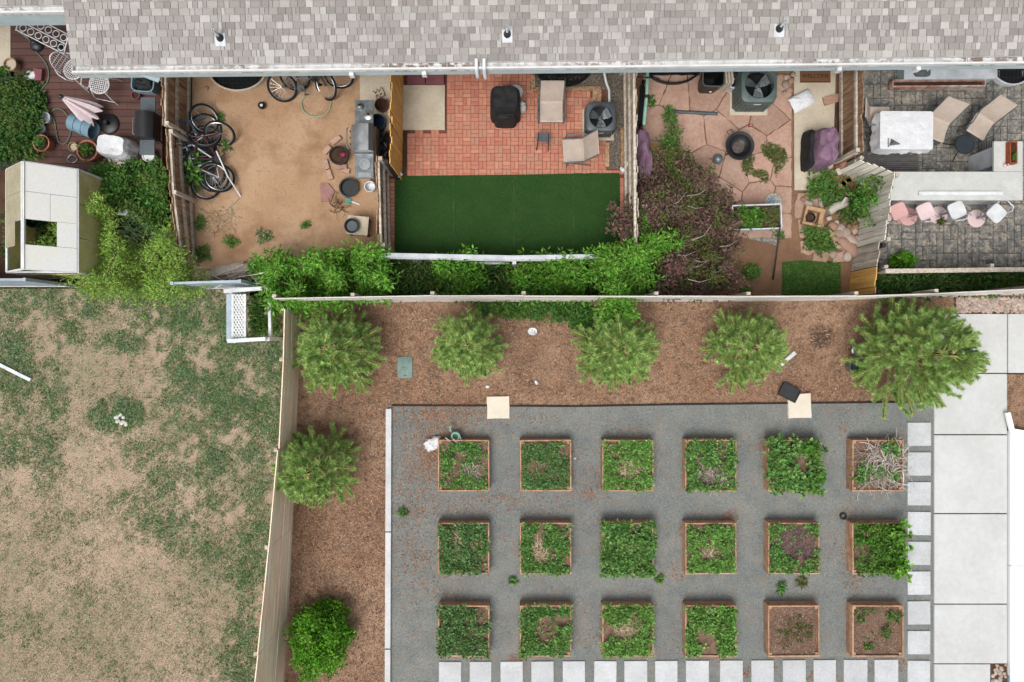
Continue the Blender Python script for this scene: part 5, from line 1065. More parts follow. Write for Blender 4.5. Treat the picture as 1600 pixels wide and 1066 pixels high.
strands('dry_branch', 'dark dry branch on the dirt below the black basin', 'branch', W(531, 322)[:2], .1, .1, 22, .25, .007, m_bark, np.random.default_rng(5), z=.02, zr=.06)
t = frame_thing('dust_pan', 'green and white dust pan on the dirt near the basin', 'dust pan', 548, 315, R(-15)); k = MB(); k.box((-.06, 0, .02), (.18, .14, .03), taper=.8); k.build('pan', pm('sea_green_plastic', S(110, 160, 142), S(90, 140, 124), 6, .5), t); k = MB(); k.bar((.03, 0, .03), (.24, -.02, .03), .03, .02); k.build('handle', m_white, t)
# ---- deck things
def wirechair(label, px, py, rz, tilt=0):
    t = frame_thing('wrought_iron_chair', label, 'chair', px, py, R(rz), 'white wrought iron chairs on the deck', .07)
    k = MB(); k.tube([(math.cos(2 * math.pi * i / 24) * .23, math.sin(2 * math.pi * i / 24) * .22, .44) for i in range(24)], .014, 6, True); k.build('seat_rim', m_white, t, True)
    k = MB()
    for i in range(-4, 5): x = i * .046; y = math.sqrt(max(0, .22 ** 2 - (x * .95) ** 2)); k.tube([(x, -y, .44), (x, y, .44)], .007, 4); k.tube([(-y, x, .444), (y, x, .444)], .007, 4)
    k.build('seat_mesh', m_white, t)
    b = MB(); arch = [(math.cos(math.pi * i / 14) * .24, .2 + .05 * math.sin(math.pi * i / 14), .44 + .48 * math.sin(math.pi * i / 14)) for i in range(15)]; b.tube(arch, .014, 6); b.build('back_frame', m_white, t, True)
    b = MB()
    for i in range(1, 14): b.tube([(arch[i][0], .2, .45), arch[i]], .006, 4)
    for z_ in (.54, .66, .78): w_ = .24 * math.sqrt(max(0, 1 - ((z_ - .44) / .48) ** 2)); b.tube([(-w_, .22, z_), (w_, .22, z_)], .006, 4)
    b.build('back_mesh', m_white, t)
    for s_ in (-1, 1):
        a = MB(); a.tube([(s_ * .24, .2, .64), (s_ * .29, .05, .66), (s_ * .28, -.14, .64), (s_ * .23, -.16, .45)], .012, 6); a.build('armrest', m_white, t, True)
        for y_ in (-.17, .17): l = MB(); l.tube([(s_ * .17, y_, .44), (s_ * .22, y_ * 1.5, .2), (s_ * .25, y_ * 1.7, 0)], .012, 6); l.build('leg', m_white, t, True)
    l = MB(); l.tube([(.23, -.27, .1), (-.23, -.27, .1)], .009, 5); l.build('stretcher', m_white, t); return t
wirechair('white wrought iron chair half under the roof corner, nearer the barbecue lid', 136, 122, 55); wirechair('white wrought iron chair below the gutter, turned towards the deck', 175, 144, -12)
t = thing('garden_rack', 'white wrought iron rack with ring holders leaning at the wall above the deck', 'rack', W(93, 68) + Vector((0, 0, .07)), R(-27)); m = Matrix.Rotation(R(25), 4, 'X')
k = MB()
for y_ in (-.22, 0, .22): k.tube([(-.65, y_, .5 + y_ * .3), (.6, y_, .5 + y_ * .3)], .014, 5)
for x_ in (-.65, .6): k.tube([(x_, -.24, .43), (x_, .24, .57)], .014, 5)
k.build('frame', m_white, t, True)
for i in range(6):
    for y_ in (-.11, .11): q = MB(); q.tube([(-.5 + i * .2 + math.cos(2 * math.pi * j / 18) * .075, y_ + math.sin(2 * math.pi * j / 18) * .075, .5 + y_ * .3) for j in range(18)], .011, 5, True); q.build('ring', m_white, t, True)
for x_ in (-.62, .57):
    for y_ in (-.22, .22): q = MB(); q.tube([(x_, y_, .5 + y_ * .3), (x_ * 1.04, y_ * 1.15, 0)], .013, 5); q.build('leg', m_white, t)
def dome(label, px, py, r_, h_, mat, z=.07, cat='lid', name='barbecue_lid'):
    t = frame_thing(name, label, cat, px, py, 0, None, z); k = MB(); k.lathe((0, 0, 0), [(r_ * math.cos(a), h_ * math.sin(a)) for a in [R(q) for q in (0, 15, 30, 45, 60, 75, 88)]], 24); k.build('dome', mat, t, True)
    k = MB(); k.tube([(-.03, 0, h_ - .01), (-.03, 0, h_ + .03), (.03, 0, h_ + .03), (.03, 0, h_ - .01)], .009, 5); k.build('handle', m_steel, t); return t
dome('black kettle barbecue lid on the deck below the white rack', 62, 73, .17, .13, m_dark)
dome('black pot lid under the white rack', 97, 78, .13, .1, m_blackpl)
pot('tan clay pot on the slab beside the deck', 20, 103, .15, .2, pm('tan_clay', S(186, 156, 126), S(166, 136, 106), 7, .9), fill=m_concrete, z0=.08)
t = frame_thing('cloth_bag', 'crumpled white bag lying on the deck by the ivy', 'bag', 55, 122, 0, None, .07); k = MB(); cover(k, .28, .22, .12, 3, 30, .12, .6); k.build('body', m_cloth, t, True)
t = frame_thing('red_box', 'flat dull red box beside the white bag on the deck', 'box', 66, 121, R(-5), None, .07); k = MB(); k.box((0, 0, .05), (.2, .26, .1)); k.build('body', m_maroon, t); k = MB(); k.box((0, 0, .105), (.21, .27, .012)); k.build('lid', m_maroon, t)
# folded pink umbrella on its black base
ub = W(174, 196); t = thing('parasol', 'folded pale pink parasol tilted over the blue barrel', 'parasol', (ub.x, ub.y, .07)); tip = W(97, 152, .85) - Vector((ub.x, ub.y, .07)); foot = Vector((-.1, .05, .12))
k = MB(); k.lathe((0, 0, 0), [(.24, 0), (.24, .04), (.2, .07), (.05, .08), (.045, .2), (.03, .2)], 24); k.build('base', m_dark, t, True)
k = MB(); k.tube([foot, tip], .018, 8); k.build('pole', m_dark, t)
d = (tip - foot); L = d.length; d.normalize(); sx_ = d.cross(Vector((0, 0, 1))).normalized(); sy_ = sx_.cross(d); k = MB(); rs = []
for u, r_ in ((.20, .24), (.3, .24), (.5, .20), (.75, .12), (.93, .06), (.99, .04)):
    rs.append([foot + d * (L * u) + (sx_ * math.cos(a) + sy_ * math.sin(a) * .7) * r_ * (1 + .28 * math.cos(8 * a) * (1 - u * .5)) - d * (.06 * math.cos(8 * a) if u < .25 else 0) for a in [2 * math.pi * i / 48 for i in range(48)]])
k.rings(rs); k.build('canopy', m_pinkw, t, True); k = MB(); k.lathe(tip - d * .01, [(.05, 0), (.05, .05), (.02, .09)], 12, axis=d); k.build('finial', m_dark, t, True)
# blue barrel lying down
a_, b_ = W(112, 190, .27), W(147, 205, .27); t = thing('barrel', 'pale blue barrel lying on its side on the deck', 'barrel', (a_.x, a_.y, .07)); d = b_ - a_; L = d.length; k = MB()
k.lathe((0, 0, .21), [(.001, 0), (.18, 0), (.205, .03), (.205, L * .3), (.215, L * .32), (.205, L * .34), (.205, L * .64), (.215, L * .66), (.205, L * .68), (.205, L), (.19, L), (.185, L * .2), (.001, L * .2)], 28, axis=d, cap=False); k.build('body', m_bluepl, t, True)
for f_ in (.33, .66): q = MB(); q.lathe(Vector((0, 0, .21)) + d * f_, [(.222, -.01), (.222, .01)], 28, axis=d, cap=False); q.build('hoop', m_bluepl, t)
pot('white bowl-like pot on the deck edge above the plate', 72, 185, .13, .12, m_whitedull, z0=.07, hollow=.6); pot('white round pot with drainage holes beside the ivy', 63, 201, .13, .1, m_white, z0=.07, hollow=.3); pot('dark slate blue pot at the ivy edge', 50, 194, .13, .18, pm('slate_blue_glaze', S(70, 92, 112), S(54, 74, 92), 6, .4), fill=m_soil, z0=.03)
pot('terracotta pot with sprouting plant at the left of the deck', 70, 226, .19, .26, m_terra, fill=m_soil, leaf=l_mid, z0=.07); pot('wide terracotta pot with bright green plant on the deck', 142, 238, .24, .3, m_terra, fill=m_soil, leaf=l_grassy, z0=.07); pot('small tan pot between the two terracotta pots', 117, 231, .11, .16, pm('ochre_clay', S(176, 146, 100), S(156, 124, 82), 7, .9), fill=m_concrete, z0=.07)
t = frame_thing('covered_table', 'small table under a white draped cover on the deck', 'covered table', 195, 238, R(-8), None, .07); k = MB(); cover(k, .72, .52, .55, 5, 44, .05, .85, pw=5); k.build('cover', m_cloth, t, True)
k = MB(); cover(k, .5, .2, .25, 8, 30, .08, .7); o = k.build('cloth', m_pinkw, t, True); o.location = (.06, -.3, .02)
t = frame_thing('charcoal_grill', 'black charcoal grill with side shelves at the edge of the deck', 'grill', 256, 213, R(-1), None, .07)
k = MB(); k.rings([[(x, y, z) for x, z in ((-.24, .5), (-.26, .68), (-.2, .84), (-.05, .92), (.1, .9), (.2, .8), (.22, .5))] for y in (-.30, .30)]); k.build('body', m_dark, t, True)
for y_, n_ in ((.5, 'side_shelf'), (-.48, 'side_shelf')): k = MB(); k.box((0, y_, .66), (.34, .34, .03)); k.build(n_, m_acgrey, t)
for sx in (-.18, .16):
    for sy in (-.26, .26): q = MB(); q.tube([(sx, sy, .5), (sx * 1.15, sy * 1.1, 0)], .016, 6); q.build('leg', m_dark, t)
k = MB(); k.tube([(-.27, -.2, .7), (-.31, -.18, .72), (-.31, .18, .72), (-.27, .2, .7)], .012, 6); k.build('handle', m_steel, t)
pot('white lidded bucket at the corner of the deck beside the grill', 235, 245, .14, .2, m_white, name='bucket', cat='bucket', z0=.07, hollow=.1)
t = frame_thing('laundry_basket', 'pale blue laundry basket of dark clothes beside the brown fence', 'basket', 238, 140, R(-4), None, .07)
k = MB(); k.rings([[(math.copysign(abs(math.cos(a)) ** .5, math.cos(a)) * .26 * s_, math.copysign(abs(math.sin(a)) ** .5, math.sin(a)) * .20 * s_, z_) for a in [2 * math.pi * i / 36 for i in range(36)]] for s_, z_ in ((.8, 0), (1, .36), (1.05, .37), (.95, .37), (.78, .1))]); k.build('body', m_bluepl, t, True)
for i in range(10): q = MB(); q.box((-.2 + i * .044, -.182, .2), (.022, .016, .24), rx=.1); q.build('slat', m_blue_trim, t)
k = MB(); cover(k, .4, .3, .16, 12, 30, .16, .6); o = k.build('clothes', m_blackfab, t, True); o.location = (0, 0, .2)
# greenhouse
gh = thing('greenhouse', 'small white framed greenhouse with cream panels, several panels missing', 'greenhouse', (-10.3, 2.7, 0))
X0, X1, X2, Y0, Y1, ZR, ZE = -11.15, -10.3, -9.58, 1.52, 3.78, 2.1, 1.42
fr = MB()
for y in (Y0, (Y0 + Y1) / 2 - .05, Y1): fr.bar((X0, y, ZE), (X1, y, ZR), .04, .04); fr.bar((X1, y, ZR), (X2, y, ZE), .04, .04)
fr.bar((X1, Y0, ZR + .01), (X1, Y1, ZR + .01), .07, .05)
for x in (X0, X2): fr.bar((x, Y0, ZE), (x, Y1, ZE), .045, .045)
for x in (X0, X2):
    for y in (Y0, Y1): fr.bar((x, y, 0), (x, y, ZE), .045, .045, up=(0, 1, 0))
for x in (X0, X1, X2): pass
fr.bar((X0, Y0, .1), (X2, Y0, .1), .04, .04); fr.bar((X0, Y0, ZE), (X2, Y0, ZE), .04, .04); fr.bar((X0, Y1, ZE), (X2, Y1, ZE), .04, .04)
fr.build('frame', m_white, gh, world=True)
ys = [Y1, Y1 - .62, Y1 - 1.20, Y1 - 1.74, Y0]; lerp = lambda a, b, u: a + (b - a) * u
def panel(side, ya, yb, u0, u1, mat):
    xa, xb = (X1, X2) if side > 0 else (X1, X0); g = .004; k = MB(); V = []
    for dz in (.0, .012):
        for u, y in ((u0 + g, ya - g), (u1 - g, ya - g), (u1 - g, yb + g), (u0 + g, yb + g)): V.append((lerp(xa, xb, u), y, lerp(ZR, ZE, u) + dz + .03))
    k.add(V, [(3, 2, 1, 0), (4, 5, 6, 7), (0, 1, 5, 4), (1, 2, 6, 5), (2, 3, 7, 6), (3, 0, 4, 7)]); k.build('panel', mat, gh, world=True)
m_creaml = pm('aged_cream_panel', S(216, 206, 178), S(198, 188, 158), 3, .5, trans=.2)
panel(1, ys[0], ys[1], 0, 1, m_cream); panel(1, ys[1], ys[2], 0, .5, m_cream); panel(1, ys[1], ys[2], .5, 1, m_cream); panel(1, ys[2], ys[3], .62, 1, m_cream); panel(1, ys[3], ys[4], 0, 1, m_cream)
panel(-1, ys[0], ys[1], 0, 1, m_creaml); panel(-1, ys[1], ys[2], 0, 1, m_creaml); panel(-1, ys[2], ys[3], .42, 1, m_creaml)
for ya, yb in ((Y1, Y1 - .75), (Y1 - .75, Y1 - 1.5), (Y1 - 1.5, Y0)):
    k = MB(); k.box((X2, (ya + yb) / 2, ZE / 2), (.012, abs(ya - yb) - .02, ZE - .05)); k.build('panel', m_creamy, gh, world=True)
k = MB(); k.box(((X0 + X2) / 2, Y1, ZE / 2), (X2 - X0 - .05, .012, ZE - .05)); k.build('panel', m_creamy, gh, world=True)
k = MB(); k.box(((X0 + X2) / 2, Y0, ZE * .36), (X2 - X0 - .05, .012, ZE * .66)); k.build('panel', m_creamy, gh, world=True)
k = MB(); k.box((X0, (Y0 + Y1) / 2, ZE / 2), (.012, Y1 - Y0 - .05, ZE - .05)); k.build('panel', m_creamy, gh, world=True)
k = MB(); k.box((-9.9, 2.35, .35), (.5, .9, .05)); k.box((-9.9, 2.35, .6), (.5, .9, .04)); tag(k.build('plant_shelf', m_grey), 'grey shelf seen through the open greenhouse roof', 'shelf')
mass('greenhouse_plants', 'green plants growing inside the greenhouse', 'plants', [(15, 330), (75, 330), (75, 400), (5, 405)], 130, .2, .9, l_dark, .12, 71)
pot('dark green watering pot inside the greenhouse', 56, 346, .16, .25, pm('bottle_green_plastic', S(40, 92, 74), S(30, 74, 60), 6, .4), z0=.63)
t = frame_thing('utility_box', 'pale green utility box among the irises', 'box', 212, 334, R(-4)); k = MB(); k.box((0, 0, .2), (.40, .22, .4)); k.build('body', pm('pale_green_enamel', S(176, 190, 168), S(156, 172, 150), 5, .6), t); k = MB(); k.box((-.0, 0, .415), (.42, .24, .03)); k.build('lid', m_white, t)
pot('small white tub beside the utility box', 233, 345, .07, .1, m_white, name='tub', cat='tub')
# ---- brick patio things
t = frame_thing('covered_barbecue', 'barbecue under a fitted black cover on the brick patio', 'covered grill', 790, 174, 0); k = MB(); cover(k, .70, .62, 1.0, 2, 56, .02, .78, pw=5); k.build('cover', m_blackfab, t, True); k = MB(); cover(k, .5, .24, .7, 4, 36, .02, .8); o = k.build('front_flap', m_blackfab, t, True); o.location = (0, -.30, 0)
pot('white round bucket with printed lid behind the black covered barbecue', 806, 147, .155, .3, m_whitedull, name='bucket', cat='bucket', hollow=.05)
t = frame_thing('gas_bottle', 'small white canister at the right of the black covered barbecue', 'canister', 816, 172, R(-25)); k = MB(); k.lathe((0, 0, 0), [(.09, 0), (.095, .25), (.06, .32), (.03, .36), (.03, .4)], 16); k.build('body', m_white, t, True); k = MB(); k.tube([(-.05, -.05, .34), (-.05, .05, .38), (.05, .05, .38)], .01, 5); k.build('handle', m_white, t)
def sling(label, px, py, rz, group, w=.53, table=False, recl=.34, lf=.55):
    t = frame_thing('sling_chair', label, 'chair', px, py, R(rz), group); h = .40; prof = [(-.36, h + .0), (-.33, h + .02), (-.15, h - .02), (.08, h - .02), (.13, h + .03), (.13 + recl * .5, h + .30), (.13 + recl, h + .56), (.13 + recl + .02, h + .555)]
    def strip(pr, nm):
        k = MB(); rs = [[(-w / 2, y, z), (w / 2, y, z), (w / 2, y, z - .012), (-w / 2, y, z - .012)] for y, z in pr]; k.rings(rs); return k.build(nm, m_sling, t, True)
    strip(prof[:5], 'seat'); strip(prof[4:], 'backrest')
    for s_ in (-1, 1):
        k = MB(); k.tube([(s_ * (w / 2 + .015), y, z) for y, z in prof], .014, 6); k.build('side_rail', m_grey, t, True)
        k = MB(); k.tube([(s_ * (w / 2 + .03), -.28, 0), (s_ * (w / 2 + .045), -.29, .35), (s_ * (w / 2 + .06), -.25, .60), (s_ * (w / 2 + .06), .12, .62), (s_ * (w / 2 + .02), .22, .60)], .014, 6); k.build('armrest', m_grey, t, True)
        k = MB(); k.tube([(s_ * (w / 2 + .03), -.2, .42), (s_ * (w / 2 + .03), .12, .2), (s_ * (w / 2 + .03), .36, 0)], .013, 6); k.build('leg', m_grey, t, True)
    k = MB(); k.tube([(-w / 2 - .03, -.28, .14), (w / 2 + .03, -.28, .14)], .011, 5); k.build('crossbar', m_grey, t); return t
sling('beige sling chair with its back to the house on the brick patio', 860, 176, 0, 'beige sling chairs', recl=.26); sling('beige sling chair turned sideways near the edge of the green turf', 901, 242, -86, 'beige sling chairs', recl=.26)
t = frame_thing('footstool', 'small round wire footstool on the brick patio', 'footstool', 848, 223, R(-4)); k = MB(); k.tube([(math.cos(2 * math.pi * i / 24) * .18, .03 + math.sin(2 * math.pi * i / 24) * .16, .34) for i in range(24)], .008, 5, True); k.build('ring', m_grey, t)
for s_ in (-1, 1): k = MB(); k.tube([(s_ * .12, .14, 0), (s_ * .12, .12, .33), (s_ * .13, -.12, .33), (s_ * .14, -.22, 0)], .012, 6); k.build('leg', m_dark, t, True)
for y_ in (.08, -.06): k = MB(); k.tube([(-.12, y_, .34), (.12, y_, .34)], .011, 5); k.build('crossbar', m_dark, t)
k = MB(); k.rings([[(x, .02 + y, .345) for x, y in ((-.11, -.1), (.11, -.1), (.11, .1), (-.11, .1))], [(x, .02 + y, .35) for x, y in ((-.11, -.1), (.11, -.1), (.11, .1), (-.11, .1))]]); k.build('seat', m_acgrey, t)
for px, py, rz, lab in ((626, 277, 40, 'left'), (970, 268, -50, 'right')):
    t = frame_thing('spot_light', 'small white garden spot light at the %s corner of the turf' % lab, 'lamp', px, py, R(rz), 'garden spot lights'); k = MB(); k.tube([(0, 0, 0), (0, 0, .2)], .012, 6); k.build('stake', m_dark, t); k = MB(); k.lathe((-.05, 0, .2), [(.035, 0), (.05, .04), (.055, .13), (.05, .13)], 14, axis=(1, 0, .2)); k.build('head', m_white, t, True)
t = frame_thing('loose_board', 'pale loose board leaning at the fence by the turf corner', 'board', 980, 258, R(62)); k = MB(); k.box((0, 0, .5), (.34, .09, .03), ry=-.5); k.build('body', m_oldwood, t)
# ---- flagstone yard things
t = frame_thing('scooter', 'mint green and black kick scooter standing along the grey fence', 'scooter', 1001, 168, R(86)); k = MB(); k.box((0, 0, .12), (.95, .13, .04)); k.build('deck', m_blackpl, t)
for x_ in (-.52, .52): q = MB(); q.tube([(x_ + math.cos(2 * math.pi * i / 20) * .09, 0, .11 + math.sin(2 * math.pi * i / 20) * .09) for i in range(20)], .022, 6, True); q.build('wheel', m_rubber, t)
k = MB(); k.tube([(-.62, 0, .62), (.1, 0, .72), (.62, 0, .62)], .04, 10); k.build('tube', m_mint, t, True); k = MB(); k.tube([(-.05, 0, .66), (.06, 0, .72)], .062, 10); k.build('clamp', m_blackpl, t); k = MB(); k.tube([(.45, -.28, .70), (.45, .28, .70)], .014, 6); k.build('handlebar', m_blackpl, t); k = MB(); k.tube([(.5, 0, .12), (.45, 0, .70)], .025, 8); k.build('stem', m_blackpl, t); k = MB(); k.tube([(-.5, 0, .14), (-.45, 0, .64)], .02, 8); k.build('rear_stay', m_blackpl, t)
t = frame_thing('tarp', 'faded purple tarp draped beside the grey fence', 'tarp', 997, 253, R(4)); k = MB(); cover(k, .36, 1.22, .85, 7, 80, .10, .55); k.build('cloth', m_purple, t, True)
t = frame_thing('round_stool', 'small round terracotta stool beside the purple tarp', 'stool', 1018, 237, 0); k = MB(); k.lathe((0, 0, 0), [(.09, 0), (.08, .2), (.12, .24), (.12, .27), (.001, .275)], 20); k.build('body', m_terra, t, True)
t = frame_thing('bin', 'black open topped bin under the gutter beside the beige board', 'bin', 1103, 136, R(-2)); rr_ = lambda w_, d_, z_: [(math.copysign(abs(math.cos(a)) ** .4, math.cos(a)) * w_, math.copysign(abs(math.sin(a)) ** .4, math.sin(a)) * d_, z_) for a in [2 * math.pi * i / 32 for i in range(32)]]
k = MB(); k.rings([rr_(.2, .17, .0), rr_(.24, .21, .62), rr_(.255, .225, .63), rr_(.22, .19, .63), rr_(.18, .15, .1)]); k.build('body', m_blackpl, t, True); k = MB(); k.lathe((.03, -.225, .3), [(.035, 0), (.03, .01)], 12, axis=(0, -1, 0)); k.build('badge', m_white, t)
k = MB(); k.tube(rr_(.25, .22, .635), .012, 5, True); k.build('rim', m_grey, t)
t = frame_thing('foam_board', 'stack of beige boards leaning between the black bin and the paint can', 'board', 1126, 133, R(4))
for i in range(3): q = MB(); q.box((-.06 + i * .07, 0, .28), (.05, .34, .56), ry=.08); q.build('board', m_concrete, t)
t = frame_thing('paint_can', 'white paint can with ringed lid beside the green air conditioner', 'can', 1140, 138, 0); k = MB(); k.lathe((0, 0, 0), [(.12, 0), (.12, .3), (.125, .31), (.1, .31), (.1, .295), (.04, .295)], 22); k.build('body', m_whitedull, t, True); k = MB(); k.lathe((0, 0, .3), [(.085, 0), (.085, .012), (.06, .012), (.055, 0)], 20); k.build('lid', m_grey, t)
k = MB(); k.tube([W(1044, 174, .06), W(1082, 176, .06), W(1121, 178, .06)], .04, 10); tag(k.build('grey_tube', m_acgrey, None, True), 'grey tube lying across the flagstones', 'tube')
t = frame_thing('fire_pit', 'black round fire pit with ashes on the flagstones', 'fire pit', 1149, 234, 0); k = MB(); k.lathe((0, 0, 0), [(.10, .10), (.2, .16), (.29, .3), (.34, .33), (.34, .345), (.27, .335), (.2, .22), (.08, .17)], 30); k.build('bowl', m_dark, t, True); k = MB(); k.lathe((0, 0, 0), [(.001, .215), (.1, .2), (.19, .19)], 16, cap=False); k.build('ashes', pm('ash', S(120, 108, 106), S(84, 72, 72), 14, 1, fine=.3), t, True)
for i in range(3): a = R(90 + 120 * i); q = MB(); q.tube([(math.cos(a) * .18, math.sin(a) * .18, .18), (math.cos(a) * .28, math.sin(a) * .28, 0)], .016, 6); q.build('leg', m_dark, t)
for s_ in (1, -1): q = MB(); q.tube([(-.22 * s_ - .05, .26 * s_, .34), (-.28 * s_ - .04, .33 * s_, .36), (-.18 * s_ - .04, .38 * s_, .36), (-.12 * s_ - .04, .31 * s_, .34)], .012, 6); q.build('handle', m_dark, t)
t = frame_thing('gazing_ball', 'small steel globe on the flagstones beside the fire pit', 'globe', 1119, 251, 0); k = MB(); k.lathe((0, 0, .12), [(.12 * math.cos(R(a)), .12 * math.sin(R(a))) for a in range(-88, 89, 16)], 22); k.build('globe', m_steeld, t, True); k = MB(); k.lathe((0, 0, 0), [(.06, 0), (.05, .03)], 14); k.build('foot', m_dark, t)
t = frame_thing('drink_can', 'red drink can lying on the flagstones above the fire pit', 'can', 1172, 197, R(15)); k = MB(); k.lathe((-.06, 0, .035), [(.028, 0), (.033, .01), (.033, .11), (.028, .12)], 14, axis=(1, 0, 0)); k.build('body', pm('red_print', S(170, 50, 60), S(150, 40, 50), 4, .4), t, True); k = MB(); k.box((0, 0, .069), (.07, .012, .002)); k.build('stripe', m_white, t)
# welcome mat
p = W(1274, 113, .06); t = thing('door_mat', 'brown coir door mat reading WELCOME under the gutter', 'door mat', (p.x, p.y, .054)); k = MB(); k.prism([(-.37, -.25), (.37, -.25), (.37, .25), (-.37, .25)], 0, .018, .01); k.build('mat', pm('coir', S(146, 104, 74), S(122, 84, 58), 30, 1, fine=.3), t)
cu = bpy.data.curves.new('lettering', 'FONT'); cu.body = 'WELCOME'; cu.size = .135; cu.align_x = 'CENTER'; cu.extrude = .002; tmp = bpy.data.objects.new('tmp_lettering', cu); COL.objects.link(tmp)
me = bpy.data.meshes.new_from_object(tmp); bpy.data.objects.remove(tmp); me.materials.clear(); me.materials.append(m_blackrail); o = link('lettering', me, t, (0, -.14, .0205))
k = MB(); k.box((0, -.235, .0195), (.70, .012, .003)); k.build('border', m_blackrail, t)
t = frame_thing('pillow', 'white pillow lying on the concrete walk', 'pillow', 1250, 160, R(27), None, .054); k = MB(); rs = []
for z_, s_ in ((.0, .9), (.03, 1.0), (.06, .97), (.10, .8), (.125, .5), (.13, .2)):
    rs.append([((abs(math.cos(a)) ** .3) * math.copysign(1, math.cos(a)) * .29 * s_ * (1 + .06 * math.cos(4 * a + math.pi) * (z_ < .05) + .02 * math.sin(7 * a + z_ * 40)), (abs(math.sin(a)) ** .3) * math.copysign(1, math.sin(a)) * .20 * s_, z_ + .006 * math.sin(5 * a + 2)) for a in [2 * math.pi * i / 48 for i in range(48)]])
k.rings(rs); k.build('body', m_cloth, t, True)
t = frame_thing('wood_plank', 'loose salmon coloured plank crossing from walk to dark soil', 'plank', 1306, 155, R(16), None, .06); k = MB(); k.box((0, 0, .025), (.70, .19, .04)); k.build('body', pm('salmon_wood', S(190, 154, 132), S(172, 134, 112), 5, .9, stretch=(.4, 4, 1)), t); k = MB(); k.lathe((.2, 0, .046), [(.012, 0), (.01, .003)], 8); k.build('knot', m_bark, t)
t = frame_thing('covered_grill', 'grill under a faded purple and black cover on the concrete walk', 'covered grill', 1272, 240, R(-2), None, .05); k = MB(); cover(k, .50, .86, .8, 9, 80, .06, .6, pw=4); k.build('cover', m_purple, t, True); k = MB(); cover(k, .2, .9, .5, 3, 40, .03, .8); o = k.build('side_panel', m_blackfab, t, True); o.location = (-.25, 0, 0)
for i, (x, y, s_) in enumerate(((1228, 122, .09), (1234, 128, .10), (1226, 134, .11), (1232, 142, .10), (1224, 146, .07), (1238, 118, .07))):
    o = link('rock', rockmesh('rock', m_rock, 20 + i), None, W(x, y) + Vector((0, 0, .05)), (0, 0, i), (s_, s_ * .8, s_)); tag(o, 'rounded rock between the green air conditioner and the walk, %s from the wall' % ['second', 'third', 'fourth', 'fifth', 'sixth and last', 'first'][i], 'rock', 'rock heap by the air conditioner')
# planter box on legs
pc = W(1183, 339, .6); t = thing('planter_box', 'white rimmed raised planter box of succulents', 'planter', (pc.x, pc.y, 0), R(2)); w_, d_, h_ = 1.13, .56, .6
for a, b, dd in (((0, d_ / 2), (w_, .03, .22), 0), ((0, -d_ / 2), (w_, .03, .22), 0), ((w_ / 2, 0), (.03, d_ - .032, .22), 0), ((-w_ / 2, 0), (.03, d_ - .032, .22), 0)): q = MB(); q.box((a[0], a[1], h_ - .11), b); q.build('side', m_whitedull, t)
q = MB(); q.box((0, 0, h_ - .1), (w_ - .04, d_ - .04, .08)); q.build('soil', m_soil, t)
for sx in (-1, 1):
    for sy in (-1, 1): q = MB(); q.box((sx * (w_ / 2 - .05), sy * (d_ / 2 - .05), (h_ - .22) / 2), (.05, .05, h_ - .22)); q.build('leg', m_dark, t)
rg = np.random.default_rng(17); n = 60; C = np.stack([rg.uniform(-.5, .12, n), rg.uniform(-.22, .2, n), np.full(n, h_ - .03)], 1); V, F = clumps(C, .06, 7, .10, .075, rg, upb=1.2, mid=.6); o = link('succulents', npmesh('succulents', V, F, l_grassy)); o.location = (pc.x, pc.y, 0); tag(o, 'round leaved green succulents in the white planter box', 'plants', kind='stuff')
n = 30; C = np.stack([rg.uniform(.2, .5, n), rg.uniform(-.22, .2, n), np.full(n, h_ - .05)], 1); V, F = clumps(C, .08, 10, .09, .02, rg); o = link('spiky_plant', npmesh('spiky_plant', V, F, l_olive)); o.location = (pc.x, pc.y, 0); tag(o, 'spiky olive plant at the right of the white planter box', 'plant', kind='stuff')
k = MB(); k.tube([W(1219, 352, .64), W(1208, 437, .02)], .02, 8); o = k.build('black_pole', m_dark, None, True); tag(o, 'black pole leaning on the white planter box', 'pole')
t = frame_thing('mosaic_disc', 'blue mosaic stepping disc behind the white planter box', 'disc', 1207, 316, 0, None, .03); k = MB(); k.lathe((0, 0, 0), [(.2, 0), (.2, .03), (.19, .04), (.001, .042)], 26); k.build('disc', m_concrete, t)
for i in range(60):
    a = i * 2.4; r_ = .022 * math.sqrt(i); q = MB(); q.box((math.cos(a) * r_, math.sin(a) * r_, .045), (.028, .028, .006), a); q.build('tile', m_mosaic, t)
t = frame_thing('wooden_crate', 'light wooden crate holding a black pot near the planter box', 'crate', 1266, 341, R(-12))
for a, b in (((0, .18, .12), (.46, .09, .2)), ((0, -.18, .10), (.46, .06, .16)), ((-.2, 0, .11), (.06, .28, .18)), ((.18, 0, .11), (.1, .28, .18))): q = MB(); q.box(a, b); q.build('board', m_cedarend, t)
q = MB(); q.box((0, 0, .02), (.36, .3, .02)); q.build('bottom', m_cedarend, t)
pot('black pot standing in the light wooden crate', 1264, 341, .11, .2, m_blackpl, fill=m_soil, z0=.03)
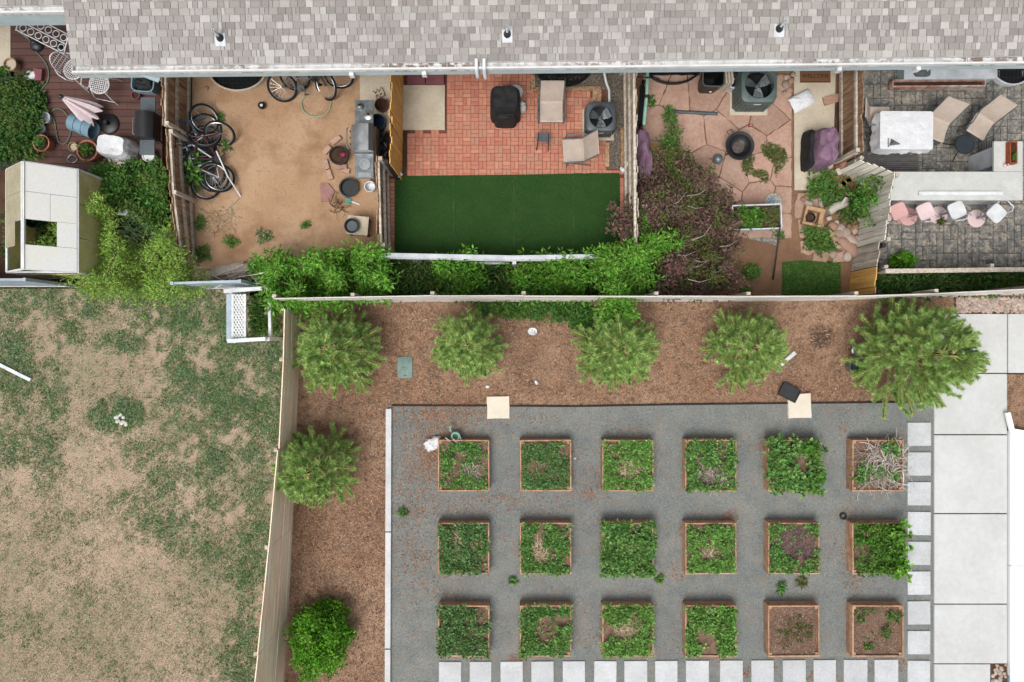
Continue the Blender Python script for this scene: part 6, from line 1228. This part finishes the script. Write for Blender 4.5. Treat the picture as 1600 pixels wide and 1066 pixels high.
# rockery
rk = frame_thing('rock_pile', 'pile of pink and grey rounded rocks in the corner of the flagstone yard', 'rocks', 1316, 372)
rmes = [rockmesh('rock', m_rock, 40 + i, 2, .6, .3) for i in range(6)]
for x, y, s_, a, e in ((1298, 355, .13, .5, 1), (1312, 357, .11, 1, 1.2), (1326, 357, .1, .2, 1), (1334, 362, .08, 0, 1), (1295, 367, .13, .9, 1.5), (1303, 366, .10, 1.4, 1.6), (1310, 366, .12, .6, 1.2), (1320, 365, .13, .2, 1), (1328, 372, .1, 0, 1), (1302, 376, .13, 2, 1.2), (1312, 376, .1, 1.2, 1.5), (1318, 380, .12, 2.2, 1), (1324, 386, .16, 2.4, 2), (1308, 384, .1, 0, 1), (1314, 388, .09, 1, 1), (1298, 388, .09, 0, 1), (1300, 398, .1, 0, 1), (1322, 402, .12, 0, 1), (1330, 378, .12, 2.5, 1.8), (1290, 360, .09, 0, 1), (1284, 313, .11, .4, 1.2), (1262, 320, .12, 0, 1), (1332, 348, .09, 0, 1), (1338, 372, .07, 1, 1), (1293, 378, .08, 1, 1), (1306, 349, .07, 1, 1.3), (1335, 355, .09, 0, 1)):
    inst('rock', rnd.choice(rmes), rk, W(x, y) + Vector((0, 0, s_ * .45)), (0, 0, a), (s_ * e, s_, s_))
t = frame_thing('driftwood', 'pale driftwood stump in the rockery', 'driftwood', 1307, 324, R(25)); k = MB(); k.tube([(-.28, 0, .1), (-.1, .03, .13), (.1, 0, .14), (.26, .03, .13)], .12, 10, r1=.09); k.tube([(.05, 0, .2), (.18, .12, .26)], .07, 8, r1=.04); k.build('body', l_stem, t, True)
t = frame_thing('tile_board', 'pale blue tile with a pink shape in the rockery', 'tile', 1328, 333, R(8)); k = MB(); k.box((0, 0, .06), (.32, .24, .03), rx=.1); k.build('tile', pm('pale_blue_tile', S(176, 202, 204), S(156, 184, 188), 5, .4), t); k = MB(); k.prism([(-.08, -.03), (.08, -.02), (.1, .04), (.02, .09), (-.06, .06)], .08, .10); k.build('motif', m_terra, t)
for i, (x, y, a) in enumerate(((1312, 291, 35), (1320, 286, 30), (1327, 281, 38))):
    p = W(x, y); mb = MB(); mb.prism([(-.13, -.06), (.13, -.06), (.13, .06), (-.13, .06)], 0, .07, .005); o = mb.build('loose_brick', m_brick); o.location = (p.x, p.y, .02); o.rotation_euler = (0, 0, R(a)); tag(o, 'loose red brick behind the driftwood, %s of three' % ['left', 'middle', 'right'][i], 'brick', 'loose bricks in the rockery')
t = frame_thing('stone_figure', 'pale carved stone figure beside the purple covered grill', 'figure', 1311, 262, R(20)); k = MB(); k.lathe((0, 0, 0), [(.12, 0), (.13, .08), (.09, .16), (.11, .24), (.07, .33), (.03, .36)], 14); k.build('body', m_rock, t, True); k = MB(); k.box((-.12, -.1, .08), (.1, .16, .16)); k.build('base', m_concrete, t)
t = frame_thing('plant_tag', 'white plant tag beside the small round shrub', 'tag', 1168, 434, R(15)); k = MB(); k.box((0, 0, .05), (.16, .05, .01), rx=.3); k.build('label_plate', m_white, t); k = MB(); k.tube([(0, 0, 0), (0, .02, .05)], .006, 5); k.build('stake', m_dark, t)

# ---- further clutter
t = frame_thing('trellis', 'black folding trellis leaning beside the stainless grill', 'trellis', 596, 272, R(-8)); 
for i in range(5): q = MB(); q.bar((-.22 + i * .1, -.2, .04), (-.22 + i * .1, .28, .62), .02, .015); q.build('bar', m_dark, t)
for f_ in (.15, .5, .85): q = MB(); q.bar((-.24, -.2 + .48 * f_, .055 + .58 * f_), (.20, -.2 + .48 * f_, .055 + .58 * f_), .02, .015); q.build('crossbar', m_dark, t)
for x, y, w_, d_, h_, sd, lab in ((600, 226, .3, .5, .35, 31, 'black refuse bag slumped between the stainless grill and amber fence'), (601, 250, .28, .34, .28, 37, 'second black refuse bag below the first behind the grill')):
    t = frame_thing('refuse_bag', lab, 'bag', x, y, 0, 'black refuse bags'); k = MB(); cover(k, w_, d_, h_, sd, 40, .12, .5); k.build('sack', m_blackpl, t, True); k = MB(); k.lathe((0, 0, h_ * .95), [(.02, 0), (.05, .05), (.03, .07)], 8); k.build('knot', m_blackpl, t)
pot('small clay pot behind the driftwood in the rockery', 1288, 300, .08, .13, m_terra, fill=m_soil); pot('little white pot among the groundcover of the rockery', 1272, 286, .06, .1, m_white, fill=m_soil); pot('grey stone pot by the pale corner fence', 1330, 318, .09, .14, m_grey, fill=m_soil, leaf=l_grassy)
pot('dark teal pot at the slab corner beside the ivy', 12, 116, .14, .22, pm('teal_glaze', S(50, 84, 86), S(38, 68, 70), 6, .4), fill=m_soil, leaf=l_mid); pot('brown plastic pot beside the laundry basket', 214, 150, .10, .14, m_maroon, fill=m_soil, z0=.07)
for i, (x, y, s_) in enumerate(((1278, 296, .07), (1284, 288, .09), (1270, 302, .06), (1318, 304, .08), (1340, 340, .09), (1294, 342, .06), (1282, 322, .07), (1254, 312, .06))):
    o = link('garden_stone', rmes[i % 6], None, W(x, y) + Vector((0, 0, .05)), (0, 0, i * 1.3), (s_ * 1.2, s_, s_)); tag(o, ['flat stone by the little white pot', 'largest stone left of the loose bricks', 'small stone at the walk corner', 'stone right of the driftwood end', 'stone below the blue tile', 'pebble under the driftwood', 'stone between crate and groundcover', 'pebble at the end of the concrete walk'][i], 'stone', 'single stones in the rockery')
# ---- slate patio things
t = frame_thing('outdoor_counter', 'long pale blue-white counter with a sink below the gutter of the slate patio', 'counter', 1470, 132, R(.4)); cw = 2.2
k = MB(); k.box((0, .17, .17), (cw - .06, .30, .33)); k.build('cabinet', m_blue_trim, t); k = MB(); k.box((0, .17, .355), (cw, .36, .04)); k.build('countertop', m_whitedull, t)
k = MB(); k.rings([[(-.68 + math.copysign(abs(math.cos(a)) ** .5, math.cos(a)) * .18 * s_, .17 + math.copysign(abs(math.sin(a)) ** .5, math.sin(a)) * .12 * s_, z_) for a in [2 * math.pi * i / 28 for i in range(28)]] for s_, z_ in ((1.12, .377), (1.12, .388), (1, .388), (.92, .379), (.6, .378))]); k.build('sink', m_steeld, t, True)
k = MB(); k.tube([(-.6, .3, .375), (-.6, .3, .55), (-.62, .2, .58), (-.64, .12, .52)], .014, 6); k.build('tap', m_white, t, True)
t = frame_thing('rusty_planter', 'low peeling rusty metal trough in front of the pale counter', 'planter', 1458, 137, R(.4)); k = MB()
for a, b in (((0, -.05, .12), (2.2, .03, .24)), ((0, .10, .12), (2.2, .03, .24)), ((-1.1, .025, .12), (.03, .12, .24)), ((1.1, .025, .12), (.03, .12, .24))): q = MB(); q.box(a, b); q.build('side', m_peel, t)
q = MB(); q.box((0, .025, .1), (2.14, .11, .1)); q.build('soil', m_soil, t)
t = frame_thing('garden_table', 'white square table with a draped cloth on the slate patio', 'table', 1388, 219, R(-.5)); tw, td, th = 1.20, .86, .74
for sx in (-1, 1):
    for sy in (-1, 1): q = MB(); q.box((sx * .5, sy * .34, th / 2 - .03), (.05, .05, th - .05)); q.build('leg', m_whitedull, t)
q = MB(); q.box((0, 0, th), (tw, td, .04)); q.build('top', m_whitedull, t)
ct = W(1388, 219); t2 = thing('tablecloth', 'white tablecloth hanging unevenly over the square table', 'tablecloth', (ct.x, ct.y, 0), R(-.5))
k = MB(); n = 96; rs = []
def sq(i, w_, d_): a = 2 * math.pi * i / n; c_, s_ = math.cos(a), math.sin(a); m_ = max(abs(c_) / (w_ / 2), abs(s_) / (d_ / 2)); return c_ / m_, s_ / m_
for lv, (gx_, zf) in enumerate(((0, 0), (0, .15), (.04, .35), (.07, .6))):
    ring = []
    for i in range(n):
        x, y = sq(i, tw + .02, td + .02); drop = .40 + .16 * math.sin(2 * math.pi * i / n * 2 + 1); wv = gx_ * (.7 + .25 * math.sin(i * .63) + .15 * math.sin(i * 1.7)); l = math.hypot(x, y); ring.append((x * (1 + wv / l), y * (1 + wv / l), th + .026 - drop * zf))
    rs.append(ring)
rs.insert(0, [(x * .9, y * .9, th + .03) for x, y, z in rs[0]]); k.rings(rs[::-1], False); V = k.V; 
k.F.append(tuple(range(len(k.V) - n, len(k.V)))); k.build('cloth', m_cloth, t2, True)
t = frame_thing('napkin_holder', 'small folded grey pyramid on the white tablecloth', 'ornament', 1394, 224); t.location = W(1394, 222, .78); k = MB(); k.add([(-.06, -.09, 0), (.2, -.05, 0), (-.02, .08, 0), (-.03, -.02, .12)], [(0, 2, 1), (0, 1, 3), (1, 2, 3), (2, 0, 3)]); k.build('body', m_grey, t); k = MB(); k.box((-.09, -.02, .01), (.02, .2, .02)); k.build('edge', m_steel, t)
sling('beige sling chair right of the white table with its back to the house', 1449, 203, -20, 'beige sling chairs', w=.52, recl=.26); sling('beige sling chair furthest right on the slate patio, angled away', 1518, 200, -32, 'beige sling chairs', w=.46, recl=.26); sling('beige sling chair tucked left of the white table by the brown fence', 1352, 190, 88, 'beige sling chairs', w=.45)
t = frame_thing('side_table', 'small round dark glass side table between the two right sling chairs', 'table', 1488, 234); k = MB(); k.lathe((0, 0, .45), [(.001, 0), (.22, 0), (.22, .012), (.001, .012)], 28, cap=False); k.build('top', m_glass, t, True); k = MB(); k.tube([(math.cos(2 * math.pi * i / 28) * .22, math.sin(2 * math.pi * i / 28) * .22, .456) for i in range(28)], .014, 6, True); k.build('rim', m_dark, t, True)
for i in range(3): a = R(30 + 120 * i); q = MB(); q.tube([(math.cos(a) * .18, math.sin(a) * .18, .45), (math.cos(a) * .06, math.sin(a) * .06, .25), (math.cos(a) * .3, math.sin(a) * .3, 0)], .012, 6); q.build('leg', m_dark, t)
def slatmat(label, x0, y0, x1, y1, n, vertical=False):
    a, b = W(x0, y0), W(x1, y1); t = thing('slatted_mat', label, 'mat', ((a.x + b.x) / 2, (a.y + b.y) / 2, .026), 0, 'grey slatted mats'); w_, d_ = b.x - a.x, a.y - b.y
    for i in range(n):
        f_ = (i + .5) / n - .5; q = MB(); q.box((0, f_ * d_, .02), (w_, d_ / n * .72, .03)) if not vertical else q.box((f_ * w_, 0, .02), (w_ / n * .72, d_, .03)); q.build('slat', m_greyslat, t)
    q = MB(); q.box((0, 0, .004), (w_ - .04, d_ - .04, .006)); q.build('backing', m_blackrail, t)
m_greyslat = pm('grey_slat', S(126, 124, 122), S(104, 102, 100), 5, .8, local=True, rnd=.1)
slatmat('grey slatted deck mat south of the white table', 1344, 236, 1433, 269, 11); slatmat('grey slatted mat left of the counter arm', 1527, 221, 1554, 270, 7, True)
# L-shaped bar counter
bc = W(1490, 300); t = thing('bar_counter', 'L-shaped bar with pale stone top on the slate patio', 'counter', (bc.x, bc.y, 0)); ZB = 1.02
def topbox(x0, y0, x1, y1, nm, mat, z0, z1, ins=0):
    a, b = W(x0, y0, ZB), W(x1, y1, ZB); q = MB(); q.prism([(a.x + ins, b.y + ins), (b.x - ins, b.y + ins), (b.x - ins, a.y - ins), (a.x + ins, a.y - ins)], z0, z1); return q.build(nm, mat, t, world=True)
topbox(1391, 268.5, 1598, 313, 'countertop', m_ltgreyc, ZB - .05, ZB); topbox(1553, 221, 1598, 268, 'countertop', m_ltgreyc, ZB - .05, ZB - .001)
topbox(1391, 268.5, 1598, 313, 'base', m_whitedull, .03, ZB - .05, .10); topbox(1553, 221, 1598, 262, 'base', m_whitedull, .03, ZB - .051, .08)
a, b = W(1434, 303, ZB), W(1565, 303, ZB); k = MB(); k.bar(Vector((a.x, a.y, ZB + .025)), Vector((b.x, b.y, ZB + .025)), .085, .05); o = k.build('white_strip', m_white); tag(o, 'long white strip lying on the pale bar top', 'strip')
p = W(1582, 239, ZB + .1); t = thing('window_box', 'terracotta window box with a small plant on the bar', 'planter', (p.x, p.y, ZB)); 
for a_, b_ in (((-.075, 0, .07), (.02, .5, .14)), ((.075, 0, .07), (.02, .5, .14)), ((0, .24, .07), (.13, .02, .14)), ((0, -.24, .07), (.13, .02, .14))): q = MB(); q.box(a_, b_); q.build('side', m_rust, t)
q = MB(); q.box((0, 0, .05), (.13, .46, .09)); q.build('soil', m_soil, t)
rg = np.random.default_rng(33); C = rg.normal(0, .03, (10, 3)) + [0, -.08, .13]; V, F = clumps(C, .03, 8, .06, .025, rg); link('foliage', npmesh('foliage', V, F, l_grassy), t)
p = W(1572, 258, ZB + .05); t = thing('figurine', 'small white and pink figurine on the bar corner', 'figurine', (p.x, p.y, ZB)); k = MB(); k.lathe((0, 0, 0), [(.04, 0), (.045, .04), (.02, .07), (.03, .1), (.01, .13)], 12); k.build('body', m_pinkl, t, True); k = MB(); k.lathe((0, 0, .1), [(.032, 0), (.02, .02)], 10); k.build('hat', m_rust, t)
def stool(label, bx, by, rz, mat, bmat):
    t = frame_thing('bar_stool', label, 'bar stool', bx, by, R(rz), 'pink bar stools along the bar', .026); k = MB(); k.lathe((0, 0, 0), [(.215, 0), (.215, .012), (.16, .025), (.04, .035), (.03, .06)], 30); k.build('base', bmat, t, True)
    k = MB(); k.lathe((0, 0, 0), [(.028, .03), (.028, .4), (.02, .4), (.02, .66)], 12); k.build('post', m_steel, t, True)
    k = MB(); rs = [[(math.copysign(abs(math.cos(a)) ** .4, math.cos(a)) * .185 * s_, math.copysign(abs(math.sin(a)) ** .4, math.sin(a)) * .185 * s_, z_) for a in [2 * math.pi * i / 40 for i in range(40)]] for s_, z_ in ((.9, .65), (1, .665), (1.02, .70), (.95, .715), (.5, .705))]; k.rings(rs); k.build('seat', mat, t, True)
    k = MB(); k.tube([(-.15, -.17, .68), (-.18, -.21, .80), (-.1, -.25, .90), (.1, -.25, .90), (.18, -.21, .80), (.15, -.17, .68)], .013, 6); k.build('back_hoop', mat, t, True)
    k = MB(); k.tube([(math.cos(a) * .13, .0 + math.sin(a) * .13 - .05, .3) for a in [2 * math.pi * i / 20 for i in range(20)]], .01, 5, True); k.build('footrest', m_steel, t)
stool('pink bar stool nearest the pale corner fence', 1378, 339, 24, m_pink, m_pinkl); stool('pink bar stool with rose base, second from the fence', 1418, 339, 24, m_pinkl, m_pink); stool('white topped bar stool with pale base, third from the fence', 1465, 337, 24, m_white, m_pinkl); stool('white topped bar stool turned away at the right', 1524, 342, 135, m_white, m_pinkl)
pot('small grey pot of flowers between the second and third bar stools', 1468, 346, .06, .1, m_grey, leaf=l_olive, fill=m_soil, z0=.026)
# ---- white wall at the right edge, shaped as a low platform to show brighter
m_purewhite = pm('bright_white_paint', (.84, .84, .84, 1), (.80, .81, .82, 1), 3, .5, fine=.02)
wb = thing('wall_stand_in', 'low white platform in place of a wall, flat to catch light, beside the path', 'platform', W(1640, 870)); a = W(1573, 673); b = W(1573, 1300)
for i in range(3):
    q = MB(); ya, yb = a.y + (b.y - a.y) * i / 3, a.y + (b.y - a.y) * (i + 1) / 3; q.prism([(a.x, yb + .004), (a.x + 3.2, yb + .004), (a.x + 3.2, ya - .004), (a.x, ya - .004)], 0, .12, .01); q.build('panel', m_purewhite, wb, world=True)
k = MB(); k.bar(W(1574, 645, .16), W(1582, 677, .16), .10, .07); tag(k.build('white_spout', m_purewhite), 'white downspout foot at the corner of the white platform', 'spout')
k = MB(); k.bar(W(1582, 673, .16), W(1625, 680, .16), .10, .06); tag(k.build('white_rail', m_purewhite), 'white rail along the top edge of the white platform', 'rail')
o = MB(); o.prism([(p_.x, p_.y) for p_ in (W(1571, 1055), W(1650, 1070), W(1650, 1090), W(1571, 1075))], .03, .10); tag(o.build('blue_tarp_edge', m_bluepl), 'pale blue mat corner at the bottom right beside the white building', 'mat')
# ---- lattice enclosure on the lawn
le = thing('lattice_enclosure', 'white vinyl enclosure with lattice side at the lawn corner', 'enclosure', W(400, 497)); ZL = .95
A, B, C_, D_ = W(385, 460), W(390, 533), W(440, 530), W(438, 458)
up = Vector((0, 0, 1))
# lattice sheet lying nearly flat on top, between the two beams
def flatlat(x0, x1, y0, y1, z):
    p, r_ = W(x0, y0, z), W(x1, y1, z); wv, hv = r_.x - p.x, p.y - r_.y; c_ = Vector((p.x, r_.y, z)); q = MB(); st = .115; s0 = -wv
    for sg, dz in ((1, 0), (-1, .009)):
        s0 = -wv * 1.8
        while s0 < hv:
            ya, yb = (s0, s0 + wv * 1.7) if sg > 0 else (s0 + wv * 1.7, s0); t0, t1 = 0.0, 1.0
            lo, hi = 0, hv; d_ = yb - ya
            ta, tb = sorted(((lo - ya) / d_, (hi - ya) / d_)); t0, t1 = max(0, ta), min(1, tb)
            if t1 - t0 > .05: q.bar(c_ + Vector((wv * t0, ya + d_ * t0, dz)), c_ + Vector((wv * t1, ya + d_ * t1, dz)), .030, .008)
            s0 += st
    q.build('lattice', m_white, le, world=True)
    for x_ in (0, wv): k_ = MB(); k_.bar(c_ + Vector((x_, 0, .006)), c_ + Vector((x_, hv, .006)), .05, .03); k_.build('rail', m_white, le, world=True)
flatlat(364, 383, 460, 533, ZL)
q = MB(); p_, r_ = W(354, 460, .8), W(362, 533, .8); q.box(((p_.x + r_.x) / 2, (p_.y + r_.y) / 2, .8), (r_.x - p_.x, p_.y - r_.y, .02)); q.build('shelf', m_bluegrey, le, world=True)
ext = Vector((-.10, 0, 0))
q = MB(); q.bar(A + up * (ZL + .08) + ext, D_ + up * (ZL + .1) + Vector((-.05, .03, 0)), .085, .07); q.build('top_beam', m_white, le, world=True)
q = MB(); q.bar(B + up * (ZL + .08) + ext, C_ + up * (ZL + .1), .085, .07); q.build('top_beam', m_white, le, world=True)
q = MB(); q.bar(C_ + up * .75, D_ + up * .75, .06, .09); q.build('rail', m_white, le, world=True)
for P_ in (A, B, C_, D_): q = MB(); q.box(P_ + up * (ZL / 2), (.09, .09, ZL)); q.build('post', m_white, le, world=True)
mass('enclosed_plants', 'green plants growing inside the white lattice enclosure', 'plants', [(392, 470), (432, 472), (430, 525), (395, 520)], 170, .03, .3, l_mid, .09, 72, clump=.07)
for x, y, lab in ((421, 483, 'upper'), (420, 490, 'lower')): o = link('stone', rmes[0], None, W(x, y) + Vector((0, 0, .2)), None, (.05, .05, .05)); tag(o, '%s pale stone lying inside the lattice enclosure' % lab, 'stone', 'stones in the enclosure')
k = MB(); k.bar(W(-8, 566, .05), W(48, 594, .05), .08, .05); o = k.build('white_post', m_white); tag(o, 'white post lying on the lawn at the left edge', 'post')
wrk = rockmesh('stone', m_whiterock, 91, 2, .6, .3)
hp = frame_thing('stone_heap', 'little heap of white stones in the clover', 'stones', 190, 656)
for x, y, s_ in ((184, 652, .07), (190, 648, .06), (186, 658, .07), (193, 660, .08), (198, 662, .07), (194, 652, .05)): inst('stone', wrk, hp, W(x, y) + Vector((0, 0, .04)), (0, 0, rnd.uniform(0, 6)), (s_, s_ * .8, s_ * .7)).data
# ---- mulch bed things
t = frame_thing('valve_box', 'grey-green plastic valve box lid in the mulch', 'lid', 633, 574); k = MB(); rs = [[(math.copysign(abs(math.cos(a)) ** .28, math.cos(a)) * .18 * s_, math.copysign(abs(math.sin(a)) ** .28, math.sin(a)) * .255 * s_, z_) for a in [2 * math.pi * i / 40 for i in range(40)]] for s_, z_ in ((1.02, 0), (1.02, .03), (.96, .04), (.2, .04))]; k.rings(rs); k.build('lid', pm('sage_plastic', S(134, 158, 150), S(116, 140, 132), 5, .6), t, True)
k = MB(); k.lathe((.0, -.2, .04), [(.018, 0), (.014, .006)], 10); k.build('bolt', m_dark, t); k = MB(); k.box((-.03, .0, .0415), (.07, .012, .003), .5); k.build('lift_slot', m_dark, t)
t = frame_thing('plate', 'white oval plate on the mulch between second and third pine', 'plate', 832, 518); k = MB(); k.lathe((0, 0, 0), [(.07, .006), (.115, .03), (.11, .035), (.06, .016)], 24); o = k.build('dish', m_white, t, True); o.scale = (1, .8, 1)
k = MB(); k.bar(W(1220, 570, .04), W(1242, 551, .04), .09, .05); o = k.build('white_board', m_white); tag(o, 'short white board on the mulch beside the fourth pine', 'board')
t = frame_thing('paving_slab', 'square cream slab on the gravel edge below the second pine', 'slab', 778.5, 636.5, R(1), 'square cream slabs', .012); k = MB(); k.prism([(q_[0], q_[1]) for q_ in roughen([(-.275, -.275), (.275, -.275), (.275, .275), (-.275, .275)], .12, .008, rnd)], 0, .05, .01); k.build('body', pm('cream_stone', S(240, 230, 212), S(230, 218, 198), 3, .8, fine=.03), t)
t = frame_thing('paving_slab', 'square cream slab on the gravel edge beside the black tray', 'slab', 1248, 634, R(2), 'square cream slabs', .012); k = MB(); k.prism([(q_[0], q_[1]) for q_ in roughen([(-.28, -.3), (.28, -.3), (.28, .3), (-.28, .3)], .12, .008, rnd)], 0, .05, .01); k.build('body', bpy.data.materials['cream_stone'], t)
t = frame_thing('black_tray', 'dark slate coloured tray resting on the mulch and cream slab', 'tray', 1231, 613, R(-27), None, .066); k = MB(); k.box((0, 0, .015), (.46, .34, .03)); k.build('base', m_dark, t)
for a, b in (((0, .16, .04), (.46, .02, .03)), ((0, -.16, .04), (.46, .02, .03)), ((.22, 0, .04), (.02, .30, .03)), ((-.22, 0, .04), (.02, .30, .03))): q = MB(); q.box(a, b); q.build('edge', m_dark, t)
k = MB(); k.tube([W(1252, 615, .03), W(1262, 612, .05), W(1264, 622, .03)], .015, 5); tag(k.build('red_trowel', pm('red_handle', S(150, 56, 50), S(130, 46, 42), 6, .5)), 'small red handled trowel at the corner of the cream slab', 'trowel')
pot('galvanised bucket on the mulch at the left of the largest pine', 1334, 572, .17, .3, m_steeld, name='bucket', cat='bucket', hollow=.85)
t = frame_thing('metal_lid', 'round dented metal lid leaning above the galvanised bucket', 'lid', 1338, 547); k = MB(); k.lathe((0, 0, .06), [(.001, .03), (.08, .028), (.15, .012), (.16, 0)], 24, axis=(.15, -.1, 1), cap=False); k.build('disc', m_steel, t, True)
k = MB(); k.lathe((0, 0, .09), [(.02, 0), (.015, .02)], 10); k.build('knob', m_steeld, t)
bush('dry_weed', 'dark dead weed clump on the mulch left of the galvanised bucket', 'weed', 1286, 530, 18, 16, .2, l_chip, 90, .12, 95, clump=.06, per=6, asp=.12, stems=6)
# watering can
t = frame_thing('watering_can', 'mint green watering can above the first raised bed', 'watering can', 713, 680, R(-25), None, .014); k = MB(); k.lathe((0, 0, 0), [(.11, 0), (.12, .02), (.11, .22), (.09, .24), (.075, .235), (.075, .05)], 22); k.build('body', m_mint, t, True)
k = MB(); k.tube([(-.09, .02, .06), (-.17, .06, .16), (-.2, .15, .28)], .018, 8); k.build('spout', m_mint, t, True); k = MB(); k.lathe((-.2, .15, .28), [(.018, 0), (.04, .035), (.035, .04)], 12, axis=(-.2, .5, .7)); k.build('rose', m_mint, t, True); k = MB(); k.tube([(.08, .06, .2), (.14, .02, .26), (.15, -.06, .2), (.12, -.08, .06)], .014, 6); k.build('handle', m_mint, t, True)
t = frame_thing('white_rag', 'crumpled white rag at the corner of the first raised bed', 'rag', 677, 693, R(20), None, .014); k = MB(); cover(k, .40, .28, .16, 21, 40, .16, .5); k.build('cloth', m_cloth, t, True)
for i, (a, b) in enumerate((((696, 684), (720, 703)), ((708, 686), (724, 701)))):
    k = MB(); k.bar(W(*a, .30), W(*b, .34), .03, .02); o = k.build('garden_stake', l_stem); tag(o, 'thin pinkish stake resting on the first raised bed, %s one' % ['left', 'right'][i], 'stake', 'garden stakes')
t = frame_thing('pipe_ring', 'small black pipe ring on the gravel above the last middle bed', 'ring', 1316, 806, 0, None, .014); k = MB(); k.lathe((0, 0, 0), [(.06, 0), (.085, .02), (.085, .06), (.05, .06), (.045, 0)], 20); k.build('ring', m_blackpl, t, True); k = MB(); k.lathe((0, 0, 0), [(.001, .012), (.046, .012)], 14, cap=False); k.build('plug', m_grey, t)
for i, (x, y, s_, lab) in enumerate(((898, 716, .035, 'beside the second bed of the top row'), (1008, 568 + 0, .03, 'on the mulch right of the middle pine'), (838, 597, .05, 'on the mulch below the white plate'), (762, 604, .05, 'on the mulch below the second pine'))):
    o = link('paper_scrap', rockmesh('paper_scrap', m_white, 70 + i, 1, .4, .5), None, W(x, y) + Vector((0, 0, .02)), (0, 0, i), (s_ * 1.3, s_, s_)); tag(o, 'white paper scrap %s' % lab, 'paper', 'white paper scraps')
